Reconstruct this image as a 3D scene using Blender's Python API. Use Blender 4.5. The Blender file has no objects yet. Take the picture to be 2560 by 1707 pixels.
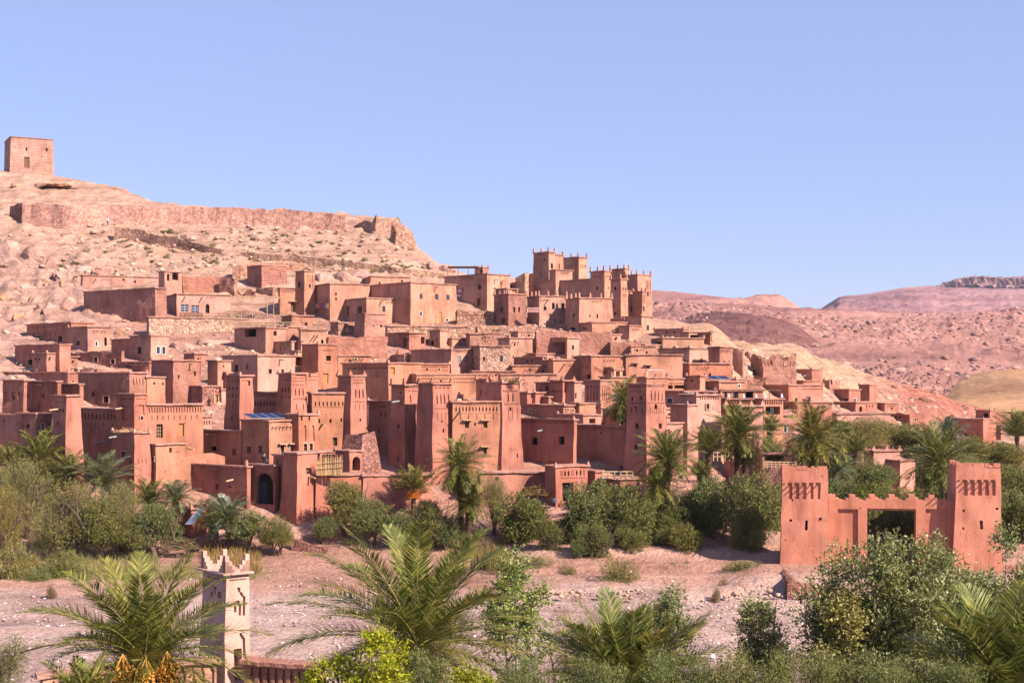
import bpy, math, random
import numpy as np
from mathutils import Vector, noise
random.seed(7)
R = math.radians
F = 3556.0      # focal length in pixels of the 2560 px wide photo
HC = 15.0       # camera height over the river bed
HZ = 950.0      # horizon row
scene = bpy.context.scene
C = scene.collection

# ---------------------------------------------------------------- camera
cam_d = bpy.data.cameras.new("camera"); cam = bpy.data.objects.new("camera", cam_d); C.objects.link(cam)
cam_d.sensor_width = 36; cam_d.lens = 36*F/2560
cam_d.shift_y = (HZ-853.5)/2560
cam_d.clip_start = 0.5; cam_d.clip_end = 20000
cam.location = (0, 0, HC); cam.rotation_euler = (R(90), 0, 0)
scene.camera = cam

# ---------------------------------------------------------------- light
SUN_AZ, SUN_EL = 38.0, 37.0     # azimuth measured from +X towards the camera side (-Y)
sd = Vector((math.cos(R(SUN_AZ))*math.cos(R(SUN_EL)), -math.sin(R(SUN_AZ))*math.cos(R(SUN_EL)), math.sin(R(SUN_EL))))
sun_d = bpy.data.lights.new("sun", 'SUN'); sun_d.energy = 5.0; sun_d.angle = R(0.5); sun_d.color = (1.0, 0.87, 0.74)
sun = bpy.data.objects.new("sun", sun_d); C.objects.link(sun)
sun.rotation_euler = (-sd).to_track_quat('-Z', 'Y').to_euler()
world = bpy.data.worlds.new("World"); scene.world = world; world.use_nodes = True
nt = world.node_tree; nt.nodes.clear()
sky = nt.nodes.new('ShaderNodeTexSky'); sky.sky_type = 'NISHITA'; sky.sun_disc = False
sky.sun_elevation = R(SUN_EL); sky.sun_rotation = math.atan2(sd.x, sd.y)
sky.altitude = 2500; sky.air_density = 1.3; sky.dust_density = 0.0; sky.ozone_density = 1.6
tint = nt.nodes.new('ShaderNodeMix'); tint.data_type = 'RGBA'; tint.blend_type = 'MULTIPLY'; tint.inputs[0].default_value = 1
tint.inputs[7].default_value = (.95, .88, 1.12, 1)
ev = nt.nodes.new('ShaderNodeMix'); ev.data_type = 'RGBA'; ev.inputs[0].default_value = .6; ev.inputs[7].default_value = (2.8, 3.55, 5.9, 1)
bg = nt.nodes.new('ShaderNodeBackground'); bg.inputs[1].default_value = 0.065
wo = nt.nodes.new('ShaderNodeOutputWorld')
nt.links.new(sky.outputs[0], tint.inputs[6]); nt.links.new(tint.outputs[2], ev.inputs[6]); nt.links.new(ev.outputs[2], bg.inputs[0]); nt.links.new(bg.outputs[0], wo.inputs[0])
scene.view_settings.view_transform = 'Standard'; scene.view_settings.look = 'None'
scene.view_settings.exposure = 1.24; scene.view_settings.gamma = 1.0
scene.render.engine = 'CYCLES'
scene.cycles.max_bounces = 5; scene.cycles.diffuse_bounces = 2; scene.cycles.transparent_max_bounces = 4
scene.cycles.volume_bounces = 0

# ---------------------------------------------------------------- helpers
def tag(o, label=None, cat=None, group=None, kind=None):
    if label: o['label'] = label
    if cat: o['category'] = cat
    if group: o['group'] = group
    if kind: o['kind'] = kind
    return o
def empty(name, loc, rz=0):
    o = bpy.data.objects.new(name, None); C.objects.link(o); o.location = loc; o.rotation_euler = (0, 0, rz); o.empty_display_size = .2
    return o
def mesh(name, verts, faces, mat=None, parent=None, smooth=False, loc=None):
    me = bpy.data.meshes.new(name)
    me.from_pydata([tuple(v) for v in verts], [], faces); me.update()
    if mat is not None: me.materials.append(mat)
    if smooth: me.polygons.foreach_set('use_smooth', [True]*len(me.polygons))
    o = bpy.data.objects.new(name, me); C.objects.link(o)
    if parent is not None: o.parent = parent
    if loc is not None: o.location = loc
    return o
class MB:
    def __init__(s): s.v = []; s.f = []
    def quad(s, a, b, c, d):
        n = len(s.v); s.v += [a, b, c, d]; s.f.append((n, n+1, n+2, n+3))
    def tri(s, a, b, c):
        n = len(s.v); s.v += [a, b, c]; s.f.append((n, n+1, n+2))
    def box(s, c, sz, rz=0, taper=1.0):
        cx, cy, cz = c; hx, hy, hz = sz[0]/2, sz[1]/2, sz[2]/2; ca, sa = math.cos(rz), math.sin(rz); n = len(s.v)
        for z, k in ((-hz, 1), (hz, taper)):
            for x, y in ((-hx, -hy), (hx, -hy), (hx, hy), (-hx, hy)):
                x *= k; y *= k; s.v.append((cx+x*ca-y*sa, cy+x*sa+y*ca, cz+z))
        s.f += [(n+3, n+2, n+1, n), (n+4, n+5, n+6, n+7)]+[(n+i, n+(i+1) % 4, n+4+(i+1) % 4, n+4+i) for i in range(4)]
    def obox(s, o, ax, ay, az):
        o, ax, ay, az = map(Vector, (o, ax, ay, az)); n = len(s.v)
        for k in (0, 1):
            for i, j in ((0, 0), (1, 0), (1, 1), (0, 1)): s.v.append(tuple(o+ax*i+ay*j+az*k))
        s.f += [(n+3, n+2, n+1, n), (n+4, n+5, n+6, n+7)]+[(n+i, n+(i+1) % 4, n+4+(i+1) % 4, n+4+i) for i in range(4)]
    def tube(s, pts, rads, k=6):
        n0 = len(s.v); pts = [Vector(p) for p in pts]
        for i, p in enumerate(pts):
            d = (pts[min(i+1, len(pts)-1)]-pts[max(i-1, 0)]).normalized()
            a = d.orthogonal().normalized() if abs(d.z) < .9 else Vector((1, 0, 0)).cross(d).normalized(); b = d.cross(a)
            for j in range(k):
                t = 2*math.pi*j/k; s.v.append(tuple(p+(a*math.cos(t)+b*math.sin(t))*rads[i]))
        for i in range(len(pts)-1):
            for j in range(k):
                q = n0+i*k; s.f.append((q+j, q+(j+1) % k, q+k+(j+1) % k, q+k+j))
        s.f.append(tuple(n0+j for j in range(k))[::-1]); s.f.append(tuple(n0+(len(pts)-1)*k+j for j in range(k)))
    def build(s, name, mat, parent=None, smooth=False, loc=None): return mesh(name, s.v, s.f, mat, parent, smooth, loc)
def copy_tree(o, parent=None):
    c = o.copy(); C.objects.link(c); c.parent = parent
    for ch in list(o.children): copy_tree(ch, c)
    return c
def P(px, py, Y): return Vector(((px-1280)/F*Y, Y, HC+(HZ-py)/F*Y))

# ---------------------------------------------------------------- materials
def newmat(name):
    m = bpy.data.materials.new(name); m.use_nodes = True; t = m.node_tree
    return m, t, t.nodes['Principled BSDF']
def N(t, typ, **kw):
    n = t.nodes.new(typ)
    for k, v in kw.items(): setattr(n, k, v)
    return n
def ramp(t, stops):
    r = t.nodes.new('ShaderNodeValToRGB'); e = r.color_ramp.elements
    while len(e) > 1: e.remove(e[-1])
    e[0].position = stops[0][0]; e[0].color = (*stops[0][1], 1)
    for p, c in stops[1:]:
        q = e.new(p); q.color = (*c, 1)
    return r
def mixc(t, a, b, fac, mode='MIX'):
    m = N(t, 'ShaderNodeMix', data_type='RGBA', blend_type=mode)
    for s, val in ((0, fac), (6, a), (7, b)):
        if hasattr(val, 'is_output') or isinstance(val, bpy.types.NodeSocket): t.links.new(val, m.inputs[s])
        elif isinstance(val, (int, float)): m.inputs[s].default_value = val
        else: m.inputs[s].default_value = (*val, 1)
    return m.outputs[2]
def noise_n(t, vec, scale, detail=4, rough=.55):
    n = N(t, 'ShaderNodeTexNoise'); n.inputs['Scale'].default_value = scale; n.inputs['Detail'].default_value = detail
    n.inputs['Roughness'].default_value = rough; t.links.new(vec, n.inputs['Vector']); return n.outputs['Fac']
def mud(name, col, bump=.5, stone=0, brick=0, var=.24, bscale=1.0):
    m, t, b = newmat(name); L = t.links; col = (col[0]*.61, col[1]*.592, col[2]*.652)
    geo = N(t, 'ShaderNodeNewGeometry'); pos = geo.outputs['Position']
    oi = N(t, 'ShaderNodeObjectInfo')
    mp = N(t, 'ShaderNodeMapping'); mp.inputs['Scale'].default_value = (1, 1, .22); L.new(pos, mp.inputs[0])
    n1 = noise_n(t, pos, .35, 5); n2 = noise_n(t, mp.outputs[0], 1.3, 5, .65); n3 = noise_n(t, pos, 7*bscale, 6, .7)
    dark = tuple(c*(1-var*1.5) for c in col); lite = (min(1, col[0]*(1+var*.7)), min(1, col[1]*(1+var)), min(1, col[2]*(1+var*1.1)))
    r1 = ramp(t, [(.3, dark), (.5, col), (.72, lite)]); L.new(n1, r1.inputs[0])
    r2 = ramp(t, [(.3, (.68, .62, .60)), (.5, (1, 1, 1)), (.8, (1.15, 1.15, 1.12))]); L.new(n2, r2.inputs[0])
    c = mixc(t, r1.outputs[0], r2.outputs[0], .8, 'MULTIPLY')
    r3 = ramp(t, [(.25, (.8, .78, .76)), (.5, (1, 1, 1)), (.8, (1.08, 1.07, 1.05))]); L.new(n3, r3.inputs[0])
    c = mixc(t, c, r3.outputs[0], .95, 'MULTIPLY')
    # a slight hue shift from building to building
    ro = ramp(t, [(0, (1.10, .97, .90)), (.3, (.90, .86, .86)), (.55, (1, 1, 1)), (.8, (1.06, 1.10, 1.10)), (1, (.94, .92, .86))]); L.new(oi.outputs['Random'], ro.inputs[0])
    c = mixc(t, c, ro.outputs[0], .9, 'MULTIPLY')
    # repaired patches of the wall, and dark dots painting the shade in putlog holes
    n5 = noise_n(t, pos, .8, 2, .4); rp = ramp(t, [(.56, (1, 1, 1)), (.6, (1.1, 1.07, 1.04)), (.75, (1.12, 1.1, 1.06))]); L.new(n5, rp.inputs[0]); c = mixc(t, c, rp.outputs[0], .7, 'MULTIPLY')
    vh = N(t, 'ShaderNodeTexVoronoi'); vh.inputs['Scale'].default_value = .95; L.new(pos, vh.inputs['Vector']); rh = ramp(t, [(.0, (.3, .25, .25)), (.07, (.35, .3, .3)), (.09, (1, 1, 1))]); L.new(vh.outputs['Distance'], rh.inputs[0]); c = mixc(t, c, rh.outputs[0], .75, 'MULTIPLY')
    h = n3
    if stone:
        vo = N(t, 'ShaderNodeTexVoronoi'); vo.inputs['Scale'].default_value = stone; L.new(pos, vo.inputs['Vector'])
        vd = N(t, 'ShaderNodeTexVoronoi', feature='DISTANCE_TO_EDGE'); vd.inputs['Scale'].default_value = stone; L.new(pos, vd.inputs['Vector'])
        sc = N(t, 'ShaderNodeSeparateColor'); L.new(vo.outputs['Color'], sc.inputs[0])
        rs = ramp(t, [(0, (.72, .66, .62)), (.5, (1, 1, 1)), (1, (1.28, 1.26, 1.18))]); L.new(sc.outputs[0], rs.inputs[0])
        c = mixc(t, c, rs.outputs[0], 1, 'MULTIPLY')
        rd = ramp(t, [(0, (.45, .4, .38)), (.12, (1, 1, 1))]); L.new(vd.outputs['Distance'], rd.inputs[0])
        c = mixc(t, c, rd.outputs[0], .8, 'MULTIPLY')
        ma = N(t, 'ShaderNodeMath', operation='MINIMUM'); L.new(vd.outputs['Distance'], ma.inputs[0]); ma.inputs[1].default_value = .2
        mb = N(t, 'ShaderNodeMath', operation='MULTIPLY_ADD'); L.new(ma.outputs[0], mb.inputs[0]); mb.inputs[1].default_value = 4; L.new(n3, mb.inputs[2]); h = mb.outputs[0]
    if brick:
        wv = N(t, 'ShaderNodeTexWave', wave_type='BANDS', bands_direction='Z'); wv.inputs['Scale'].default_value = brick
        wv.inputs['Distortion'].default_value = 1.2; wv.inputs['Detail'].default_value = 2; wv.inputs['Detail Scale'].default_value = 2; L.new(pos, wv.inputs[0])
        rb = ramp(t, [(0, (.7, .66, .64)), (.25, (1, 1, 1))]); L.new(wv.outputs['Fac'], rb.inputs[0])
        c = mixc(t, c, rb.outputs[0], .8, 'MULTIPLY'); h = wv.outputs['Fac']
    L.new(c, b.inputs['Base Color']); b.inputs['Roughness'].default_value = .95; b.inputs['Specular IOR Level'].default_value = .15
    bp = N(t, 'ShaderNodeBump'); bp.inputs['Strength'].default_value = bump; bp.inputs['Distance'].default_value = .12
    L.new(h, bp.inputs['Height']); L.new(bp.outputs[0], b.inputs['Normal'])
    if bump > .5:   # straw-daubed, lumpy earth
        n4 = noise_n(t, pos, 2.2, 5, .6); b2 = N(t, 'ShaderNodeBump'); b2.inputs['Strength'].default_value = .8; b2.inputs['Distance'].default_value = .3
        L.new(n4, b2.inputs['Height']); L.new(bp.outputs[0], b2.inputs['Normal']); L.new(b2.outputs[0], b.inputs['Normal'])
    return m
def flat(name, col, rough=.8, spec=.3, var=.15, scale=3, metal=0):
    col = tuple(c*.8 for c in col)
    m, t, b = newmat(name); geo = N(t, 'ShaderNodeNewGeometry'); n = noise_n(t, geo.outputs['Position'], scale, 4)
    r = ramp(t, [(.25, tuple(c*(1-var) for c in col)), (.75, tuple(min(1, c*(1+var)) for c in col))]); t.links.new(n, r.inputs[0])
    t.links.new(r.outputs[0], b.inputs['Base Color']); b.inputs['Roughness'].default_value = rough; b.inputs['Specular IOR Level'].default_value = spec; b.inputs['Metallic'].default_value = metal
    return m
def leafmat(name, dark, mid, lite, rough=.6, trans=.25, spec=.2):
    dark, mid, lite = [tuple(c*.80 for c in q) for q in (dark, mid, lite)]
    m, t, b = newmat(name); L = t.links
    geo = N(t, 'ShaderNodeNewGeometry'); oi = N(t, 'ShaderNodeObjectInfo')
    r = ramp(t, [(0, dark), (.5, mid), (1, lite)]); L.new(geo.outputs['Random Per Island'], r.inputs[0])
    n = noise_n(t, geo.outputs['Position'], .8, 3); rn = ramp(t, [(.3, (.78, .8, .8)), (.7, (1.15, 1.1, 1.0))]); L.new(n, rn.inputs[0])
    c = mixc(t, r.outputs[0], rn.outputs[0], 1, 'MULTIPLY')
    ro = ramp(t, [(0, (1.12, .98, .8)), (.5, (1, 1, 1)), (1, (.88, .98, 1.02))]); L.new(oi.outputs['Random'], ro.inputs[0])
    c = mixc(t, c, ro.outputs[0], 1, 'MULTIPLY')
    L.new(c, b.inputs['Base Color']); b.inputs['Roughness'].default_value = rough; b.inputs['Specular IOR Level'].default_value = spec
    tr = N(t, 'ShaderNodeBsdfTranslucent'); L.new(c, tr.inputs[0]); ms = N(t, 'ShaderNodeMixShader'); ms.inputs[0].default_value = trans
    L.new(b.outputs[0], ms.inputs[1]); L.new(tr.outputs[0], ms.inputs[2]); L.new(ms.outputs[0], t.nodes['Material Output'].inputs[0])
    return m
MUD = dict(
 mud=mud('mud_plaster', (.60, .30, .20)), pink=mud('pink_plaster', (.63, .33, .235), bump=.25),
 orange=mud('orange_plaster', (.60, .275, .165)), red=mud('red_earth_wall', (.56, .24, .16), bump=.45),
 rough=mud('rough_earth', (.54, .265, .18), bump=.75, var=.25), ruin=mud('eroded_earth', (.54, .265, .18), bump=.9, var=.3),
 tan=mud('tan_plaster', (.65, .345, .225), bump=.25), brick=mud('mud_brick', (.56, .28, .2), brick=1.1, bump=.6),
 stone=mud('stone_masonry', (.62, .37, .25), stone=1.5, bump=.6, var=.2), stone2=mud('pale_stone_masonry', (.74, .48, .34), stone=2.4, bump=.6, var=.2),
 cream=mud('cream_plaster', (.78, .49, .37), bump=.15, var=.06), gran=mud('granary_masonry', (.66, .39, .28), brick=.9, bump=.4), gate=mud('gate_plaster', (.74, .30, .185), bump=.45, bscale=1.5, var=.1),
 cob=mud('cobble_masonry', (.5, .25, .19), stone=3.2, bump=.8, var=.2))
CAP = mud('mud_cap', (.60, .32, .23), bump=.6, var=.2)
M_dark = flat('dark_opening', (.018, .014, .012), .9, .1)  # near-black panels: interior shade of the openings put into the colour
M_wood = flat('weathered_wood', (.16, .085, .05), .8, .2, .3); M_owood = flat('orange_door_wood', (.42, .19, .07), .7, .2, .2)
M_pole = flat('pale_pole_wood', (.5, .33, .2), .8, .2, .2)
M_glass = flat('window_glass', (.07, .09, .13), .25, .6, .2); M_blue = flat('blue_window_paint', (.05, .07, .14), .6, .15, .2)
M_white = flat('white_paint', (.60, .56, .54), .7, .2, .05); M_trim = flat('pale_trim', (.50, .31, .24), .8, .2, .08)
M_solar = flat('solar_cell', (.012, .02, .075), .45, .25, .2); M_metal = flat('pale_metal', (.6, .62, .68), .35, .5, .1, metal=.6)
M_bark = mud('bark', (.2, .14, .1), bump=.6, var=.3); M_wbark = mud('white_bark', (.6, .55, .5), bump=.3)
M_palmbark = mud('palm_bark', (.19, .115, .075), bump=.9, var=.35, bscale=2)
M_olive = leafmat('olive_leaf', (.080, .100, .026), (.185, .205, .060), (.33, .31, .12), trans=.25)
M_tam = leafmat('tamarisk_leaf', (.12, .125, .035), (.25, .235, .08), (.42, .35, .16), rough=.8)
M_green = leafmat('green_leaf', (0.074, 0.089, 0.021), (0.168, 0.179, 0.042), (0.315, 0.304, 0.084), trans=.3)
M_bright = leafmat('bright_leaf', (.17, .22, .012), (.36, .40, .02), (.60, .55, .04), trans=.35)
M_poplar = leafmat('poplar_leaf', (.11, .13, .025), (.28, .29, .075), (.50, .48, .27), rough=.45, trans=.3, spec=.4)
M_ylw = leafmat('yellow_green_leaf', (.12, .16, .03), (.26, .32, .06), (.5, .52, .2), rough=.4, trans=.3)
M_dry = leafmat('dry_twig_leaf', (.15, .10, .06), (.26, .18, .11), (.38, .27, .18), rough=.9)
M_gold = leafmat('dry_grass', (.18, .14, .05), (.32, .24, .09), (.42, .32, .14), rough=.9)
M_palm = leafmat('palm_leaflet', (.045, .07, .016), (.13, .15, .03), (.38, .32, .10), rough=.55, trans=.22, spec=.22)
M_palmb = leafmat('blue_palm_leaflet', (.05, .075, .04), (.13, .16, .09), (.3, .33, .22), rough=.4, trans=.2, spec=.5)
M_palmf = leafmat('bright_palm_leaflet', (.06, .085, .015), (.17, .19, .035), (.48, .42, .12), rough=.5, trans=.3, spec=.25)
M_rachis = flat('palm_rachis', (.32, .27, .07), .5, .4, .2); M_deadf = leafmat('dead_frond', (.14, .085, .045), (.27, .18, .1), (.42, .3, .18), rough=.9)
M_dates = flat('ripe_dates', (.62, .26, .02), .5, .4, .3, 20); M_odates = flat('orange_date_stalks', (.65, .2, .015), .6, .3, .3, 12)
M_cane = leafmat('cane', (.35, .2, .1), (.55, .36, .2), (.72, .52, .33), rough=.8, trans=0)

# ---------------------------------------------------------------- ground profile: per photo column, (distance, photo row) of the land there
MAIN = [(134, 1191), (145, 1105), (165, 1000), (190, 900), (220, 800)]
def main(front, crest): return [('z', 60, 2.0), ('z', 67, -.5), ('z', 100, -.6), ('z', 112, -.3)]+front+MAIN+crest
FR = [('z', 120, .7), ('z', 128, 3.7)]
COLS = {
 -300: main(FR, [(250, 690), (275, 600), (300, 500), (325, 430)]),
 60: main(FR, [(240, 740), (262, 640), (300, 500), (325, 424)]),
 140: main(FR, [(245, 710), (275, 600), (300, 500), (325, 438)]),
 300: main(FR, [(245, 710), (275, 600), (295, 520), (320, 466)]),
 450: main(FR, [(245, 705), (275, 600), (292, 540), (305, 512)]),
 860: main(FR, [(245, 705), (272, 610), (290, 550), (298, 532)]),
 1000: main(FR, [(245, 705), (268, 630), (285, 560), (292, 545)]),
 1060: main(FR, [(245, 710), (266, 650), (280, 632)]),
 1140: main(FR, [(243, 730), (262, 682), (270, 676)]),
 1300: main(FR, [(238, 770), (258, 745)]),
 1640: main(FR, [(240, 800), (250, 798)]),
 1780: main(FR, [(225, 860), (240, 845), (250, 838)])[:],
 1900: [('z', 60, 2), ('z', 67, -.6), ('z', 98, -.9), ('z', 105, .2), ('z', 122, .8), (140, 1220), (155, 1110), (175, 1030), (200, 965), (225, 910), (255, 870), (268, 856)],
 2000: [('z', 60, 2), ('z', 67, -.6), ('z', 98, -.9), ('z', 105, .3), ('z', 125, .9), (145, 1215), (165, 1120), (190, 1040), (220, 965), (250, 900), (275, 864)],
 2100: [('z', 60, 2), ('z', 67, -.6), ('z', 98, -.9), ('z', 105, .3), ('z', 130, .9), (160, 1180), (200, 1070), (240, 1000), (270, 945), (300, 905)],
 2250: [('z', 60, 2), ('z', 67, -.6), ('z', 98, -.9), ('z', 105, .3), ('z', 140, .8), (170, 1170), (215, 1080), (250, 1030), (285, 990), (310, 960)],
 2330: [('z', 60, 2), ('z', 67, -.6), ('z', 98, -.9), ('z', 105, .3), ('z', 150, .8), (200, 1130), (240, 1070), (280, 1020), (320, 978)],
 2450: [('z', 60, 2), ('z', 67, -.6), ('z', 98, -.9), ('z', 105, .3), ('z', 150, .7), (200, 1165), (250, 1100), (290, 1060), (350, 1018)],
 2560: [('z', 60, 2), ('z', 67, -.6), ('z', 98, -.9), ('z', 105, .3), ('z', 150, .6), (200, 1180), (250, 1112), (300, 1070), (360, 1035)],
 2900: [('z', 60, 2), ('z', 67, -.6), ('z', 98, -.9), ('z', 105, .3), ('z', 150, .6), (200, 1185), (250, 1120), (300, 1080), (360, 1045)],
}
YG = np.arange(-40, 481, 1.0)
def prof(tab):
    ys, zs = [-40, 20, 45], [9, 6.5, 3.0]
    for e in tab:
        if e[0] == 'z': ys.append(e[1]); zs.append(e[2])
        else: ys.append(e[0]); zs.append(HC+(HZ-e[1])/F*e[0])
    ys += [ys[-1]+25, ys[-1]+70, 480]; zs += [zs[-1]-1.5, max(zs[-1]*.5-4, -2), 0]
    z = np.interp(YG, ys, zs)
    k = np.ones(5)/5
    return np.convolve(np.pad(z, 2, 'edge'), k, 'valid')
_cx = sorted(COLS); _cz = np.array([prof(COLS[c]) for c in _cx])
PXG = np.arange(-300, 2901, 10.0)
ZG = np.array([[0.0]]) if False else np.array([np.interp(PXG, _cx, _cz[:, j]) for j in range(len(YG))]).T   # [px, Y]
for _ in range(2): ZG[1:-1] = .25*ZG[:-2]+.5*ZG[1:-1]+.25*ZG[2:]
def ground(X, Y):
    X = np.asarray(X, float); Y = np.asarray(Y, float)
    px = np.clip(1280+F*X/np.maximum(Y, 40), -300, 2899.9); a = (px+300)/10; i = a.astype(int); fa = a-i
    b = np.clip(Y+40, 0, 519.9); j = b.astype(int); fb = b-j; i2 = np.minimum(i+1, ZG.shape[0]-1)
    return (ZG[i, j]*(1-fa)+ZG[i2, j]*fa)*(1-fb)+(ZG[i, j+1]*(1-fa)+ZG[i2, j+1]*fa)*fb
_YY = np.arange(68, 420, .25)
def hit(px, py):
    z = HC+(HZ-py)/F*_YY; g = ground((px-1280)/F*_YY, _YY); k = np.where(z <= g)[0]
    return float(_YY[k[0]]) if len(k) else 250.0
def G(x, y): return float(ground(x, y))

# ---------------------------------------------------------------- ground mesh
def fbm(x, y, z, o=4, lac=2.1, h=.55):
    v = 0; a = 1
    for _ in range(o): v += a*noise.noise((x, y, z)); x *= lac; y *= lac; z *= lac; a *= h
    return v
def build_ground():
    us = np.linspace(-.62, .62, 620)
    ys = np.concatenate([np.arange(-30, 58, 2.0), np.arange(58, 126, .42), np.arange(126, 345, .85), np.arange(345, 500, 5.0), np.geomspace(505, 9000, 26)])
    U, Yv = np.meshgrid(us, ys); X = U*(Yv+np.where(Yv < 60, 60-Yv, 0)*.8); Z = ground(X, np.minimum(Yv, 479))
    Z = np.where(Yv > 478, -.5, Z)
    nr, nc = X.shape; Xf, Yf, Zf = X.ravel(), Yv.ravel(), Z.ravel(); PX = 1280+F*Xf/np.maximum(Yf, 40)
    col = np.zeros((nr*nc, 4)); col[:, 3] = 1
    gravel = np.array((.60, .415, .365)); redearth = np.array((.55, .305, .235)); path = np.array((.55, .31, .25)); grass = np.array((.36, .29, .12))
    vil = np.array((.57, .31, .235)); cream = np.array((.66, .41, .31)); mauve = np.array((.60, .36, .29)); peach = np.array((.64, .38, .27)); red2 = np.array((.5, .2, .14)); near = np.array((.3, .2, .12))
    tan2 = np.array((.62, .39, .265))
    for i in range(nr*nc):
        x, y, z = Xf[i], Yf[i], Zf[i]; px = PX[i]
        if y > 480: col[i, :3] = (.5, .28, .2); continue
        n1 = fbm(x*.06, y*.06, 3, 3); n2 = fbm(x*.35, y*.35, 9, 4)
        py = HZ-(z-HC)*F/max(y, 1)
        if y < 64: c = near; d = .15*n2
        elif y < 128:
            e = 102.5+3*n1
            w = min(1, max(0, (y-e)/3+n2)); c = gravel*(1-w)+redearth*w
            gx = math.exp(-((y-112-n1*1.5)/2.6)**2)*(1 if px < 640 else max(0, 1-(px-640)/60))
            c = c*(1-gx*.85)+grass*gx*.85
            bn = fbm(x*.025, y*.3, 6, 3); c = c*(1+.12*n2+.2*bn); c = c*(1-.5*max(0, min(1, bn*3-.3)))+np.array((.60, .40, .33))*.5*max(0, min(1, bn*3-.3))
            d = .1*n2+.12*bn + min(1, max(0, (px-1150)/200))*(.45*max(0, min(1, (y-e+1)/1.2))-.22)+.05*w
            # low earth terraces on the far bank
            if px > 1200 and y > 108: d += min(1, (px-1200)/180)*(.35*max(0, min(1, (y-111-n1*2)/.5))+.35*max(0, min(1, (y-115-n1)/.6)))
        else:
            k = min(1, max(0, (y-215)/25)); c = vil*(1-k)+cream*k
            if px < 1100 and y > 215:
                s = .5+.5*math.sin(z*1.5+n1*3); c = c*(1-.35*s)+peach*.35*s; bd = fbm(x*.02, y*.02+z*.8, 4, 3); w = min(1, max(0, (bd-.12)*5)); c = c*(1-.3*w)+np.array((.42, .235, .155))*.3*w
            left = max(0, min(1, (330-px)/130))*max(0, min(1, (278-y)/15))*max(0, min(1, (y-150)/10)); c = c*(1-left)+mauve*left
            if px > 1560: k3 = min(1, (px-1560)/150); c = c*(1-k3)+tan2*k3 if py < 985 else c
            if px > 2150 and py < 1060: k2 = min(1, (px-2150)/130); c = c*(1-k2)+red2*k2
            amp = .3+.4*k+.9*left
            rid = 1-abs(fbm(x*.12, y*.12, 1, 4)); st = z*.55+n1*.8; st = (st-math.floor(st)); st = st*st*(3-2*st)-st
            d = amp*(.75*n2+.9*(rid-.75))+(1.0*k+1.2*left)*st*.9
            if 125 < y < 210: d *= .5
            c = c*(1+.3*n2+.1*n1)*(.9 if y > 200 else 1)
        Zf[i] = z+d; col[i, :3] = np.clip(c*.62, .02, .9)
    idx = np.arange(nr*nc).reshape(nr, nc)
    faces = np.stack([idx[:-1, :-1], idx[:-1, 1:], idx[1:, 1:], idx[1:, :-1]], -1).reshape(-1, 4)
    me = bpy.data.meshes.new('ground'); me.vertices.add(nr*nc); me.vertices.foreach_set('co', np.stack([Xf, Yf, Zf], -1).ravel())
    me.loops.add(faces.size); me.loops.foreach_set('vertex_index', faces.ravel()); me.polygons.add(len(faces))
    me.polygons.foreach_set('loop_start', np.arange(0, faces.size, 4)); me.update(calc_edges=True)
    me.polygons.foreach_set('use_smooth', [True]*len(faces))
    a = me.color_attributes.new('base', 'FLOAT_COLOR', 'POINT'); a.data.foreach_set('color', col.ravel())
    m, t, b = newmat('stony_earth'); L = t.links; at = N(t, 'ShaderNodeAttribute', attribute_name='base'); geo = N(t, 'ShaderNodeNewGeometry'); pos = geo.outputs['Position']
    n1 = noise_n(t, pos, 1.6, 8, .7); r1 = ramp(t, [(.25, (.66, .62, .6)), (.5, (1, 1, 1)), (.75, (1.18, 1.18, 1.16))]); L.new(n1, r1.inputs[0])
    c = mixc(t, at.outputs['Color'], r1.outputs[0], 1, 'MULTIPLY')
    vo = N(t, 'ShaderNodeTexVoronoi'); vo.inputs['Scale'].default_value = 3.5; L.new(pos, vo.inputs['Vector'])
    sc = N(t, 'ShaderNodeSeparateColor'); L.new(vo.outputs['Color'], sc.inputs[0])
    rs = ramp(t, [(0, (.7, .68, .68)), (.2, (.98, .98, .98)), (.8, (1, 1, 1)), (1, (1.25, 1.27, 1.3))]); L.new(sc.outputs[0], rs.inputs[0])
    c = mixc(t, c, rs.outputs[0], .75, 'MULTIPLY')
    n0 = noise_n(t, pos, .18, 5, .6); r0 = ramp(t, [(.3, (.85, .8, .8)), (.6, (1.06, 1.05, 1.04))]); L.new(n0, r0.inputs[0]); c = mixc(t, c, r0.outputs[0], .9, 'MULTIPLY')
    mz = N(t, 'ShaderNodeMapping'); mz.inputs['Scale'].default_value = (.08, .08, 1.5); L.new(pos, mz.inputs[0]); n7 = noise_n(t, mz.outputs[0], 1.0, 6, .62); r7 = ramp(t, [(.36, (.70, .62, .58)), (.47, (1, 1, 1)), (.66, (1.08, 1.07, 1.05))]); L.new(n7, r7.inputs[0]); c = mixc(t, c, r7.outputs[0], .85, 'MULTIPLY')
    L.new(c, b.inputs['Base Color']); b.inputs['Roughness'].default_value = .95; b.inputs['Specular IOR Level'].default_value = .1
    bp = N(t, 'ShaderNodeBump'); bp.inputs['Strength'].default_value = .8; bp.inputs['Distance'].default_value = .35
    ad = N(t, 'ShaderNodeMath', operation='SUBTRACT'); L.new(n1, ad.inputs[0]); mu = N(t, 'ShaderNodeMath', operation='MULTIPLY'); L.new(vo.outputs['Distance'], mu.inputs[0]); mu.inputs[1].default_value = .35
    L.new(mu.outputs[0], ad.inputs[1]); L.new(ad.outputs[0], bp.inputs['Height']); L.new(bp.outputs[0], b.inputs['Normal'])
    me.materials.append(m); o = bpy.data.objects.new('ground', me); C.objects.link(o); tag(o, kind='structure'); return o
build_ground()

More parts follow.
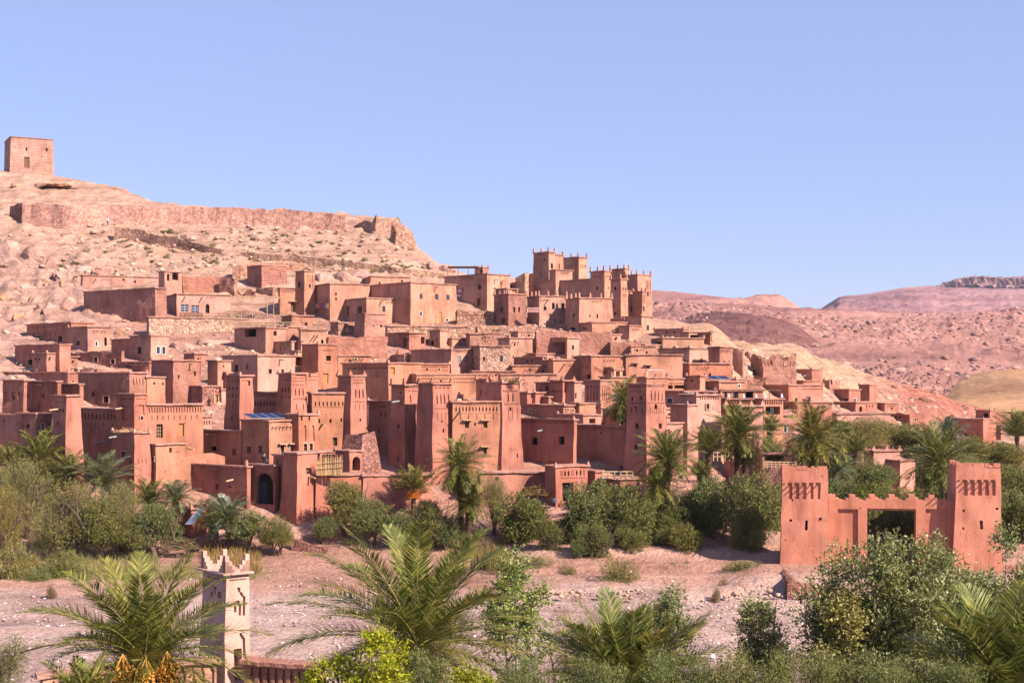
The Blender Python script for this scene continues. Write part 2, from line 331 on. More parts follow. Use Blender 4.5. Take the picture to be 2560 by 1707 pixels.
# ---------------------------------------------------------------- far hills
def rockmat(name, col, col2, col3, scale=.03, dist=4.0):
    m, t, b = newmat(name); L = t.links; geo = N(t, 'ShaderNodeNewGeometry'); pos = geo.outputs['Position']
    n1 = noise_n(t, pos, scale, 10, .68); r = ramp(t, [(.32, col2), (.5, col), (.7, col3)]); L.new(n1, r.inputs[0])
    n2 = noise_n(t, pos, scale*6, 8, .75); r2 = ramp(t, [(.3, (.6, .56, .6)), (.5, (1, 1, 1)), (.75, (1.12, 1.12, 1.1))]); L.new(n2, r2.inputs[0])
    c = mixc(t, r.outputs[0], r2.outputs[0], .9, 'MULTIPLY'); L.new(c, b.inputs['Base Color']); b.inputs['Roughness'].default_value = 1; b.inputs['Specular IOR Level'].default_value = 0.05
    mz = N(t, 'ShaderNodeMapping'); mz.inputs['Scale'].default_value = (.12, .12, 3.2); L.new(pos, mz.inputs[0]); n6 = noise_n(t, mz.outputs[0], scale*1.2, 5, .6); r6 = ramp(t, [(.40, (.68, .64, .68)), (.5, (1, 1, 1)), (.62, (1.1, 1.08, 1.05))]); L.new(n6, r6.inputs[0])
    c = mixc(t, c, r6.outputs[0], .85, 'MULTIPLY'); c = mixc(t, c, (.80, .73, .73), 1, 'MULTIPLY'); L.new(c, b.inputs['Base Color'])
    bp = N(t, 'ShaderNodeBump'); bp.inputs['Strength'].default_value = 1; bp.inputs['Distance'].default_value = dist; L.new(n2, bp.inputs['Height']); L.new(bp.outputs[0], b.inputs['Normal'])
    return m
def hill(name, sky_pts, Y1, Y0, foot, mat, amp, fr, cliff=0, rows=90, step=4.0, conc=1.0, back=.35, rocky=None):
    """A hill at its own distance: crest line from (column,row) pairs at distance Y1, foot at Y0."""
    px0, px1 = sky_pts[0][0], sky_pts[-1][0]; n = int((px1-px0)/step)+1
    xs = np.linspace(px0, px1, n); cr = np.interp(xs, [p[0] for p in sky_pts], [p[1] for p in sky_pts])
    v = []; rw = rows+12
    for j in range(rw):
        for i in range(n):
            X1 = (xs[i]-1280)/F*Y1; zc = HC+(HZ-cr[i])/F*Y1; zf = HC+(HZ-foot)/F*Y0
            if j < rows:
                s = j/(rows-1); y = Y0+(Y1-Y0)*s; sz = s**conc
                if cliff and s > 1-cliff: sz = (1-cliff)**conc*.8+((s-1+cliff)/cliff)**.5*(1-(1-cliff)**conc*.8)
                elif cliff: sz = s**conc*.8
                x = X1*y/Y1
                z = zf+(zc-zf)*sz
                e = 1-abs(2*s-1)**3 if s < .97 else .25
                d = fbm(x*fr, y*fr, 5, 5)*amp*e + (1-abs(fbm(x*fr*2.3, y*fr*2.3, 2, 4)))*amp*.5*e
                if rocky: 
                    k = max(0, fbm(x*fr*16, y*fr*16, 4, 3)-.12); d += rocky*.32*k*e
                z += d-amp*.25*e
                if cliff and s > 1-cliff*1.2: x += fbm(x*fr*5, z*.02, 7, 2)*amp*.7; y += fbm(x*fr*5, z*.03, 17, 3)*amp*1.2
            else:
                s = (j-rows+1)/12; y = Y1+(Y1*back)*s; x = X1; z = zc*(1-s)-2
                z = zc*(1-s**1.5)-(2 if j == rw-1 else 0)
            v.append((x, y, z))
    f = [(j*n+i, j*n+i+1, (j+1)*n+i+1, (j+1)*n+i) for j in range(rw-1) for i in range(n-1)]
    o = mesh(name, v, f, mat, None, True); tag(o, kind='structure'); return o
ROCK_A = rockmat('rosy_rock_slope', (.56, .31, .26), (.36, .185, .17), (.66, .40, .33), .02, 5)
ROCK_P = rockmat('hazy_violet_rock_slope', (.46, .27, .28), (.26, .15, .18), (.56, .36, .35), .012, 8)  # violet tone paints the distance haze into the rock
ROCK_D = rockmat('dark_rock_slope', (.30, .15, .14), (.18, .09, .11), (.44, .25, .22), .05, 4)
ROCK_O = rockmat('ochre_mound', (.42, .26, .15), (.33, .2, .11), (.5, .32, .19), .03, 1)
HM = hill('mesa_hill', [(2180, 800), (2250, 760), (2330, 722), (2370, 706), (2410, 697), (2440, 694), (2470, 697), (2520, 699), (2560, 700), (2700, 705), (2900, 720)], 2900, 2000, 800, ROCK_P, 26, .004, cliff=.22, rocky=16)
hill('shelf_hill', [(1980, 840), (2060, 778), (2085, 765), (2097, 745), (2115, 741), (2170, 737), (2228, 728), (2262, 721), (2330, 719), (2400, 722), (2900, 735)], 2300, 1500, 812, ROCK_P, 16, .005, rocky=12)
hill('peak_hill', [(1450, 735), (1560, 724), (1640, 727), (1700, 729), (1800, 743), (1862, 748), (1888, 741), (1905, 739), (1945, 739), (1965, 750), (1985, 766), (2010, 790), (2060, 850)], 1700, 1100, 850, ROCK_A, 12, .006, rocky=9)
HP = hill('plateau_slope', [(1400, 800), (1560, 772), (1700, 760), (1850, 764), (1960, 771), (2080, 776), (2200, 781), (2300, 784), (2420, 787), (2560, 791), (3000, 800)], 1250, 420, 1010, ROCK_A, 9, .006, conc=.8, rows=170, step=3, rocky=13)
HR = hill('rocky_ridge', [(1640, 835), (1680, 806), (1730, 790), (1790, 781), (1850, 786), (1900, 793), (1960, 803), (2000, 824), (2050, 860), (2090, 885), (2140, 905), (2200, 960)], 640, 420, 990, ROCK_D, 4, .015, rows=80, step=3, rocky=9, back=.2)
HK = hill('dark_knoll', [(2160, 975), (2178, 915), (2205, 884), (2240, 893), (2290, 896), (2330, 905), (2390, 930), (2450, 955), (2500, 985)], 560, 400, 1000, ROCK_A, 4, .03, rows=60, step=3, rocky=6, back=.2)
hill('ochre_mound', [(2330, 1000), (2372, 964), (2400, 947), (2440, 938), (2480, 928), (2520, 924), (2600, 920), (2750, 925), (2900, 960)], 470, 340, 1030, ROCK_O, 1.2, .03, rows=50, back=.3)

# ---------------------------------------------------------------- mud-brick buildings
def dz(x, y, z, a): 
    return (noise.noise((x*.9, y*.9, z*.9))*a + noise.noise((x*.3+9, y*.3, z*.3))*a*1.2)
def cliff_band(name, pts, Y, hpx, mat):
    n = int((pts[-1][0]-pts[0][0])/1.5); v = []; f = []; rr_ = 6
    for i in range(n+1):
        px = pts[0][0]+(pts[-1][0]-pts[0][0])*i/n; py = np.interp(px, [p[0] for p in pts], [p[1] for p in pts]); x = (px-1280)/F*Y
        for k in range(rr_):
            t = k/(rr_-1); hh_ = hpx*(1+.35*noise.noise((px*.03, 1, 1))); z = HC+(HZ-(py-1.5+hh_*(1-t)))/F*Y
            b_ = abs(noise.noise((px*.09, t*.6, 3)))*26+abs(noise.noise((px*.3, t*1.5, 9)))*10
            v.append((x, Y-10-b_*(1 if k < rr_-1 else .8)-(1-t)*25, z+noise.noise((px*.4, t, 5))*4))
    for i in range(n):
        for k in range(rr_-1): f.append((i*rr_+k, (i+1)*rr_+k, (i+1)*rr_+k+1, i*rr_+k+1))
    tag(mesh(name, v, f, mat, None, False), kind='structure')
cliff_band('mesa_cliff', [(2352, 713), (2370, 706), (2410, 697), (2440, 694), (2470, 697), (2520, 699), (2560, 700), (2700, 705), (2800, 712)], 2740, 19, rockmat('violet_cliff_rock', (.50, .31, .31), (.34, .21, .22), (.62, .40, .39), .03, 8))
import re
re_blank = re.compile('blank|plain|windowless|single spout')
class House: pass
HOUSES = []
def H(name, label, cat, xl, xc, xr, yt, yb, m='mud', bat=0.0, r=None, Y=None, down=7.0, win=(), rows=(), merl=None, spout=(), cap=True, rag=0.0, group='mud-brick buildings of the village', depth=None):
    if Y is None: Y = hit(xc, min(yb, 1400))
    uc, ul, ur = (xc-1280)/F, (xl-1280)/F, (xr-1280)/F; phi = math.atan(uc)
    if m in ('rough', 'ruin') or rag: lim = 54
    else: lim = 46
    wl, wr = max(.2, (uc-ul)*Y), max(.3, (ur-uc)*Y)
    if r is None:
        rr = math.atan2(wl, wr)
        if wl < 4.5: rr = min(rr, math.asin(min(.95, wl/4.5)))
        if wr < 3.5: rr = max(rr, math.acos(min(1, wr/3.5))*.8)
        rr = max(R(6), min(R(60), rr)); r = rr-phi; r = max(R(-14), min(R(lim), r))
        r = max(r, R(8)-phi)
    else: r = R(r)
    cr, sr = math.cos(r), math.sin(r)
    LR = (ur-uc)*Y/max(.15, cr-ur*sr); LL = (uc-ul)*Y/max(.12, sr+ul*cr)
    LR = min(LR, 40); LL = min(LL, 26)
    LL = max(LL, 2.0)
    if depth: LL = depth
    LR = max(LR, .45)
    zt = HC+(HZ-yt)/F*Y; c0 = Vector((uc*Y, Y, 0)); dR = Vector((cr, sr, 0)); dL = Vector((-sr, cr, 0))
    g0 = min(G(*(c0+dR*a+dL*b).xy) for a in (0, LR) for b in (0, LL)); zb = min(HC+(HZ-yb)/F*Y, g0)-1.0
    zb = max(zb, zt-40)
    h = House(); h.__dict__.update(locals()); HOUSES.append(h)
    base = c0+Vector((0, 0, zb)); root = empty(name, base); tag(root, label, cat, group); h.root = root
    mat = MUD[m]; amp = {'rough': .1, 'ruin': .18, 'stone': .09, 'red': .07, 'gate': .08}.get(m, .045)
    step = {'rough': .7, 'ruin': .55}.get(m, 1.1)
    def proj(face, px, py):
        u = (px-1280)/F; d, o = (dR, c0) if face == 'R' else (dL, c0)
        # c0 + d*t lies on column u
        t = (u*o.y-o.x)/(d.x-u*d.y) if abs(d.x-u*d.y) > 1e-6 else 0
        y = o.y+d.y*t; return t, HC+(HZ-py)/F*y
    h.proj = proj
    holes = {'R': [], 'L': []}; parts = []
    def addhole(f, x0, x1, y0, y1, dep, mn=.12):
        t0, za = proj(f, x0, y0); t1, zb_ = proj(f, x1, y1); t2, zc = proj(f, x0, y1); _, zd = proj(f, x1, y0)
        if t0 > t1: t0, t1 = t1, t0
        z1, z0 = (za+zd)/2, (zb_+zc)/2
        if t1-t0 < mn: k = (mn-(t1-t0))/2; t0 -= k; t1 += k
        Lf = LR if f == 'R' else LL
        t0 = max(.08, t0); t1 = min(Lf-.08, t1); z1 = min(z1, zt-.12)
        if t1-t0 < .05 or z1-z0 < .05: return None
        holes[f].append((t0, t1, z0, z1, dep)); return t0, t1, z0, z1
    for w in win:
        x0, x1, y0, y1 = w[:4]; st = w[4] if len(w) > 4 else 'd'
        f = 'L' if (x0+x1)/2 < xc else 'R'
        dep = {'n': .14, 'L': 2.2, 'x': .9, 'y': .5}.get(st[0], .35)
        if 'a' in st:   # pointed or round arch, stacked
            hh = y1-y0; wd = x1-x0
            ah = min(hh*.36, wd*.75); ns = 3 if wd < 18 else 9; q = addhole(f, x0, x1, y0+ah, y1, dep)
            for k_ in range(ns):
                e_ = (1-math.sqrt(max(0, 1-((k_+.6)/ns)**2)))*.5*wd*.95; addhole(f, x0+e_, x1-e_, y0+ah*(1-(k_+1)/ns), y0+ah*(1-k_/ns), dep, .05)
            if q: q = (q[0], q[1], q[2], q[3]+(q[3]-q[2])*(ah/(hh-ah)))
        else: q = addhole(f, x0, x1, y0, y1, dep)
        if q and st[0] not in 'nL': parts.append((f, q, st, dep))
    for rw in rows:
        x0, x1, y0, y1, n = rw[:5]; k = rw[5] if len(rw) > 5 else 'n'; f = 'L' if (x0+x1)/2 < xc else 'R'
        fill = rw[6] if len(rw) > 6 else .5
        _s = (x1-x0)/n
        for i in range(n):
            a = x0+i*_s+_s*(1-fill)/2; b = a+_s*fill; hh = y1-y0
            # rows follow the slope of the wall head
            t, _ = proj(f, (a+b)/2, y0); yy = Y+(dR if f == 'R' else dL).y*t
            oy = HZ+(y0-HZ)*1.0
            sh = (yt-HZ)*(Y/yy-1); a0, a1 = y0+sh, y1+sh
            if k == 'N': addhole(f, a, b, a0+hh*.25, a1, .16, .06); addhole(f, a+(b-a)*.25, b-(b-a)*.25, a0, a0+hh*.25, .16, .05)
            else: addhole(f, a, b, a0, a1, .12, .06)
    if not win and cat == 'house' and not re_blank.search(label):
        rw_ = random.Random(int(xl*7+yt))
        for f, a_, b_ in (('R', xc, xr), ('L', xl, xc)):
            if b_-a_ > 26:
                for q_ in range(rw_.choice((1, 2, 2))):
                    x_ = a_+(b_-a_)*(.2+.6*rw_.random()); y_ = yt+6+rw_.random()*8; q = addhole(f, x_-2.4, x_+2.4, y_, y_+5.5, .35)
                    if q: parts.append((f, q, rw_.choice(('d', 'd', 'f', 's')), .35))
    MBw = MB(); vid = {}
    def face(o, d, nrm, Lf, hs, rough_step, flip):
        ts = sorted({0.0, Lf} | {v for q in hs for v in q[:2]}); zs = sorted({zb, zt} | {max(zb, min(zt, v)) for q in hs for v in q[2:4]})
        def fill_(a, st_):
            out = []
            for p, q in zip(a[:-1], a[1:]):
                if q-p < 1e-4: continue
                k = max(1, int((q-p)/st_)); out += [p+(q-p)*i/k for i in range(k)]
            return out+[a[-1]]
        # merge near-identical lines
        def uniq(a):
            o_ = [a[0]]
            for v in a[1:]:
                if v-o_[-1] > .012: o_.append(v)
            o_[-1] = a[-1]; return o_
        ts = fill_(uniq(ts), rough_step); zs = fill_(uniq(zs), rough_step)
        nt_, nz = len(ts)-1, len(zs)-1
        D = [[0.0]*nz for _ in range(nt_)]
        for i in range(nt_):
            tm = (ts[i]+ts[i+1])/2
            for j in range(nz):
                zm = (zs[j]+zs[j+1])/2
                for q in hs:
                    if q[0] < tm < q[1] and q[2] < zm < q[3]: D[i][j] = max(D[i][j], q[4])
        def vert(i, j, dep):
            e = bat*(zt-zs[j]); t = ts[i]
            if i == 0: t = -e
            elif i == nt_: t = Lf+e
            p = o+d*t+nrm*e
            x, y, z = p.x, p.y, zs[j]
            key = (round(x, 3), round(y, 3), round(z, 3), round(dep, 2), id(hs) if dep else 0)
            if key in vid: return vid[key]
            n1 = dz(x, y, z, amp); n2 = dz(x+31, y, z, amp)
            q = Vector((x+n1, y+n2, z))-nrm*dep
            zz = z
            if j == nz:
                if rag: zz -= rag*max(0, .5+1.1*noise.noise((x*.55, y*.55, 3))+.5*noise.noise((x*1.7, y*1.7, 5)))
                else: zz += noise.noise((x*.6, y*.6, 2))*.06
            elif rag and zt-z < rag*1.8: zz = zb+(z-zb)*1.0 - (1-(zt-z)/(rag*1.8))*rag*.9*max(0, .5+1.1*noise.noise((x*.55, y*.55, 3)))
            vid[key] = len(MBw.v); MBw.v.append((q.x-base.x, q.y-base.y, zz-base.z)); return vid[key]
        def fq(*a): MBw.f.append(a if not flip else a[::-1])
        for i in range(nt_):
            for j in range(nz):
                dd = D[i][j]; fq(vert(i, j, dd), vert(i+1, j, dd), vert(i+1, j+1, dd), vert(i, j+1, dd))
                if i+1 < nt_ and D[i+1][j] != dd: fq(vert(i+1, j, dd), vert(i+1, j, D[i+1][j]), vert(i+1, j+1, D[i+1][j]), vert(i+1, j+1, dd))
                if j+1 < nz and D[i][j+1] != dd: fq(vert(i, j+1, dd), vert(i+1, j+1, dd), vert(i+1, j+1, D[i][j+1]), vert(i, j+1, D[i][j+1]))
    big = 2.5 if m not in ('rough', 'ruin') else 1.0
    face(c0, dR, -dL, LR, holes['R'], step, False)
    face(c0, dL, -dR, LL, holes['L'], step, True)
    face(c0+dR*LR, dL, dR, LL, [], step, False)
    face(c0+dL*LL, dR, dL, LR, [], step, True)
    # inner roof
    zi = zt-.12-rag*1.15
    nn = len(MBw.v)
    for a, b in ((0, 0), (LR, 0), (LR, LL), (0, LL)):
        q = c0+dR*a+dL*b; MBw.v.append((q.x-base.x, q.y-base.y, zi-base.z))
    MBw.f.append((nn, nn+1, nn+2, nn+3))
    MBw.build('wall', mat, root)
    def at(t, f, z, out): # point in local coordinates
        o, d, nrm = (c0, dR, -dL) if f == 'R' else (c0, dL, -dR)
        e = bat*(zt-z); q = o+d*t+nrm*(e+out); return Vector((q.x-base.x, q.y-base.y, z-base.z))
    h.at = at
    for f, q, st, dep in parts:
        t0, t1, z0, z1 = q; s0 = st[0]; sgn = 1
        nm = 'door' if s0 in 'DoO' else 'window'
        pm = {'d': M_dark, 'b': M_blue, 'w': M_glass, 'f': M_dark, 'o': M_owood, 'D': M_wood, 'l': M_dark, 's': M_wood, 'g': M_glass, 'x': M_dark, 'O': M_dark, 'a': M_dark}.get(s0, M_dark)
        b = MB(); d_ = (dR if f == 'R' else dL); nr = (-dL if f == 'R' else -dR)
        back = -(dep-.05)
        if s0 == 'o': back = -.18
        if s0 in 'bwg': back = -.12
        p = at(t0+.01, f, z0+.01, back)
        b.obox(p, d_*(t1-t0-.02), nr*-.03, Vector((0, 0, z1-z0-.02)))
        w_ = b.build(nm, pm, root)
        fr = MB(); wd, ht = t1-t0, z1-z0
        if s0 in 'lsbgw' or 'c' in st:      # bars or mullions of the window
            nb = 2 if s0 in 'bgw' else max(3, int(wd/.22)); bt = .035 if s0 == 'l' else .045
            ff = MB()
            for i in range(1, nb): ff.obox(at(t0+wd*i/nb-bt/2, f, z0, back+.01), d_*bt, nr*.04, Vector((0, 0, ht)))
            mz = max(2, int(ht/.3)) if s0 in 'ls' else 3
            for i in range(1, mz): ff.obox(at(t0, f, z0+ht*i/mz-bt/2, back+.015), d_*wd, nr*.04, Vector((0, 0, bt)))
            ff.build('bars', {'l': M_pole, 's': M_wood, 'b': M_white, 'g': M_dark, 'w': M_dark}.get(s0, M_wood), w_)
        if s0 in 'wf' or 't' in st:
            tm = MB(); k = .09
            for a in (t0-k, t1): tm.obox(at(a, f, z0-k, .0), d_*k, nr*.07, Vector((0, 0, ht+2*k)))
            for zz in (z0-k, z1): tm.obox(at(t0, f, zz, .0), d_*wd, nr*.06, Vector((0, 0, k)))
            tm.build('frame', M_white if s0 == 'w' else M_trim, w_)
        if 'h' in st:       # little projecting hood over the opening
            hd = MB(); hd.obox(at(t0-.25, f, z1+.12, -.05), d_*(wd+.5), nr*.42, Vector((0, 0, .09))); hd.build('hood', M_pole, w_)
    if cap and not rag:
        # mud coping, a slightly overhanging, uneven slab
        ov = .16; loop = []
        cs = [c0-dR*ov-dL*ov, c0+dR*(LR+ov)-dL*ov, c0+dR*(LR+ov)+dL*(LL+ov), c0-dR*ov+dL*(LL+ov)]
        for a, b in zip(cs, cs[1:]+cs[:1]):
            n = max(2, int((b-a).length/.45))
            for i in range(n):
                p = a+(b-a)*i/n; k = .05
                loop.append((p.x+noise.noise((p.x*1.7, p.y*1.7, 1))*k, p.y+noise.noise((p.x*1.7, p.y*1.7, 8))*k, noise.noise((p.x*.6, p.y*.6, 2))*.06+noise.noise((p.x*2, p.y*2, 4))*.035))
        vs = []; n = len(loop)
        th = .15
        for x, y, q in loop: vs.append((x-base.x, y-base.y, zt+q-.04-base.z))
        for x, y, q in loop: vs.append((x-base.x, y-base.y, zt+q+th-.04-base.z))
        ctr = sum((Vector(v) for v in vs[n:]), Vector())/n; vs.append(tuple(ctr))
        fs = [(i, (i+1) % n, n+(i+1) % n, n+i) for i in range(n)]+[(n+i, n+(i+1) % n, 2*n) for i in range(n)]+[tuple(range(n))[::-1]]
        mesh('roof', vs, fs, CAP if m not in ('cream',) else MUD['cream'], root)
        if m not in ('cream', 'gate') and not merl and random.random() < .55:      # weathered corner horns
            for q in (c0, c0+dR*LR, c0+dL*LL):
                if random.random() < .6:
                    p = q+Vector((-base.x, -base.y, 0)); hn = MB(); hn.box((p.x, p.y, zt+th+.08-base.z), (.3, .3, .35), r, .35); hn.build('roof_horn', CAP, root)
    if merl:
        n_, w_, hh, st = merl
        for f, Lf in (('R', LR), ('L', LL)):
            cnt = max(2, int(n_ if f == 'R' else n_*LL/max(LR, 1))); cnt = max(1, min(cnt, 9, int(Lf/1.35)))
            for i in range(cnt+1):
                if f == 'L' and i == 0: continue
                p = at(Lf*i/cnt, f, zt, -.1); b = MB()
                if st == 'step':
                    b.box((p.x, p.y, p.z+.1+hh*.2), (w_*1.6, w_*.7, hh*.4), r); b.box((p.x, p.y, p.z+.1+hh*.5), (w_*1.0, w_*.66, hh*.4-.004), r); b.box((p.x, p.y, p.z+.1+hh*.83), (w_*.5, w_*.62, hh*.34), r)
                else: b.box((p.x, p.y, p.z+.1+hh/2-.05), (w_*.8, w_*.8, hh*.9), r, .7)
                b.build('merlon', mat, root)
    if cat == 'house' and cap and not rag:
        rb_ = random.Random(int(xc*3+yb)); f_ = 'R' if xr-xc > xc-xl else 'L'; Lf = LR if f_ == 'R' else LL
        if rb_.random() < .5 and Lf > 2.5:
            nb_ = rb_.choice((3, 4, 5, 6)); t_ = rb_.uniform(.3, max(.4, Lf-nb_*.42-.3)); zb_ = zt-rb_.uniform(.35, .6)
            for q_ in range(nb_):
                if t_+q_*.42 > Lf-.2: break
                p = at(t_+q_*.42, f_, zb_, -.05); q = at(t_+q_*.42, f_, zb_-.02, rb_.uniform(.2, .42)); b = MB(); b.tube([p, q], [.06, .055], 5); b.build('beam_end', M_wood, root)
    for sp in spout:
        f = 'L' if sp[0] < xc else 'R'; t, z = proj(f, *sp[:2]); p = at(t, f, z, -.1); q = at(t, f, z-.12, .95); b = MB()
        b.tube([p, q], [.09, .08], 6); b.build('water_spout', M_metal if len(sp) > 2 else M_pole, root)
    return h
# ---------------------------------------------------------------- the village, from the hilltop down
cast = 'buildings of the castle on top of the village'
kas = 'towered kasbahs at the foot of the village'
ruins = 'ruined earth walls of the village'
H('granary', 'lone square granary tower on the far left hilltop against the sky', 'tower', 12, 27, 132, 342, 428, 'gran', .03, win=[(60, 73, 393, 420, 'D'), (64, 68, 369, 377), (114, 119, 371, 379), (34, 39, 367, 373, 'n'), (103, 106, 390, 393)], group='ruins on the hill', cap=True)
H('ruined_bastion', 'crumbling bastion at the right end of the hilltop rampart', 'ruin', 893, 940, 1006, 536, 585, 'stone', .06, rag=2.6, group='ruins on the hill')
H('ruined_bastion', 'broken lower flank of the hilltop bastion, sloping down right', 'ruin', 985, 992, 1030, 556, 612, 'stone', .15, rag=2.6, group='ruins on the hill')
# left, upper rows
H('long_house', 'long low pink house highest on the left side of the village', 'house', 203, 206, 402, 688, 722, 'pink', spout=[(240, 696)])
H('mud_house', 'small tower-like house with two dark openings, beside the long pink house', 'house', 398, 412, 455, 679, 745, 'pink', win=[(418, 424, 685, 702, 'x'), (431, 446, 682, 700, 'x')])
H('mud_house', 'large dark-faced house with rough wall and two low windows, upper left', 'house', 209, 388, 416, 720, 812, 'rough', win=[(227, 238, 788, 802, 'f'), (270, 282, 786, 802, 'f')])
H('mud_house', 'low house with two blue windows and an arched door, upper left', 'house', 415, 442, 577, 735, 792, 'pink', win=[(453, 471, 761, 779, 'b'), (479, 497, 763, 781, 'b'), (514, 524, 760, 790, 'a')], spout=[(462, 742), (505, 743)])
H('earth_wall', 'pink earth wall behind the house with two blue windows', 'wall', 455, 457, 552, 686, 735, 'rough', rag=.5, group=ruins)
H('ruined_wall', 'shaded ragged wall left of the square brick house', 'wall', 549, 585, 592, 690, 738, 'ruin', rag=1.0, group=ruins)
H('ruined_wall', 'low dark broken wall in front of the square brick house', 'wall', 585, 636, 640, 720, 742, 'ruin', rag=1.0, group=ruins)
H('ruined_wall', 'dark low wall sloping up under the square brick house', 'wall', 640, 682, 686, 714, 738, 'ruin', rag=.4, group=ruins)
H('brick_house', 'square windowless brick house on the slope above the pergola', 'house', 618, 654, 718, 663, 722, 'brick')
H('mud_house', 'orange house with zigzag frieze and canopied door beside the slim tower', 'house', 696, 700, 756, 720, 788, 'orange', win=[(727, 740, 756, 786, 'Dh')], rows=[(702, 752, 724, 729, 9)])
H('slim_tower', 'slim tower with arched opening standing above the pergola', 'tower', 739, 761, 786, 678, 790, 'orange', .02, win=[(745, 751, 703, 719, 'a'), (771, 776, 710, 720, 'f')], rows=[(765, 783, 688, 704, 3)])
H('mud_house', 'smooth house hung with carpets beside its steps', 'house', 786, 825, 925, 709, 802, 'tan', win=[(838, 842, 732, 739), (838, 842, 744, 751)])
H('mud_house', 'narrow back storey behind the biggest smooth house', 'house', 909, 927, 1025, 691, 724, 'tan')
H('mud_house', 'biggest smooth tan house with three upper windows and a brown door', 'house', 924, 1027, 1140, 706, 814, 'tan', .04, win=[(1048, 1056, 734, 747, 'g'), (1087, 1095, 735, 749, 'g'), (1115, 1123, 737, 750, 'g'), (1047, 1052, 779, 790, 'wf'), (1095, 1104, 780, 807, 'o'), (1112, 1118, 797, 803, 'w')], spout=[(1088, 716)], r=42)
H('mud_house', 'low annex with dark door and green window before the biggest house', 'house', 855, 916, 1029, 745, 815, 'tan', win=[(866, 872, 765, 793, 'd'), (892, 905, 766, 784, 'sf'), (956, 964, 765, 780, 'gf'), (996, 1004, 767, 781, 'gf')], spout=[(953, 752), (994, 753)])
H('square_tower', 'rough square tower below the annex with two small windows', 'tower', 888, 913, 963, 784, 850, 'rough', .05, win=[(930, 937, 813, 816, 'n'), (950, 956, 812, 818)])
H('mud_house', 'house with an awning on its roof at the right end of the hill', 'house', 1111, 1218, 1274, 685, 772, 'tan', win=[(1195, 1202, 712, 724), (1137, 1144, 713, 741, 'd'), (1250, 1254, 704, 720, 'o'), (1192, 1201, 745, 766, 's')], spout=[(1237, 698, 1), (1256, 700, 1)])
H('roof_hut', 'small square hut on the roof of the awning house', 'hut', 1198, 1207, 1222, 669, 690, 'pink', win=[(1200, 1206, 674, 683, 'x')], merl=(2, .34, 0.47, 'peg'), Y=248, group='roof huts')
H('mud_house', 'roofless pink house with one dark window left of the castle', 'house', 1270, 1273, 1303, 694, 745, 'pink', rag=.6, win=[(1276, 1283, 714, 720)])
H('ruined_house', 'brown ruined stone house rising against the sky left of the castle', 'ruin', 1296, 1312, 1329, 682, 742, 'stone', rag=1.2)
# castle
H('castle_tower', 'small plain side tower on the left of the highest tower', 'tower', 1323, 1341, 1355, 685, 745, 'tan', .02, group=cast)
H('castle_tower', 'highest castle tower with a row of pegs along its top', 'tower', 1334, 1372, 1388, 630, 745, 'tan', .015, win=[(1359, 1362, 645, 652), (1377, 1382, 658, 672, 'a')], rows=[(1340, 1368, 633, 637, 8), (1375, 1384, 633, 637, 4)], merl=(3, .34, 0.76, 'peg'), group=cast, Y=236)
H('castle_tower', 'right half of the highest castle tower, slightly lower', 'tower', 1384, 1388, 1408, 637, 745, 'tan', .01, win=[(1395, 1399, 660, 674, 'o')], merl=(3, .34, 0.66, 'peg'), group=cast, Y=238)
H('castle_house', 'low plain block at the foot of the highest castle tower', 'house', 1386, 1389, 1431, 675, 745, 'tan', group=cast, Y=232)
H('castle_tower', 'pegged castle tower right of the highest one, with slits', 'tower', 1408, 1447, 1468, 643, 745, 'tan', .015, rows=[(1418, 1444, 661, 668, 3), (1450, 1466, 661, 669, 4)], merl=(3, .34, 0.76, 'peg'), group=cast, Y=246)
H('castle_wall', 'long shaded castle wall between the highest tower and the right towers', 'wall', 1352, 1509, 1512, 696, 750, 'tan', group=cast, Y=226)
H('castle_tower', 'corner tower with five pegs at the right end of the long castle wall', 'tower', 1476, 1511, 1527, 678, 750, 'tan', .015, win=[(1490, 1495, 717, 724), (1518, 1521, 716, 724, 'n')], rows=[(1482, 1504, 688, 693, 5), (1513, 1524, 688, 693, 4)], merl=(2, .34, 0.85, 'peg'), group=cast, Y=224)
H('castle_tower', 'ochre castle tower peeping up behind the corner towers', 'tower', 1526, 1562, 1574, 672, 745, 'tan', merl=(2, .34, 0.76, 'peg'), group=cast, Y=240)
H('castle_tower', 'largest right-hand castle tower with pale vertical niches', 'tower', 1563, 1594, 1628, 687, 800, 'tan', .02, win=[(1606, 1612, 728, 741, 'g'), (1618, 1621, 728, 741, 'g')], rows=[(1613, 1627, 700, 722, 4), (1608, 1627, 726, 740, 3)], merl=(5, .34, 0.71, 'peg'), group=cast, Y=230)
H('castle_tower', 'narrow tower with four small windows left of the largest right tower', 'tower', 1526, 1552, 1568, 698, 800, 'tan', .02, win=[(1535, 1541, 717, 725), (1536, 1541, 780, 788), (1557, 1559, 718, 726), (1563, 1566, 719, 727), (1534, 1537, 760, 770, 'n')], rows=[(1529, 1549, 700, 704, 5), (1556, 1567, 736, 741, 5)], merl=(2, .34, 0.76, 'peg'), group=cast, Y=219)
H('castle_tower', 'dark-sided lower wing below the largest right castle tower', 'tower', 1584, 1606, 1616, 729, 800, 'orange', win=[(1608, 1612, 765, 778, 'g')], rows=[(1607, 1614, 736, 758, 3)], merl=(3, .34, 0.57, 'peg'), group=cast, Y=221)
H('castle_wall', 'sunlit wall between the narrow tower and the dark-sided wing', 'wall', 1566, 1568, 1586, 728, 800, 'tan', win=[(1577, 1581, 766, 779, 'g')], group=cast, Y=222.5)
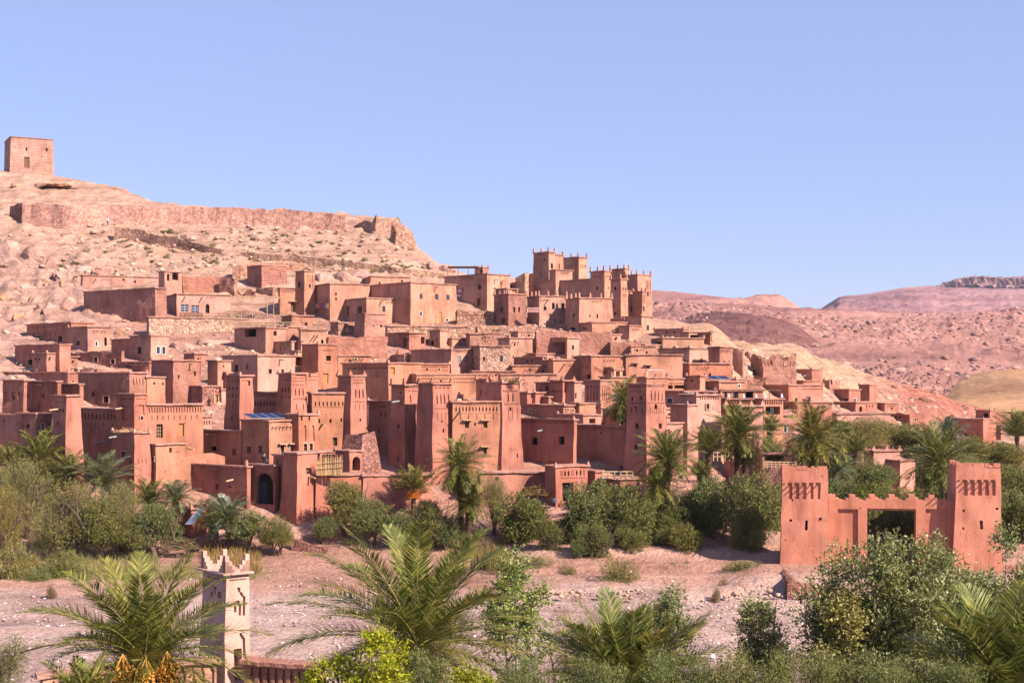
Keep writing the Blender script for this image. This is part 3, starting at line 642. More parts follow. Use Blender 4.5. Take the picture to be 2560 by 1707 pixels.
H('castle_house', 'pale castle house with tall dark windows and a pegged roofline', 'house', 1318, 1348, 1417, 740, 818, 'pink', win=[(1326, 1333, 766, 771), (1359, 1366, 766, 776, 'f'), (1380, 1387, 757, 773, 'd'), (1403, 1411, 758, 774, 'd'), (1365, 1369, 802, 810), (1386, 1390, 797, 806, 'f'), (1400, 1403, 801, 806)], merl=(4, .34, 0.81, 'peg'), spout=[(1368, 750)], group=cast, Y=215)
H('castle_house', 'broad castle house with arched cellar door below the long wall', 'house', 1415, 1449, 1530, 745, 828, 'tan', .04, win=[(1434, 1440, 783, 793, 'f'), (1420, 1423, 787, 794), (1473, 1476, 785, 794, 'g'), (1491, 1495, 785, 796, 'g'), (1428, 1441, 818, 830, 'a')], merl=(6, .34, 0.81, 'peg'), group=cast, Y=210)
H('brick_tower', 'brick tower with wooden shutters left of the pale castle house', 'tower', 1235, 1271, 1316, 735, 816, 'brick', win=[(1250, 1257, 768, 780, 's'), (1253, 1263, 795, 813, 'D'), (1283, 1288, 768, 780, 's'), (1295, 1300, 768, 780, 's')], merl=(3, .34, 0.66, 'peg'), group=cast, Y=214)
H('roof_hut', 'low hut with flower boxes on the roof behind the brick tower', 'hut', 1238, 1266, 1293, 722, 760, 'pink', Y=222, win=[(1281, 1290, 726, 732, 'o')], group='roof huts')
H('castle_house', 'plain tan house at the right foot of the castle with one grey window', 'house', 1556, 1604, 1632, 791, 862, 'tan', win=[(1617, 1623, 813, 826, 'g')], spout=[(1591, 832)], group=cast, Y=208)
H('castle_house', 'low wall-like house in front of the plain tan castle house', 'house', 1571, 1573, 1604, 814, 862, 'tan', group=cast, Y=204)
H('castle_house', 'long low house stepping down below the broad castle house', 'house', 1448, 1480, 1566, 806, 862, 'tan', spout=[(1530, 826)], group=cast, Y=205)
H('mud_house', 'small flat block behind the long low castle house', 'house', 1525, 1560, 1573, 797, 815, 'tan', Y=210)
# terrace walls on the slope
H('retaining_wall', 'broad bulging earth wall below the castle', 'wall', 1338, 1341, 1530, 826, 890, 'rough', rag=.3, group=ruins)
H('retaining_wall', 'smaller earth wall stepping down right of the bulging one', 'wall', 1524, 1527, 1602, 852, 892, 'rough', rag=.3, group=ruins)
H('retaining_wall', 'yellowish stone wall under the biggest smooth house', 'wall', 964, 968, 1170, 815, 862, 'stone', group=ruins)
H('retaining_wall', 'stone terrace wall under the two-blue-window house', 'wall', 370, 372, 588, 793, 842, 'stone2', group=ruins)
H('retaining_wall', 'short stone wall left of the rough square tower', 'wall', 831, 846, 888, 806, 840, 'stone', group=ruins)
H('retaining_wall', 'stone wall with steps between the awning house and brick tower', 'wall', 1140, 1143, 1236, 770, 812, 'stone', rag=.8, group=ruins)
H('retaining_wall', 'rough stone wall at the foot of the brick tower', 'wall', 1190, 1193, 1352, 812, 842, 'stone', rag=.5, group=ruins)
# right shoulder of the village
H('mud_house', 'tiny house just right of the castle foot against the hill', 'house', 1631, 1633, 1653, 800, 818, 'tan', Y=232)
H('mud_house', 'small house with a frieze of holes behind the porch house', 'house', 1634, 1650, 1683, 812, 832, 'tan', rows=[(1655, 1680, 816, 819, 5)], Y=228)
H('mud_house', 'brown-sided house left of the open porch on the right shoulder', 'house', 1636, 1708, 1722, 822, 850, 'tan')
H('mud_house', 'house with a wide open porch on the right shoulder of the village', 'house', 1700, 1722, 1764, 830, 862, 'tan', win=[(1725, 1752, 837, 850, 'x')])
H('ruined_wall', 'dark stone stub at the right end of the porch house', 'wall', 1760, 1776, 1780, 832, 866, 'stone', group=ruins)
H('mud_house', 'long curved low house under the open porch', 'house', 1632, 1657, 1760, 845, 870, 'tan', win=[(1641, 1652, 854, 861, 'x')])
H('mud_house', 'low house below the curved one with a dark left end', 'house', 1592, 1613, 1648, 862, 888, 'pink')
H('mud_house', 'thin flat-roofed house with a long shadowed edge above the big tan wall', 'house', 1585, 1702, 1708, 876, 892, 'tan')
H('mud_house', 'worn house with an arched window on the right shoulder', 'house', 1646, 1724, 1792, 871, 912, 'pink', win=[(1751, 1757, 896, 906, 'a'), (1711, 1716, 900, 905), (1718, 1722, 900, 905)])
H('mud_house', 'reddish house with two small windows right of the worn one', 'house', 1789, 1800, 1833, 868, 935, 'rough', win=[(1810, 1813, 901, 908), (1822, 1825, 902, 908)])
H('ruined_tower', 'tall dark ruined tower on the right shoulder', 'ruin', 1831, 1857, 1862, 867, 945, 'ruin', rag=.6, group=ruins)
H('ruined_wall', 'jagged wall stub right of the tall dark ruined tower', 'wall', 1862, 1876, 1880, 870, 906, 'ruin', rag=1.4, group=ruins)
H('ruined_house', 'big ruined house with blind arches on the right shoulder', 'ruin', 1879, 1907, 1991, 882, 958, 'ruin', .02, rag=1.2, win=[(1928, 1932, 894, 908, 'd'), (1961, 1964, 910, 917), (1938, 1940, 888, 891), (1957, 1960, 888, 891)], rows=[(1911, 1925, 898, 912, 2, 'N', .3), (1940, 1960, 898, 914, 3, 'N', .3), (1967, 1989, 900, 914, 3, 'N', .3)], group=ruins)
H('mud_house', 'long house with vertical streaks and three dark openings', 'house', 1704, 1724, 1826, 909, 955, 'orange', win=[(1772, 1778, 932, 948, 'a'), (1795, 1800, 941, 949), (1814, 1818, 940, 948)])
H('ruined_wall', 'rough broken wall between the streaked house and the dark stub', 'wall', 1832, 1835, 1906, 940, 968, 'ruin', rag=.8, group=ruins)
H('ruined_wall', 'thin upright wall stub on the right side of the village', 'wall', 1904, 1916, 1919, 938, 972, 'ruin', rag=.5, group=ruins)
H('mud_house', 'wide shaded house with a white spout near the right end', 'house', 1937, 2030, 2056, 924, 962, 'red', win=[(1953, 1957, 943, 951), (1965, 1969, 941, 950, 'a')], spout=[(2016, 938, 1)])
H('mud_house', 'house with a toothed frieze and two windows, right side of village', 'house', 1900, 1971, 2058, 963, 1010, 'red', win=[(1987, 1993, 994, 1003, 'f'), (2021, 2027, 992, 1002, 'g')], rows=[(2004, 2056, 971, 974, 13)], spout=[(2019, 990, 1)])
H('mud_house', 'low broken house with a dark door right of the toothed frieze', 'house', 2050, 2074, 2100, 945, 978, 'rough', win=[(2077, 2081, 947, 961, 'd')], rag=.4)
H('mud_house', 'house with white-framed window near the right end of the village', 'house', 2085, 2122, 2151, 974, 1012, 'red', win=[(2094, 2099, 997, 1008), (2110, 2121, 997, 1009, 'd'), (2134, 2139, 996, 1006, 'wt')])
H('square_tower', 'last small square tower at the right end of the village', 'tower', 2152, 2173, 2191, 962, 1020, 'red', .02)
H('mud_house', 'low house with an arched doorway beside the last square tower', 'house', 2078, 2140, 2192, 1006, 1035, 'red', win=[(2149, 2156, 1015, 1030, 'a')], rows=[(2162, 2184, 1012, 1019, 3)])
H('mud_house', 'tiny flat house alone right of the last square tower', 'house', 2190, 2212, 2246, 1008, 1030, 'red')
H('mud_house', 'mud house above the long wall with two brown windows, right of terrace', 'house', 1958, 1994, 2080, 1006, 1050, 'red')
H('long_wall', 'long smooth wall under the right end of the village above the grove', 'wall', 2036, 2092, 2226, 1034, 1080, 'pink', spout=[(2112, 1042), (2142, 1044)], win=[(2082, 2088, 1054, 1062, 'g')])
H('mud_house', 'low broken house half hidden by the grove top', 'house', 2222, 2274, 2337, 1032, 1066, 'rough', rag=.4)
H('mud_house', 'small block stepping down at the edge of the grove', 'house', 2300, 2320, 2350, 1042, 1070, 'red')
H('mud_house', 'solitary flat-roofed house beyond the grove at far right', 'house', 2374, 2458, 2490, 1048, 1112, 'red', win=[(2422, 2427, 1062, 1065, 'w'), (2408, 2418, 1083, 1090)])
H('roof_hut', 'roof room with a dark window on the solitary far right house', 'hut', 2439, 2475, 2487, 1026, 1060, 'red', win=[(2459, 2471, 1033, 1042, 'd')], group='roof huts', Y=hit(2458, 1112)+3)
H('mud_house', 'small shed right of the solitary far right house', 'house', 2480, 2502, 2508, 1064, 1105, 'red')
# left, middle rows
H('mud_house', 'house with blind niches and lattice frieze at the left cliff foot', 'house', 66, 178, 236, 806, 868, 'red', win=[(91, 101, 839, 855, 'f'), (145, 156, 839, 854, 'f')], rows=[(72, 175, 812, 815, 26), (80, 150, 826, 838, 5, 'n', .8)], spout=[(94, 852, 1)])
H('mud_house', 'house with a small white arched niche, left of the boulders', 'house', 171, 219, 277, 817, 882, 'pink', win=[(191, 200, 852, 864, 'f'), (238, 243, 854, 865, 'wt'), (261, 268, 843, 864, 'a')])
H('mud_house', 'broad low house with one window at the far left edge', 'house', 38, 149, 177, 861, 935, 'red', win=[(69, 82, 898, 913, 'f')])
H('mud_house', 'small rough-sided house in front of the broad far left house', 'house', 82, 117, 149, 883, 937, 'rough')
H('mud_house', 'wide house with a scalloped top and three small windows, left', 'house', 160, 304, 307, 876, 920, 'rough', win=[(193, 200, 893, 900), (235, 244, 893, 904, 'f'), (277, 287, 898, 909, 'f')], rag=.3)
H('mud_house', 'purplish blank house left of the framed-window house', 'house', 279, 326, 328, 848, 896, 'red')
H('mud_house', 'house with one framed window and two white windows, left', 'house', 325, 377, 422, 839, 908, 'pink', win=[(343, 354, 867, 885, 'f'), (391, 399, 867, 884, 'wt'), (405, 413, 867, 885, 'wt')])
H('mud_house', 'tall rough-sided house with stained right wall, left centre', 'house', 379, 432, 503, 901, 1020, 'rough', win=[(444, 448, 937, 946, 's'), (485, 490, 928, 940, 's')], spout=[(475, 908)])
H('mud_house', 'orange wall-like house with a spout under the stained house', 'house', 365, 367, 434, 943, 1022, 'orange', spout=[(422, 950)])
H('mud_house', 'ragged flat house with straw roof edge, far left', 'house', 0, 170, 230, 931, 962, 'rough', win=[(213, 217, 945, 951), (181, 184, 951, 957)])
H('earth_wall', 'low rough garden wall above the straw-edged house, left', 'wall', 118, 238, 243, 916, 936, 'rough', rag=.5, group=ruins)
H('mud_house', 'low sunlit house with a broken parapet, left', 'house', 240, 243, 330, 918, 940, 'pink', rag=.4)
H('mud_house', 'rough house with a corner of blind arches, left centre', 'house', 196, 324, 367, 932, 1030, 'rough', win=[(230, 237, 979, 991), (259, 272, 990, 1006, 'f')], rows=[(330, 362, 944, 962, 4, 'N', .3)])
H('mud_house', 'small brown house between the arch-niched and rough houses, left', 'house', 146, 198, 202, 961, 1012, 'red', Y=hit(100, 1030)-3, win=[(175, 178, 982, 988)])
H('mud_house', 'rough house with three pointed blind arches at the far left', 'house', 6, 60, 63, 951, 1050, 'rough', win=[(9, 21, 979, 1001, 'na'), (27, 40, 979, 1001, 'na'), (44, 57, 979, 1001, 'na'), (28, 33, 989, 998, 'd')])
H('mud_house', 'smooth shaded house with small square windows, far left', 'house', 60, 143, 148, 954, 1050, 'red', win=[(68, 73, 986, 993), (106, 112, 984, 995), (97, 100, 1008, 1020), (127, 130, 1017, 1028)])
H('kasbah_wall', 'dark left wall of the left kasbah with twelve blind arches', 'wall', 172, 292, 295, 1024, 1215, 'red', Y=134, win=[(216, 227, 1137, 1154, 'ft'), (266, 277, 1136, 1153, 'ft'), (195, 201, 1045, 1064, 'w')], rows=[(182, 292, 1034, 1050, 12, 'N', .62), (186, 290, 1056, 1066, 5, 'n', .12)], spout=[(200, 1105, 1), (262, 1103, 1)], group=kas)
H('kasbah_tower', 'leftmost kasbah tower with a sunlit right face', 'tower', 133, 166, 201, 990, 1215, 'red', .035, win=[(145, 149, 1053, 1061), (143, 147, 1100, 1106)], rows=[(138, 164, 1004, 1007, 5), (138, 164, 1020, 1030, 3, 'N'), (137, 163, 1060, 1070, 3, 'n', .15)], spout=[(148, 1022)], group=kas, Y=131)
H('kasbah_tower', 'upper part of the second kasbah tower, framed blind arch on each face', 'tower', 292, 337, 368, 986, 1110, 'red', .02, win=[(306, 326, 1013, 1050, 'n'), (311, 322, 1020, 1050, 'na'), (347, 361, 1012, 1050, 'n'), (350, 357, 1040, 1050, 'f')], rows=[(302, 334, 996, 999, 5), (340, 365, 996, 999, 4)], spout=[(312, 1019)], group=kas, Y=130.5, cap=True)
H('kasbah_tower', 'wide lower block of the second kasbah tower under loose branches', 'tower', 281, 336, 374, 1082, 1255, 'red', .03, win=[(305, 317, 1128, 1144, 'dt'), (286, 289, 1147, 1158), (325, 328, 1150, 1160), (310, 316, 1176, 1188, 'd')], spout=[(296, 1090, 1)], rows=[(340, 368, 1147, 1158, 3, 'n', .15)], group=kas, Y=128.5)
H('kasbah_wall', 'sunlit right wall of the left kasbah with lattice window', 'wall', 366, 369, 508, 1012, 1215, 'orange', win=[(391, 407, 1060, 1094, 'l'), (447, 460, 1058, 1090, 'o')], rows=[(370, 506, 1018, 1031, 20, 'n', .45), (372, 500, 1038, 1050, 9, 'n', .13)], group=kas, Y=131.4)
H('mud_house', 'low annex with a small cross window below the lattice window', 'house', 373, 390, 463, 1112, 1225, 'orange', win=[(423, 430, 1119, 1131, 'sf'), (379, 386, 1141, 1152, 'f')], Y=129.5, spout=[(470, 1120)])
H('shaded_house', 'dark house with a tumbled parapet between the annex and solar house', 'house', 480, 603, 607, 1079, 1200, 'orange', win=[(527, 542, 1115, 1127), (581, 590, 1122, 1138, 's')], Y=134.5)
H('garden_wall', 'stepped sunlit wall with broken corners under the dark house', 'wall', 400, 403, 562, 1130, 1225, 'orange', rag=.9, Y=130.5, group=ruins)
H('mud_house', 'small lit step with three niches beside the dark stairway', 'house', 504, 507, 530, 1042, 1080, 'pink', rows=[(508, 526, 1050, 1062, 3, 'N')])
H('stone_hut', 'roofless stone hut with stepped wall, left centre', 'house', 446, 505, 553, 966, 1020, 'cob', win=[(536, 545, 976, 1008, 'ot')])
H('mud_house', 'far left dark house with a scalloped earth top', 'house', -70, 48, 51, 1038, 1200, 'rough', Y=136)
H('mud_house', 'far left house with a rough side and sunlit right wall', 'house', 44, 90, 131, 1035, 1200, 'rough', win=[(103, 109, 1058, 1071, 'f'), (66, 74, 1060, 1070)], Y=134)
# centre
H('mud_house', 'house with a big dark opening under the railed terrace', 'house', 586, 664, 715, 819, 884, 'tan', win=[(612, 640, 823, 842, 'x'), (684, 692, 827, 839, 'a')])
H('brick_wall', 'low brick wall right of the railed terrace house', 'wall', 713, 716, 751, 817, 860, 'brick', group=ruins)
H('mud_house', 'house with a toothed frieze and three hanging spouts', 'house', 749, 752, 820, 824, 866, 'tan', rows=[(754, 816, 826, 830, 16)], win=[(803, 809, 849, 859)], spout=[(786, 838), (794, 838)])
H('flat_house', 'low flat-roofed house by the pergola posts', 'house', 704, 729, 783, 789, 818, 'rough', win=[(762, 769, 806, 820, 'a')])
H('mud_house', 'shaded house with two slits behind the large central pink house', 'house', 680, 729, 731, 854, 890, 'tan', win=[(700, 703, 869, 876), (710, 713, 869, 876)])
H('mud_house', 'small shaded block right of the house with two slits', 'house', 729, 753, 756, 852, 890, 'tan')
H('mud_house', 'house with a square window over a dotted frieze, left of centre', 'house', 755, 795, 843, 861, 975, 'orange', win=[(815, 827, 889, 902, 'd'), (808, 821, 933, 958, 'o')], rows=[(806, 834, 874, 877, 8), (812, 828, 906, 909, 5)])
H('mud_house', 'big pink house in the middle left with a shaded left wing', 'house', 556, 644, 738, 889, 985, 'pink', win=[(671, 679, 922, 934, 'ft'), (703, 710, 923, 934, 's'), (585, 595, 912, 929, 'd'), (615, 621, 911, 924, 'f')], spout=[(699, 898)])
H('mud_house', 'small block with a tiny window left of the big pink house', 'house', 526, 544, 578, 902, 1005, 'tan', win=[(557, 560, 913, 918)])
H('mud_house', 'dark orange lower house under the small block', 'house', 528, 570, 573, 932, 1005, 'orange', win=[(537, 546, 955, 965)])
H('mud_house', 'narrow house between the big pink and dotted-frieze houses', 'house', 736, 738, 796, 891, 950, 'orange', win=[(738, 760, 893, 914, 'L'), (784, 790, 915, 925, 's')], spout=[(783, 894)])
H('earth_wall', 'large crumbling earth wall below the rough square tower', 'wall', 818, 821, 970, 838, 905, 'ruin', rag=.5, group=ruins)
H('mud_house', 'low house with a round pole edge under the crumbling wall', 'house', 842, 844, 928, 889, 940, 'orange')
H('mud_house', 'ruinous house with open doorway right of the crumbling wall', 'house', 970, 1023, 1064, 832, 875, 'rough', win=[(1008, 1018, 846, 868, 's'), (1053, 1062, 842, 859, 'L')], rows=[(1028, 1048, 841, 843, 5)])
H('mud_house', 'tall narrow house with a dark doorway, above the ruins', 'house', 1074, 1100, 1123, 826, 870, 'tan', win=[(1076, 1084, 851, 863, 'd'), (1090, 1093, 847, 853)])
H('ruined_wall', 'first jagged ruin wall left of the white house', 'wall', 968, 995, 1000, 872, 912, 'ruin', rag=1.3, group=ruins)
H('ruined_wall', 'second jagged ruin wall, with a thin sunlit edge', 'wall', 1006, 1025, 1031, 872, 912, 'ruin', rag=.8, group=ruins)
H('ruined_wall', 'third jagged ruin wall with a rounded top, beside the white house', 'wall', 1050, 1072, 1079, 868, 912, 'ruin', rag=1.0, group=ruins)
H('mud_house', 'rough-fronted low house above the pale stone house', 'house', 1165, 1175, 1254, 834, 880, 'rough')
H('mud_house', 'wide flat house below the rough-fronted one', 'house', 1245, 1274, 1332, 845, 900, 'tan', win=[(1285, 1289, 857, 865)])
H('mud_house', 'house with a large open loggia below the bulging wall', 'house', 1330, 1418, 1448, 845, 897, 'tan', win=[(1366, 1413, 855, 887, 'L'), (1430, 1436, 863, 874, 'g')])
H('white_house', 'whitish tapering house with two blue windows', 'house', 1027, 1128, 1180, 874, 940, 'pink', .05, win=[(1143, 1152, 891, 904, 'b'), (1160, 1168, 891, 904, 'b')], rows=[(1136, 1172, 878, 882, 14)], r=40)
H('stone_house', 'pale stone house with shuttered windows', 'house', 1176, 1200, 1277, 865, 945, 'stone2', win=[(1250, 1258, 889, 904, 'g'), (1207, 1212, 892, 902, 's'), (1207, 1212, 925, 935, 's')])
H('brown_house', 'long low brown brick house right of the pale stone house', 'house', 1285, 1362, 1366, 893, 925, 'brick')
H('mud_house', 'house with a single spout beside the brown brick house', 'house', 1358, 1384, 1456, 900, 955, 'orange', spout=[(1411, 910)])
H('mud_house', 'tall orange-sided house with a dark doorway, centre right', 'house', 1434, 1478, 1574, 890, 965, 'orange', win=[(1465, 1476, 936, 950, 'd'), (1466, 1469, 912, 921)])
H('mud_house', 'wide golden-tan wall-like house with two hooded windows', 'house', 1560, 1565, 1706, 887, 960, 'tan', win=[(1585, 1592, 910, 917, 'gh'), (1616, 1625, 915, 921, 'gh')])
H('mud_house', 'cube-like house with a railing on top, centre right', 'house', 1490, 1528, 1534, 919, 965, 'orange')
H('mud_house', 'small lit porch house right of the railed cube', 'house', 1530, 1534, 1556, 924, 965, 'tan', win=[(1539, 1550, 928, 942, 'L')])
H('mud_house', 'low sunlit house in front of the brown brick house', 'house', 1278, 1281, 1388, 914, 945, 'orange')
H('ledge_house', 'long ledge roof with horned parapets, centre', 'house', 1248, 1252, 1392, 936, 985, 'tan')
H('mud_house', 'long frieze-decorated house with a big blank shaded side', 'house', 856, 971, 1052, 908, 1015, 'orange', win=[(976, 987, 918, 936, 'o')], rows=[(866, 968, 916, 922, 26), (922, 950, 938, 941, 4)])
H('mud_house', 'upper storey with two toothed friezes, in the centre', 'house', 1013, 1041, 1124, 910, 960, 'orange', rows=[(1016, 1039, 915, 922, 8), (1043, 1120, 915, 920, 24), (1043, 1120, 924, 927, 24)], Y=hit(1041, 1000)+2)
H('mud_house', 'long terrace block with three rows of frieze holes, centre', 'house', 968, 1042, 1215, 936, 1010, 'orange', rows=[(971, 1040, 944, 949, 22), (971, 1040, 953, 958, 18), (1045, 1205, 944, 949, 46), (1045, 1205, 953, 957, 36)], Y=hit(1042, 1010))
H('mud_house', 'dark tower-like house with pointed niches, centre', 'house', 1190, 1228, 1232, 949, 1015, 'orange', rows=[(1193, 1226, 954, 956, 8), (1196, 1224, 974, 988, 2, 'N', .5)], merl=(3, .28, .45, 'step'))
H('mud_house', 'plain pink block between the two front towers, behind', 'house', 1296, 1299, 1340, 948, 985, 'pink')
H('square_tower', 'square tower with two rows of triangles, centre right', 'tower', 1372, 1407, 1436, 952, 1010, 'red', .01, rows=[(1378, 1404, 975, 981, 6), (1411, 1432, 976, 980, 7), (1412, 1434, 990, 1006, 4), (1378, 1404, 957, 959, 12)], merl=(3, .28, .45, 'step'))
H('mud_house', 'small shaded house left of the square tower with triangles', 'house', 1343, 1371, 1374, 957, 998, 'red', win=[(1363, 1370, 965, 976, 'L'), (1350, 1354, 968, 978, 'a')])
H('mud_house', 'slim pale house with a shuttered window right of the triangle tower', 'house', 1434, 1436, 1453, 955, 1012, 'pink', win=[(1437, 1441, 982, 996, 's')])
H('square_tower', 'broad tower with columns of vertical slits, beside a palm', 'tower', 1463, 1501, 1530, 951, 1045, 'red', .01, rows=[(1467, 1498, 962, 972, 4, 'N'), (1467, 1498, 974, 1000, 4, 'n', .35), (1503, 1527, 962, 1000, 5, 'N', .45)])
H('mud_house', 'orange blank house behind the slit tower', 'house', 1526, 1529, 1570, 943, 985, 'orange')
H('mud_house', 'little house with a dotted band behind the front wall, centre', 'house', 1298, 1319, 1336, 981, 1015, 'red', rows=[(1300, 1317, 984, 986, 5), (1321, 1334, 984, 986, 4)])
H('mud_house', 'wide house with thick straw roof behind the long front wall', 'house', 1302, 1410, 1448, 1014, 1055, 'red')
H('mud_house', 'small orange house with a white drain pipe', 'house', 1440, 1449, 1502, 1009, 1050, 'orange')
H('mud_house', 'low house with an open window and horned corners behind the front wall', 'house', 1394, 1458, 1505, 1038, 1075, 'pink', win=[(1473, 1488, 1046, 1058, 'x')], spout=[])
H('mud_house', 'small house with an arched window beside the great front tower', 'house', 1506, 1548, 1567, 1023, 1072, 'red', win=[(1534, 1541, 1035, 1050, 'af')])
# centre right upper terraces
H('mud_house', 'orange house with solar panels on its flat roof, right of centre', 'house', 1750, 1798, 1862, 954, 990, 'orange', rows=[(1802, 1846, 957, 960, 14)], win=[(1845, 1850, 961, 968, 'w')])
H('mud_house', 'small house with a round plate on its wall, right of centre', 'house', 1716, 1750, 1763, 940, 985, 'orange')
H('mud_house', 'house with crossed relief pattern and dark openings below', 'house', 1665, 1668, 1718, 946, 985, 'orange', win=[(1670, 1682, 963, 972), (1686, 1712, 963, 971)])
H('mud_house', 'cafe tower with a furnished roof terrace beside the great tower', 'house', 1613, 1616, 1669, 944, 990, 'orange', merl=(4, .28, .45, 'step'), Y=hit(1616, 1000))
H('mud_house', 'house with a white-framed window beside the great tower', 'house', 1655, 1711, 1790, 979, 1060, 'red', win=[(1669, 1682, 996, 1009, 'w'), (1720, 1728, 983, 988, 'w'), (1731, 1736, 983, 988, 'w'), (1748, 1760, 981, 985), (1770, 1782, 980, 984)], rows=[(1666, 1700, 1013, 1016, 10)])
H('terrace_room', 'glass-fronted terrace room behind the scalloped balustrade', 'house', 1788, 1805, 1908, 977, 1030, 'orange', win=[(1811, 1817, 980, 994, 'g'), (1833, 1846, 981, 996, 'g'), (1862, 1884, 968+8, 994, 'x')])
H('terrace', 'terrace with a scalloped arcade balustrade, left section', 'terrace', 1801, 1819, 1906, 998, 1070, 'orange', rows=[(1821, 1903, 1000, 1010, 16, 'N', .6)])
H('terrace', 'terrace block with scalloped balustrade and balcony window, right section', 'terrace', 1903, 1909, 1958, 998, 1065, 'orange', rows=[(1911, 1956, 1001, 1011, 8, 'N', .6)], win=[(1914, 1950, 1016, 1036, 'L'), (1928, 1936, 1019, 1034, 'g')], Y=hit(1819, 1070)-1)
H('kasbah', 'stepped kasbah with an arched window behind the palms, right of great tower', 'kasbah', 1699, 1741, 1802, 988, 1160, 'pink', .015, win=[(1765, 1772, 1009, 1022, 'ft'), (1719, 1731, 1004, 1010, 'n'), (1763, 1769, 1066, 1073, 'd'), (1771, 1778, 1084, 1094, 's')], rows=[(1748, 1798, 992, 999, 9), (1758, 1798, 1016, 1026, 4, 'n', .14)], spout=[(1706, 1078, 1), (1806, 1084, 1)], group=kas)
H('kasbah', 'lower stepped wing of the kasbah behind the palms', 'kasbah', 1691, 1718, 1744, 1013, 1160, 'pink', .01, group=kas, Y=hit(1741, 1160)-2)
H('kasbah_wall', 'low pink wall between the great tower and the stepped kasbah', 'wall', 1664, 1667, 1722, 1058, 1160, 'pink', group=kas, Y=135)
H('kasbah_tower', 'rightmost kasbah tower with a dotted frieze behind a tall palm', 'tower', 1812, 1851, 1907, 1016, 1168, 'pink', .01, rows=[(1853, 1904, 1020, 1024, 16), (1856, 1904, 1028, 1033, 4, 'N', .3)], spout=[(1884, 1036, 1)], merl=(2, .28, .45, 'step'), group=kas, Y=135)
H('mud_house', 'low pale house right of the rightmost kasbah tower', 'house', 1904, 1908, 1984, 1038, 1110, 'pink', win=[(1960, 1966, 1062, 1080, 'w')])
H('mud_house', 'little open house with a rail under the big palm, right', 'house', 1904, 1907, 2000, 1134, 1215, 'pink', win=[(1912, 1960, 1139, 1152, 'L')], Y=132)
H('pavilion', 'small pink pavilion with stepped horns in the grove', 'pavilion', 2160, 2185, 2250, 1128, 1190, 'pink', merl=(3, .28, .45, 'step'), Y=150)
H('pavilion', 'lower white-roofed annex of the pink grove pavilion', 'pavilion', 2246, 2250, 2288, 1152, 1200, 'pink', Y=149)
# front row of kasbahs
H('kasbah_tower', 'front tower with pointed niches, left of the dark frieze wall', 'tower', 567, 600, 632, 939, 1130, 'red', .035, win=[(621, 626, 951, 964), (581, 585, 1040, 1051)], rows=[(571, 598, 948, 951, 6), (571, 598, 953, 956, 6), (570, 598, 966, 974, 3, 'N', .6), (603, 622, 950, 953, 3), (570, 598, 986, 992, 3), (570, 600, 1003, 1020, 3, 'n', .15)], group=kas, Y=138)
H('kasbah_wall', 'dark wall with a frieze of pointed arches between two front towers', 'wall', 604, 703, 706, 982, 1130, 'red', rows=[(618, 696, 1002, 1015, 10, 'N', .6), (616, 698, 988, 991, 18), (618, 696, 1034, 1037, 6, 'n', .2)], group=kas, Y=140)
H('kasbah_tower', 'front tower with a brick-patterned top above the solar house', 'tower', 701, 728, 765, 934, 1130, 'red', .035, rows=[(704, 726, 948, 951, 5), (732, 760, 944, 947, 9), (732, 760, 951, 954, 7), (732, 760, 960, 963, 5), (733, 762, 970, 988, 3, 'N', .35), (733, 764, 995, 998, 7), (733, 764, 1010, 1024, 2, 'n', .15), (704, 726, 968, 980, 3, 'N', .5), (704, 727, 990, 994, 3)], group=kas, Y=136)
H('kasbah_tower', 'broken patterned turret right behind the brick-patterned tower', 'tower', 762, 765, 795, 928, 1130, 'red', .0, win=[(771, 775, 929, 943, 'x')], rows=[(770, 793, 940, 943, 7), (770, 793, 948, 951, 7)], group=kas, Y=140, rag=.3)
H('kasbah_wall', 'sunlit wall with a frieze of eight arches in the front kasbah', 'wall', 778, 781, 869, 983, 1150, 'orange', win=[(796, 800, 1047, 1057), (823, 828, 1047, 1057), (851, 855, 1045, 1054), (832, 843, 1093, 1114, 's')], rows=[(784, 864, 986, 989, 20), (785, 861, 1003, 1015, 8, 'N', .42), (782, 866, 1017, 1019, 24), (784, 860, 1034, 1036, 6, 'n', .15)], spout=[(806, 1059)], group=kas, Y=136.7)
H('kasbah_tower', 'front tower standing over the broken stone buttress', 'tower', 849, 877, 912, 940, 1150, 'red', .035, win=[(897, 901, 1046, 1053)], rows=[(851, 875, 956, 959, 5), (881, 908, 948, 951, 8), (881, 908, 956, 959, 6), (882, 910, 972, 994, 3, 'N', .4), (881, 913, 1003, 1006, 8), (881, 912, 1010, 1024, 3, 'n', .12)], merl=(2, .28, .45, 'step'), group=kas, Y=137.3)
H('stone_buttress', 'leaning broken stone buttress against the front tower', 'buttress', 900, 904, 936, 1072, 1172, 'cob', .12, rag=.9, group=kas, Y=131.5)
H('solar_house', 'front house with four blue solar panels on its roof', 'house', 603, 673, 747, 1053, 1180, 'orange', win=[(617, 627, 1116, 1133, 's'), (645, 655, 1114, 1133, 's'), (700, 710, 1114, 1130, 'lht'), (725, 735, 1113, 1129, 'lht')], group=kas, Y=131.5)
H('kasbah_house', 'tall block with two long blind arches right of the solar house', 'house', 744, 747, 796, 1037, 1180, 'orange', win=[(753, 757, 1040, 1051), (772, 776, 1039, 1051), (758, 767, 1109, 1126, 'lt'), (773, 781, 1108, 1125, 'lt'), (759, 766, 1063, 1102, 'na'), (779, 786, 1063, 1102, 'na')], group=kas, Y=132.8)
H('earth_wall', 'rough worn wall joining the front towers, with a sunlit top', 'wall', 915, 918, 992, 998, 1060, 'ruin', rag=.4, Y=150, group=ruins)
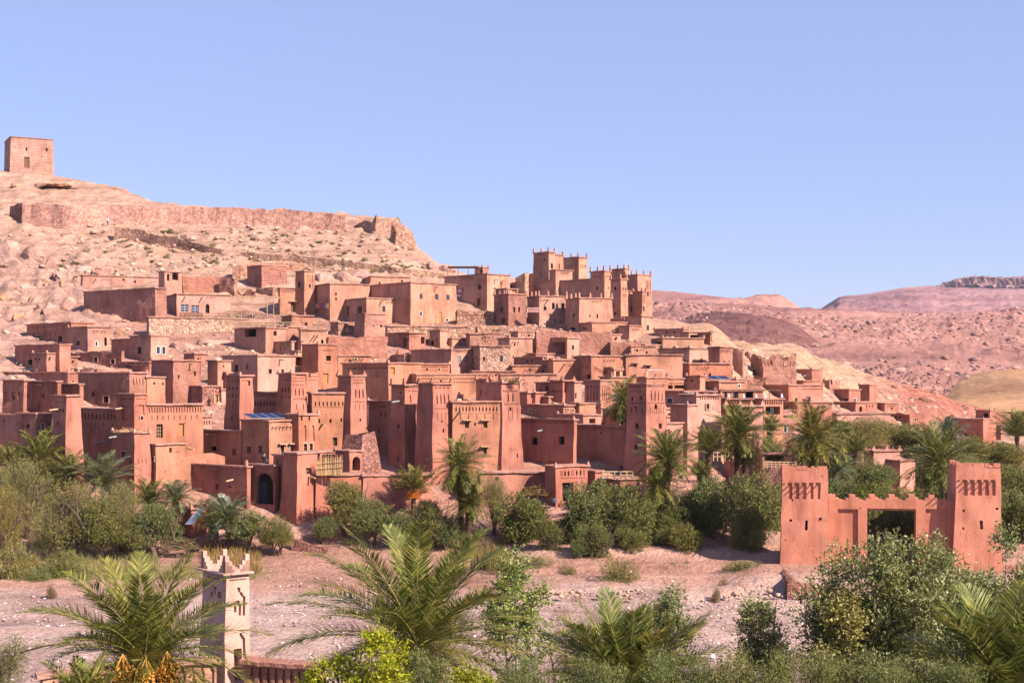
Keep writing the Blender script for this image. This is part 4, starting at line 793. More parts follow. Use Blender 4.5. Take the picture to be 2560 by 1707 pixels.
H('shaded_house', 'tall shaded house in the gap between the front kasbahs', 'house', 920, 990, 993, 1004, 1180, 'red', win=[(951, 955, 1030, 1042), (962, 966, 1030, 1042), (945, 951, 1070, 1084, 'f'), (975, 979, 1086, 1096)], group=kas, Y=140)
H('kasbah_tower', 'rear left tower of the central kasbah', 'tower', 992, 1012, 1049, 963, 1200, 'red', .028, win=[(1000, 1003, 978, 984), (997, 1001, 1060, 1070), (996, 1000, 1140, 1152)], rows=[(995, 1010, 992, 1014, 4, 'n', .4), (1014, 1046, 967, 970, 9), (1020, 1032, 986, 1008, 1, 'N', .4), (1019, 1044, 976, 979, 3)], spout=[(999, 1002, 1)], group=kas, Y=136.5, merl=(2, .34, 0.66, 'peg'))
H('kasbah_wall', 'shaded wall with a drain pipe inside the central kasbah', 'wall', 1014, 1069, 1071, 1012, 1200, 'red', rows=[(1026, 1066, 1018, 1034, 4, 'N', .55)], group=kas, Y=137.5)
H('kasbah_tower', 'front left tower of the central kasbah with four slits', 'tower', 1072, 1082, 1130, 960, 1215, 'red', .03, win=[(1104, 1108, 1071, 1081)], rows=[(1085, 1126, 968, 971, 4), (1086, 1126, 984, 1010, 4, 'N', .38), (1084, 1128, 1020, 1023, 12), (1086, 1128, 1030, 1052, 4, 'n', .12), (1099, 1105, 1050, 1056, 3)], merl=(3, .28, .45, 'step'), group=kas, Y=132.5)
H('kasbah_wall', 'tall sunlit front wall of the central kasbah with hooded windows', 'wall', 1128, 1131, 1250, 1005, 1215, 'orange', win=[(1163, 1173, 1054, 1069, 'lh'), (1208, 1218, 1054, 1069, 'lh'), (1208, 1217, 1120, 1135, 'lh'), (1185, 1189, 1056, 1064)], rows=[(1134, 1244, 1010, 1013, 26), (1135, 1246, 1016, 1028, 13, 'N', .45), (1134, 1246, 1032, 1034, 26), (1140, 1244, 1036, 1048, 5, 'n', .1)], spout=[(1151, 1026)], group=kas, Y=133.4)
H('kasbah_tower', 'front right tower of the central kasbah under a bird nest', 'tower', 1229, 1255, 1297, 957, 1215, 'red', .04, win=[(1271, 1276, 1018, 1026), (1287, 1290, 1133, 1144)], rows=[(1258, 1294, 975, 980, 9), (1264, 1288, 980, 1004, 2, 'N', .3), (1258, 1296, 1008, 1011, 10), (1262, 1296, 1020, 1050, 3, 'n', .1)], group=kas, Y=134.3)
H('kasbah_wall', 'long shaded front wall with two big black windows', 'wall', 1297, 1434, 1440, 1050, 1215, 'red', win=[(1328, 1343, 1093, 1112, 'df'), (1397, 1411, 1091, 1111, 'df'), (1374, 1395, 1152, 1172, 'n'), (1383, 1393, 1163, 1172)], rows=[(1306, 1432, 1056, 1059, 28)], spout=[(1360, 1074, 1)], group=kas, Y=135)
H('kasbah_wall', 'lower shaded front wall with a canopied door beside the great tower', 'wall', 1434, 1562, 1566, 1066, 1215, 'red', win=[(1499, 1513, 1160, 1182, 'Oat'), (1549, 1556, 1165, 1178), (1501, 1506, 1079, 1083)], rows=[(1438, 1558, 1071, 1076, 34, 'n', .35)], group=kas, Y=136)
H('great_tower', 'great front tower with carved top, tallest in the front row', 'tower', 1569, 1616, 1661, 961, 1215, 'red', .035, win=[(1579, 1584, 992, 1002), (1601, 1606, 990, 1000), (1588, 1593, 1012, 1022, 'a'), (1590, 1598, 1058, 1071, 'ds'), (1590, 1598, 1112, 1126, 'ds'), (1635, 1642, 1010, 1022, 'af'), (1644, 1651, 1058, 1071, 's')], rows=[(1572, 1614, 965, 968, 11), (1619, 1659, 965, 968, 11), (1574, 1612, 974, 982, 6, 'N', .3), (1624, 1658, 976, 1002, 4, 'N', .3), (1573, 1613, 1006, 1009, 10), (1619, 1660, 1006, 1009, 10), (1622, 1664, 1018, 1034, 8, 'n', .15), (1572, 1614, 1018, 1032, 3, 'n', .15)], group=kas, Y=133)
# outer wall and gates at the foot
H('outer_wall', 'shaded outer wall left of the arched gateway', 'wall', 399, 617, 620, 1168, 1262, 'red', win=[(540, 546, 1210, 1223), (572, 577, 1213, 1220)], spout=[(585, 1198)], group='outer walls of the village', r=53, Y=127.2, cap=True)
H('arched_gateway', 'dark arched gateway with green doors in the outer wall', 'gateway', 616, 686, 690, 1164, 1262, 'red', .0, group='outer walls of the village', r=53, Y=126.4, win=[(637, 682, 1182, 1260, 'ya')])
H('gate_block', 'raised shaded block right of the arched gateway', 'wall', 684, 742, 745, 1139, 1268, 'red', win=[(692, 714, 1146, 1180, 'n'), (704, 708, 1164, 1170)], group='outer walls of the village', r=53, Y=126)
H('corner_bastion', 'sloping red corner bastion with a barred square window', 'bastion', 738, 744, 792, 1134, 1285, 'red', .05, win=[(764, 777, 1169, 1184, 'lf')], spout=[(769, 1190)], group='outer walls of the village', Y=124.6)
H('outer_wall', 'sunlit smooth outer wall right of the corner bastion', 'wall', 788, 792, 908, 1188, 1285, 'red', .03, group='outer walls of the village', Y=125.5)
H('outer_wall', 'sunlit outer wall with a pole-edged top behind the orange-dated palm', 'wall', 905, 908, 1080, 1190, 1285, 'red', .02, group='outer walls of the village', Y=126.4)
H('terrace_room', 'small ruined arch room beside the cane fence', 'hut', 869, 873, 905, 1129, 1210, 'red', win=[(880, 900, 1141, 1176, 'xa')], group='outer walls of the village', Y=128)
H('terrace_room', 'dark open shelter behind the cane fence', 'hut', 796, 799, 872, 1130, 1200, 'red', win=[(804, 868, 1135, 1185, 'L')], group='outer walls of the village', Y=129.5)
H('outer_wall', 'low outer wall with straw top right of the central kasbah', 'wall', 1196, 1200, 1390, 1182, 1285, 'red', win=[(1238, 1247, 1192, 1200)], spout=[(1376, 1190, 1)], group='outer walls of the village', Y=127.5)
H('gatehouse', 'small gatehouse with four arched niches over a black door', 'gatehouse', 1386, 1389, 1470, 1167, 1262, 'red', win=[(1406, 1433, 1206, 1252, 'Ox')], rows=[(1409, 1425, 1176, 1190, 2, 'N', .5), (1437, 1456, 1176, 1190, 2, 'N', .5), (1401, 1408, 1176, 1190, 2, 'n', .4), (1427, 1434, 1176, 1190, 2, 'n', .4), (1458, 1464, 1176, 1190, 2, 'n', .4), (1402, 1465, 1194, 1197, 14)], group='outer walls of the village', Y=125.5)
H('outer_wall', 'short wall block right of the small gatehouse', 'wall', 1466, 1488, 1507, 1179, 1262, 'red', group='outer walls of the village', Y=127)
H('outer_wall', 'low wall carrying the wooden rail, right of the gatehouse', 'wall', 1500, 1504, 1600, 1198, 1262, 'red', group='outer walls of the village', Y=126.5)
H('mud_hut', 'low dark mud hut topped with brushwood by the metal sheet', 'hut', 460, 478, 545, 1272, 1335, 'red', Y=121.5, group='outer walls of the village')

for q in [
 ('small pale block under the castle terrace', 1292, 1295, 1344, 829, 848, 'pink'), ('low house with a shadowed left corner right of the dark doorway house', 1122, 1130, 1176, 846, 868, 'tan'),
 ('narrow block squeezed left of the dark-niched front tower', 552, 554, 567, 974, 1012, 'pink'), ('small block left of the triangle tower, with a horned edge', 1336, 1339, 1360, 982, 1014, 'red'),
 ('tiny shaded block at the foot of the triangle tower', 1347, 1371, 1373, 993, 1014, 'red'), ('low roof right behind the great tower, upper one', 1660, 1663, 1702, 1022, 1072, 'pink'),
 ('low roof right behind the great tower, lower one', 1664, 1667, 1694, 1042, 1090, 'tan'), ('low house under the right terrace block', 1956, 1959, 1998, 1027, 1052, 'pink'),
 ('small house stepping out over the crumbling wall', 818, 832, 858, 874, 905, 'orange'), ('small house between the ruin walls and the frieze house', 996, 1010, 1034, 888, 915, 'tan'),
 ('low house under the house with two slits', 742, 745, 800, 878, 905, 'tan'), ('small stepped block above the stained house', 470, 486, 520, 884, 915, 'rough'),
 ('low ruined block below the framed-window house', 300, 372, 380, 905, 935, 'rough'), ('little open shelter in the rows at far left', 150, 153, 196, 892, 925, 'rough'),
 ('long low step under the stone house and white house', 1178, 1182, 1290, 928, 960, 'orange'), ('small upper block of the castle foot, right', 1500, 1524, 1552, 836, 862, 'tan'),
 ('narrow flat house between the loggia house and the brown one', 1332, 1340, 1384, 884, 905, 'tan'), ('low house above the golden-tan wall, left end', 1560, 1578, 1640, 866, 895, 'tan'),
 ('small block right of the streaked house', 1826, 1840, 1868, 948, 985, 'red'), ('house behind the toothed frieze house', 1990, 2008, 2050, 952, 975, 'red'),
 ]: H('mud_house', q[0], 'house', *q[1:6], q[6])
# ---------------------------------------------------------------- vegetation
rng = np.random.default_rng(11)
def leaves_mesh(name, cen, axis, nrm, ln, wd, mat):
    """Diamond-shaped leaves: centre, long axis, blade normal, length, width (numpy arrays)."""
    n = len(cen); side = np.cross(axis, nrm); side /= np.linalg.norm(side, axis=1, keepdims=True)+1e-9
    a = cen-axis*ln[:, None]*.5; b = cen+axis*ln[:, None]*.5; m = cen-axis*ln[:, None]*.05
    v = np.stack([a, m+side*wd[:, None]*.5, b, m-side*wd[:, None]*.5], 1).reshape(-1, 3)
    me = bpy.data.meshes.new(name); me.vertices.add(4*n); me.vertices.foreach_set('co', v.ravel())
    me.loops.add(4*n); me.loops.foreach_set('vertex_index', np.arange(4*n)); me.polygons.add(n)
    me.polygons.foreach_set('loop_start', np.arange(0, 4*n, 4)); me.update(calc_edges=True); me.materials.append(mat); return me
def unit(n):
    v = rng.normal(size=(n, 3)); return v/np.linalg.norm(v, axis=1, keepdims=True)
def crown_mesh(name, mat, rad=(1, 1, 1), lobes=16, lobe_r=.42, twigs=900, per=9, twig=.35, leaf=.1, lw=.4, up=.35, hollow=.55, low=-.75, shoot=0.0, fill=(.33, .6)):
    """A crown in unit-ish space: leaf twigs gathered round many uneven lobes inside an ellipsoid."""
    c = unit(lobes)*(rng.random((lobes, 1))**fill[0])*(1-lobe_r*fill[1]); c[:, 2] = np.clip(c[:, 2], low, 1)
    r = lobe_r*(.55+.75*rng.random(lobes)); w = r**2/np.sum(r**2)
    li = rng.choice(lobes, twigs, p=w); d = unit(twigs); rr = hollow+(1-hollow)*rng.random(twigs)
    p = c[li]+d*(r[li]*rr)[:, None]; p *= np.array(rad)
    ax = d+np.array((0, 0, up))+.5*unit(twigs); ax /= np.linalg.norm(ax, axis=1, keepdims=True)
    if shoot:
        k = rng.random(twigs) < shoot; ax[k] = ax[k]*.35+np.array((0, 0, 1)); ax /= np.linalg.norm(ax, axis=1, keepdims=True)
    n = twigs*per; s = np.tile(np.linspace(0, 1, per), twigs); P_ = np.repeat(p, per, 0)+np.repeat(ax, per, 0)*(s*twig)[:, None]+unit(n)*leaf*.45
    la = np.repeat(ax, per, 0)*.8+unit(n)*.9; la /= np.linalg.norm(la, axis=1, keepdims=True)
    nr = unit(n)+np.repeat(d, per, 0)*.6+np.array((0, 0, .3))
    ln = leaf*(.6+.8*rng.random(n)); return leaves_mesh(name, P_, la, nr, ln, ln*lw, mat)
def trunk_mesh(name, h, r, spread, k=5, mat=M_bark, seed=0, lean=.15, multi=1):
    rd = random.Random(seed); b = MB()
    for t in range(multi):
        a0 = rd.random()*6.28; off = .25*r*t
        x, y = math.cos(a0)*off, math.sin(a0)*off; lx, ly = math.cos(a0)*lean*(1+t), math.sin(a0)*lean*(1+t)
        pts = [(x+lx*s*s*h, y+ly*s*s*h, -0.4+s*(h*.5+.4)) for s in (0, .35, .7, 1)]; b.tube(pts, [r*1.25, r, r*.8, r*.62], 7)
        for i in range(k):
            a = a0+i*6.28/k+rd.random(); q = Vector(pts[-1] if i % 2 else pts[2]); e = Vector((math.cos(a)*spread, math.sin(a)*spread, h*.95-q.z+rd.random()*.3))
            b.tube([q, q+e*.45+Vector((0, 0, .2*spread)), q+e], [r*.5, r*.32, r*.08], 5)
            b.tube([q+e*.45+Vector((0, 0, .2*spread)), q+e*.7+Vector((rd.uniform(-.5, .5), rd.uniform(-.5, .5), .6))], [r*.25, r*.06], 4)
    me = bpy.data.meshes.new(name); me.from_pydata([tuple(v) for v in b.v], [], b.f); me.materials.append(mat); return me
# prototypes: crown meshes in units where the ellipsoid radius is about 1 -> scaled per tree
def olive_proto(i): return crown_mesh('olive_crown', M_olive, (1, 1, .95), 26, .40, 2900, 8, .13, .062, .36, up=.5, low=-.6)
def tam_proto(i): return crown_mesh('tamarisk_crown', M_tam, (1, 1, 1), 24, .40, 3400, 9, .16, .045, .26, up=.7, low=-.8)
def green_proto(i): return crown_mesh('leafy_crown', M_green, (1, 1, .95), 24, .40, 2400, 8, .12, .07, .42, up=.3, low=-.7)
def shrub_proto(i, m=M_olive): return crown_mesh('shrub_crown', m, (1, 1, .75), 18, .42, 1500, 8, .15, .06, .32, up=.8, low=-.2)
CR = {'olive': [olive_proto(i) for i in range(4)], 'tam': [tam_proto(i) for i in range(3)], 'green': [green_proto(i) for i in range(3)],
      'shrub': [shrub_proto(i) for i in range(2)], 'tshrub': [shrub_proto(i, M_tam) for i in range(2)], 'dry': [shrub_proto(i, M_dry) for i in range(2)],
      'bright': [shrub_proto(i, M_ylw) for i in range(2)]}
TR = [trunk_mesh('trunk', 1.0, .055, .45, 5, seed=i, multi=1+i % 3) for i in range(4)]
_n = [0]
NAMES = {'olive': ('olive_tree', 'tree'), 'tam': ('tamarisk_tree', 'tree'), 'green': ('leafy_tree', 'tree'), 'shrub': ('shrub', 'shrub'), 'tshrub': ('tamarisk_shrub', 'shrub'), 'dry': ('dry_bush', 'shrub'), 'bright': ('green_bush', 'shrub')}
def T(kind, x, yt, yb, hw, label, group, Y=None):
    """tree seen with its crown top at row yt, its foot at row yb, half width hw px"""
    if Y is None: Y = hit(x, min(yb, 1500))
    k = _n[0]; _n[0] += 1; X = (x-1280)/F*Y; zg = G(X, Y); zt = HC+(HZ-yt)/F*Y; h = max(.8, zt-zg); w = hw/F*Y
    nm, cat = NAMES[kind]; root = empty(nm, (X, Y, zg), k*1.7); tag(root, label, cat, group)
    low = kind in ('shrub', 'tshrub', 'dry', 'bright')
    c = bpy.data.objects.new('crown', CR[kind][k % len(CR[kind])]); C.objects.link(c); c.parent = root
    if low: c.scale = (w*1.15, w*1.0, h*1.15); c.location = (0, 0, h*.1)
    else:
        rz = h*.44; kk_ = 1.28 if group == gr_ else 1.2 if group == gl else 1.1; c.scale = (w*kk_, w*kk_*.9, rz*1.14); c.location = (0, 0, h-rz*.97)
    if not low:
        t = bpy.data.objects.new('trunk', TR[k % 4]); C.objects.link(t); t.parent = root; t.scale = (h*.8, h*.8, h*.72)
    else:
        t = bpy.data.objects.new('stems', TR[3]); C.objects.link(t); t.parent = root; t.scale = (h*.5, h*.5, h*.7)
    return root
gl, gm, gr_, gb = 'trees on the left bank under the village', 'olive trees in the middle of the far bank', 'trees of the grove behind the big gate', 'low bushes on the far bank'
for a in [
 ('tam', 66, 1156, 1345, 66, 'pale feathery tamarisk below the leftmost palms', gl), ('tam', 12, 1230, 1400, 50, 'tamarisk cut by the left edge of the picture, behind the bushes', gl),
 ('tam', 180, 1225, 1398, 72, 'broad brownish green tamarisk between the pale tamarisk and the twin-stemmed tree', gl), ('olive', 245, 1240, 1400, 55, 'twin-stemmed dark green tree with bare lower stems, left bank', gl),
 ('tam', 300, 1225, 1375, 55, 'brownish tamarisk behind the bare-stemmed trees, under the kasbah corner', gl), ('olive', 322, 1292, 1398, 42, 'small olive with thin forked trunk left of the rounded one', gl),
 ('olive', 392, 1272, 1392, 52, 'rounded grey-green olive left of the metal sheet', gl), ('tam', 120, 1300, 1400, 45, 'dark low tamarisk in front of the broad one, left', gl),
 ('olive', 618, 1278, 1378, 42, 'olive behind the foremost one, left of the dirt ramp', gl), ('olive', 690, 1300, 1390, 38, 'foremost small olive with a dark trunk beside the dirt ramp', gl),
 ('olive', 862, 1218, 1340, 62, 'large olive against the sunlit outer wall right of the ramp', gm), ('olive', 808, 1292, 1362, 32, 'thin-trunked small olive at the right edge of the ramp', gm),
 ('olive', 932, 1250, 1362, 54, 'olive between the large one and the big central palm', gm), ('olive', 1005, 1285, 1375, 48, 'olive just behind the top of the big central palm', gm),
 ('olive', 1072, 1262, 1372, 48, 'olive below the orange-dated palm', gm), ('olive', 1118, 1290, 1378, 40, 'olive at the foot of the twin palm trunks', gm),
 ('tam', 1232, 1205, 1345, 46, 'dry greyish tamarisk right of the tall central palm', gm), ('green', 1306, 1232, 1375, 66, 'dark green tree below the low wall right of the kasbah', gm),
 ('olive', 1372, 1308, 1402, 36, 'olive leaning at the left of the black-doored gatehouse tree gap', gm), ('olive', 1480, 1206, 1385, 78, 'biggest olive right of the gatehouse', gm),
 ('olive', 1572, 1215, 1382, 72, 'wide olive under the great tower', gm), ('olive', 1448, 1320, 1412, 30, 'slim young olive before the biggest one, left', gm), ('olive', 1496, 1322, 1414, 34, 'multi-stemmed young olive before the biggest one', gm),
 ('olive', 1580, 1308, 1400, 50, 'silvery olive in front of the wide olive', gm), ('olive', 1712, 1310, 1402, 42, 'lone small olive between the wide one and the red gate', gm),
 ('olive', 1650, 1290, 1385, 48, 'olive in the shade under the drooping palms', gm), ('green', 1668, 1240, 1372, 60, 'very dark tree beneath the palms at the great tower', gm),
 ('olive', 1790, 1195, 1372, 84, 'spreading olive left of the red gate', gm), ('olive', 1880, 1185, 1390, 72, 'tall olive touching the red gate', gm), ('olive', 1868, 1290, 1402, 46, 'bent-trunk olive in front of the tall one by the gate', gm),
 ('olive', 1740, 1235, 1360, 55, 'olive between the palms and the spreading olive', gm), ('green', 1420, 1290, 1380, 45, 'dark tree in the gap right of the black door', gm),
 ]: T(*a)
gi = 0
for x, yt, hw, yb, lb in [
 (2040, 1078, 60, 1200, 'behind the big palm'), (2105, 1062, 58, 1150, 'at the left end of the grove top under the long wall'), (2165, 1050, 62, 1130, 'highest crown of the grove under the long wall'), (2228, 1056, 58, 1130, 'right of the highest grove crown'),
 (2290, 1070, 60, 1150, 'between the highest crown and the small palm'), (2350, 1095, 55, 1165, 'right behind the small grove palm'), (2415, 1100, 60, 1180, 'in front of the solitary far right house'), (2480, 1115, 62, 1190, 'under the shed of the solitary house'), (2545, 1120, 60, 1195, 'at the right edge under the far palm'),
 (1925, 1100, 55, 1190, 'left of the big grove palm beside the kasbah tower'), (2065, 1150, 60, 1240, 'left of the pink pavilion'), (2130, 1135, 58, 1235, 'just left of the pavilion, lower crown'), (2180, 1160, 55, 1260, 'in front of the pink pavilion'), (2325, 1150, 60, 1250, 'behind the dark grove palm'),
 (2420, 1150, 62, 1250, 'right above the right gate tower'), (2500, 1160, 64, 1260, 'second row crown at the right edge'), (2560, 1190, 60, 1290, 'cut by the right edge behind the gate'), (2010, 1190, 55, 1300, 'rising behind the left gate tower'),
 (2090, 1215, 60, 1330, 'over the left battlements'), (2160, 1222, 62, 1340, 'over the middle of the battlements, left'), (2230, 1218, 62, 1340, 'over the middle of the battlements, right'), (2300, 1225, 58, 1345, 'over the right battlements'),
 (2195, 1262, 52, 1396, 'seen dark through the gate opening, left'), (2262, 1258, 55, 1396, 'seen dark through the gate opening, right'), (2520, 1225, 62, 1380, 'right of the right gate tower, low'), (2555, 1260, 50, 1385, 'lowest crown at the right edge behind the wall'), (2450, 1210, 60, 1350, 'behind the right gate tower'),
 (1965, 1200, 55, 1350, 'between the tall olive and the left gate tower')]:
    T(('olive', 'green', 'tam')[gi % 3] if gi < 18 else ('olive', 'green')[gi % 2], x, yt, yb, hw, 'grove tree %s' % lb, gr_); gi += 1
for a in [
 ('shrub', 158, 1374, 1438, 62, 'broad grey-green shrub on the left bank edge', gb), ('tshrub', 30, 1350, 1450, 60, 'large brownish shrub at the left picture edge', gb), ('tshrub', 75, 1372, 1440, 38, 'greyish twiggy shrub right of the brownish one', gb),
 ('bright', 25, 1306, 1368, 26, 'bright green reeds at the left edge', gb), ('bright', 140, 1298, 1362, 34, 'bright green reeds between two tamarisks', gb), ('shrub', 105, 1418, 1452, 40, 'low dark green mat of shrub at the bank foot', gb),
 ('tshrub', 1250, 1366, 1432, 50, 'brownish feathery bush right of the big central palm', gb), ('tshrub', 1340, 1385, 1432, 46, 'grey feathery bush beside the brownish feathery one', gb), ('tshrub', 1418, 1408, 1442, 24, 'small round bush left of the round shadowed one', gb),
 ('tshrub', 1552, 1392, 1462, 58, 'round bush casting a shadow on the open ground', gb), ('shrub', 1722, 1402, 1428, 18, 'tiny green bush on the terrace edge', gb), ('shrub', 1866, 1402, 1432, 62, 'low wide grey-green bush left of the stone wall', gb),
 ('shrub', 1678, 1406, 1430, 14, 'smallest tuft on the terrace edge left of the tiny bush', gb), ('dry', 1790, 1492, 1508, 16, 'flat dry tuft on the open ground', gb), ('dry', 1810, 1460, 1470, 16, 'flattened dark tuft near the open ground centre', gb),
 ('dry', 130, 1462, 1494, 16, 'single dry bush in the gravel at left', gb), ('dry', 1210, 1340, 1385, 40, 'golden dry undergrowth at the palm foot', gb), ('tshrub', 2170, 1410, 1435, 40, 'bush under the left panel of the gate', gb)]: T(*a)
# palms -------------------------------------------------------------
def frond_data(L, e0, az, droop, leaf, nl, rdm, vshape=.35, dens=1.0, w=.03):
    """rachis points, and leaflet arrays for one frond that leaves the crown centre"""
    pts = []; p = Vector((0, 0, 0)); e = e0; n = 12; ca, sa = math.cos(az), math.sin(az); tw = rdm.uniform(-.25, .25)
    for i in range(n+1):
        pts.append(p.copy()); a = az+tw*(i/n)**1.5; d = Vector((math.cos(a)*math.cos(e), math.sin(a)*math.cos(e), math.sin(e)))
        p = p+d*(L/n); e -= droop*(.35+1.3*(i/n))/n
    cen = []; axs = []; nrs = []; lns = []
    for k in range(nl):
        s = .12+.88*k/(nl-1); q = s*n; i = min(n-1, int(q)); f = q-i; o = pts[i].lerp(pts[i+1], f); d = (pts[i+1]-pts[i]).normalized()
        side = d.cross(Vector((0, 0, 1)))
        if side.length < .05: side = Vector((-sa, ca, 0))
        side.normalize(); upv = side.cross(d)
        ll = leaf*1.12*(math.sin(math.pi*min(1, (s*.86+.12)))**.55)*(.85+.3*rdm.random())
        for sg in (-1, 1):
            fw = .75+.55*s+rdm.uniform(-.12, .12); ax = (side*sg+d*fw+upv*(vshape+rdm.uniform(-.55, .45))-Vector((0, 0, .15*s))).normalized()
            cen.append(o+ax*ll*.5); axs.append(ax); nrs.append(upv+side*sg*.3); lns.append(ll)
    return pts, cen, axs, nrs, lns
def palm_parts(nf, L, leaf, nl, seed, e_lo=-.5, e_hi=1.5, droop=1.2, w=.035, rr=.03, mat=M_palm):
    rd = random.Random(seed); out = []
    for i in range(nf):
        s = (i+.5)/nf; e0 = e_hi-(e_hi-e_lo)*s**.68+rd.uniform(-.1, .1); az = i*2.39996+rd.uniform(-.25, .25)
        l = L*(.72+.28*math.sin(math.pi*min(1, s+.18)))*rd.uniform(.88, 1.08)
        out.append(frond_data(l, e0, az, droop*rd.uniform(.75, 1.25)*(.65+.5*s), leaf, nl, rd, w=w))
    return out
def fronds_mesh(name, data, w, rr, mat, kk=4, with_r=True):
    cen = np.array([c for d in data for c in d[1]]); ax = np.array([c for d in data for c in d[2]]); nr = np.array([c for d in data for c in d[3]]); ln = np.array([c for d in data for c in d[4]])
    me = leaves_mesh(name, cen, ax, nr, ln, np.full(len(ln), w), mat)
    if with_r:
        import bmesh
        b = MB()
        for d in data: b.tube(d[0], [rr*(1-.8*i/12) for i in range(13)], kk)
        t = bpy.data.meshes.new('t'); t.from_pydata([tuple(v) for v in b.v], [], b.f); bm = bmesh.new(); bm.from_mesh(me); n0 = len(bm.faces); bm.from_mesh(t); bm.faces.ensure_lookup_table()
        for i in range(n0, len(bm.faces)): bm.faces[i].material_index = 1
        bm.to_mesh(me); bm.free(); bpy.data.meshes.remove(t); me.materials.append(M_rachis)
    return me
def palm_trunk(name, h, r, seed):
    b = MB(); rd = random.Random(seed); n = max(6, int(h/.28)); lx, ly = rd.uniform(-.05, .05), rd.uniform(-.05, .05)
    pts = [(lx*h*(i/n)**2, ly*h*(i/n)**2, -.5+(h+.5)*i/n) for i in range(n+1)]
    b.tube(pts, [r*(1.1 if i < n*.15 else 1)*(1+.5*max(0, (i/n-.75)/.25))*(1+.1*(i % 2)) for i in range(n+1)], 9)
    for i in range(int(n*.3), n+1):     # old leaf bases
        for k in range(6):
            a = k*1.047+i*.5; p = Vector(pts[i]); q = Vector((math.cos(a), math.sin(a), 0)); rr = r*(1+.5*max(0, (i/n-.75)/.25))
            b.tube([p+q*rr*.8, p+q*rr*1.35+Vector((0, 0, .16))], [.06, .025], 4)
    me = bpy.data.meshes.new(name); me.from_pydata([tuple(v) for v in b.v], [], b.f); me.materials.append(M_palmbark); return me, Vector(pts[-1])
def dates_mesh(n, r, ln, seed, mat, stalk=True):
    rd = random.Random(seed); b = MB(); 
    for i in range(n):
        a = rd.random()*6.28; q = rd.random()**.5*r; z = -rd.random()*ln; p = Vector((math.cos(a)*q*(1-.3*abs(z/ln-.5)), math.sin(a)*q, z)); s = .035*rd.uniform(.7, 1.3)
        n0 = len(b.v)
        for d in ((s, 0, 0), (0, s, 0), (-s, 0, 0), (0, -s, 0), (0, 0, s*1.4), (0, 0, -s*1.4)): b.v.append(tuple(p+Vector(d)))
        for f in ((0, 1, 4), (1, 2, 4), (2, 3, 4), (3, 0, 4), (1, 0, 5), (2, 1, 5), (3, 2, 5), (0, 3, 5)): b.f.append(tuple(n0+t for t in f))
    for i in range(14):
        a = rd.random()*6.28; q = rd.random()*r*.9; b.tube([(0, 0, .35), (math.cos(a)*q*.8, math.sin(a)*q*.8, .05), (math.cos(a)*q, math.sin(a)*q, -ln*.8)], [.012, .009, .004], 3)
    me = bpy.data.meshes.new('date_cluster'); me.from_pydata([tuple(v) for v in b.v], [], b.f); me.materials.append(mat); return me
PC = [fronds_mesh('crown', palm_parts(n, 1.0, .20, 42, 40+i, el, eh, dr), .0165, .012, m) for i, (n, el, eh, dr, m) in enumerate([(64, -.7, 1.5, 1.2, M_palm), (58, -.5, 1.45, 1.0, M_palm), (40, .2, 1.5, .7, M_palm), (44, -.2, 1.5, 1.3, M_palmb), (70, -1.0, 1.5, 1.3, M_palm)])]
DEAD = fronds_mesh('dead_fronds', palm_parts(26, .85, .12, 16, 90, -1.3, -.6, .7), .014, .011, M_deadf)
DM = {'o': dates_mesh(260, .5, .6, 3, M_odates), 'd': dates_mesh(240, .35, .55, 4, M_dates)}
gp = 'date palms among the village trees'
PT = {}
def palm(x, y, r, kind, label, group=gp, yb=1390, Y=None, dead=True, dates=None, tr=.2):
    if Y is None: Y = hit(x, min(yb, 1405))
    X = (x-1280)/F*Y; zg = G(X, Y); zc = HC+(HZ-y)/F*Y; h = max(.6, zc-zg); root = empty('palm_tree', (X, Y, zg), _n[0]*1.3); _n[0] += 1; tag(root, label, 'palm', group)
    me, top = palm_trunk('trunk', h, tr, _n[0]); t = bpy.data.objects.new('trunk', me); C.objects.link(t); t.parent = root
    c = bpy.data.objects.new('crown', PC[kind]); C.objects.link(c); c.parent = root; c.location = top; s = r/F*Y*1.3; c.scale = (s, s, s)
    if dead:
        d = bpy.data.objects.new('dead_fronds', DEAD); C.objects.link(d); d.parent = root; d.location = top; d.scale = (s*.8, s*.8, s*.95)
    for i in range(dates or 0):
        d = bpy.data.objects.new('date_cluster', DM['o']); C.objects.link(d); d.parent = root; a = i*2.1+_n[0]; d.location = top+Vector((math.cos(a)*.35, math.sin(a)*.35-.2, -.15)); d.scale = (.9, .9, .9)
    return root
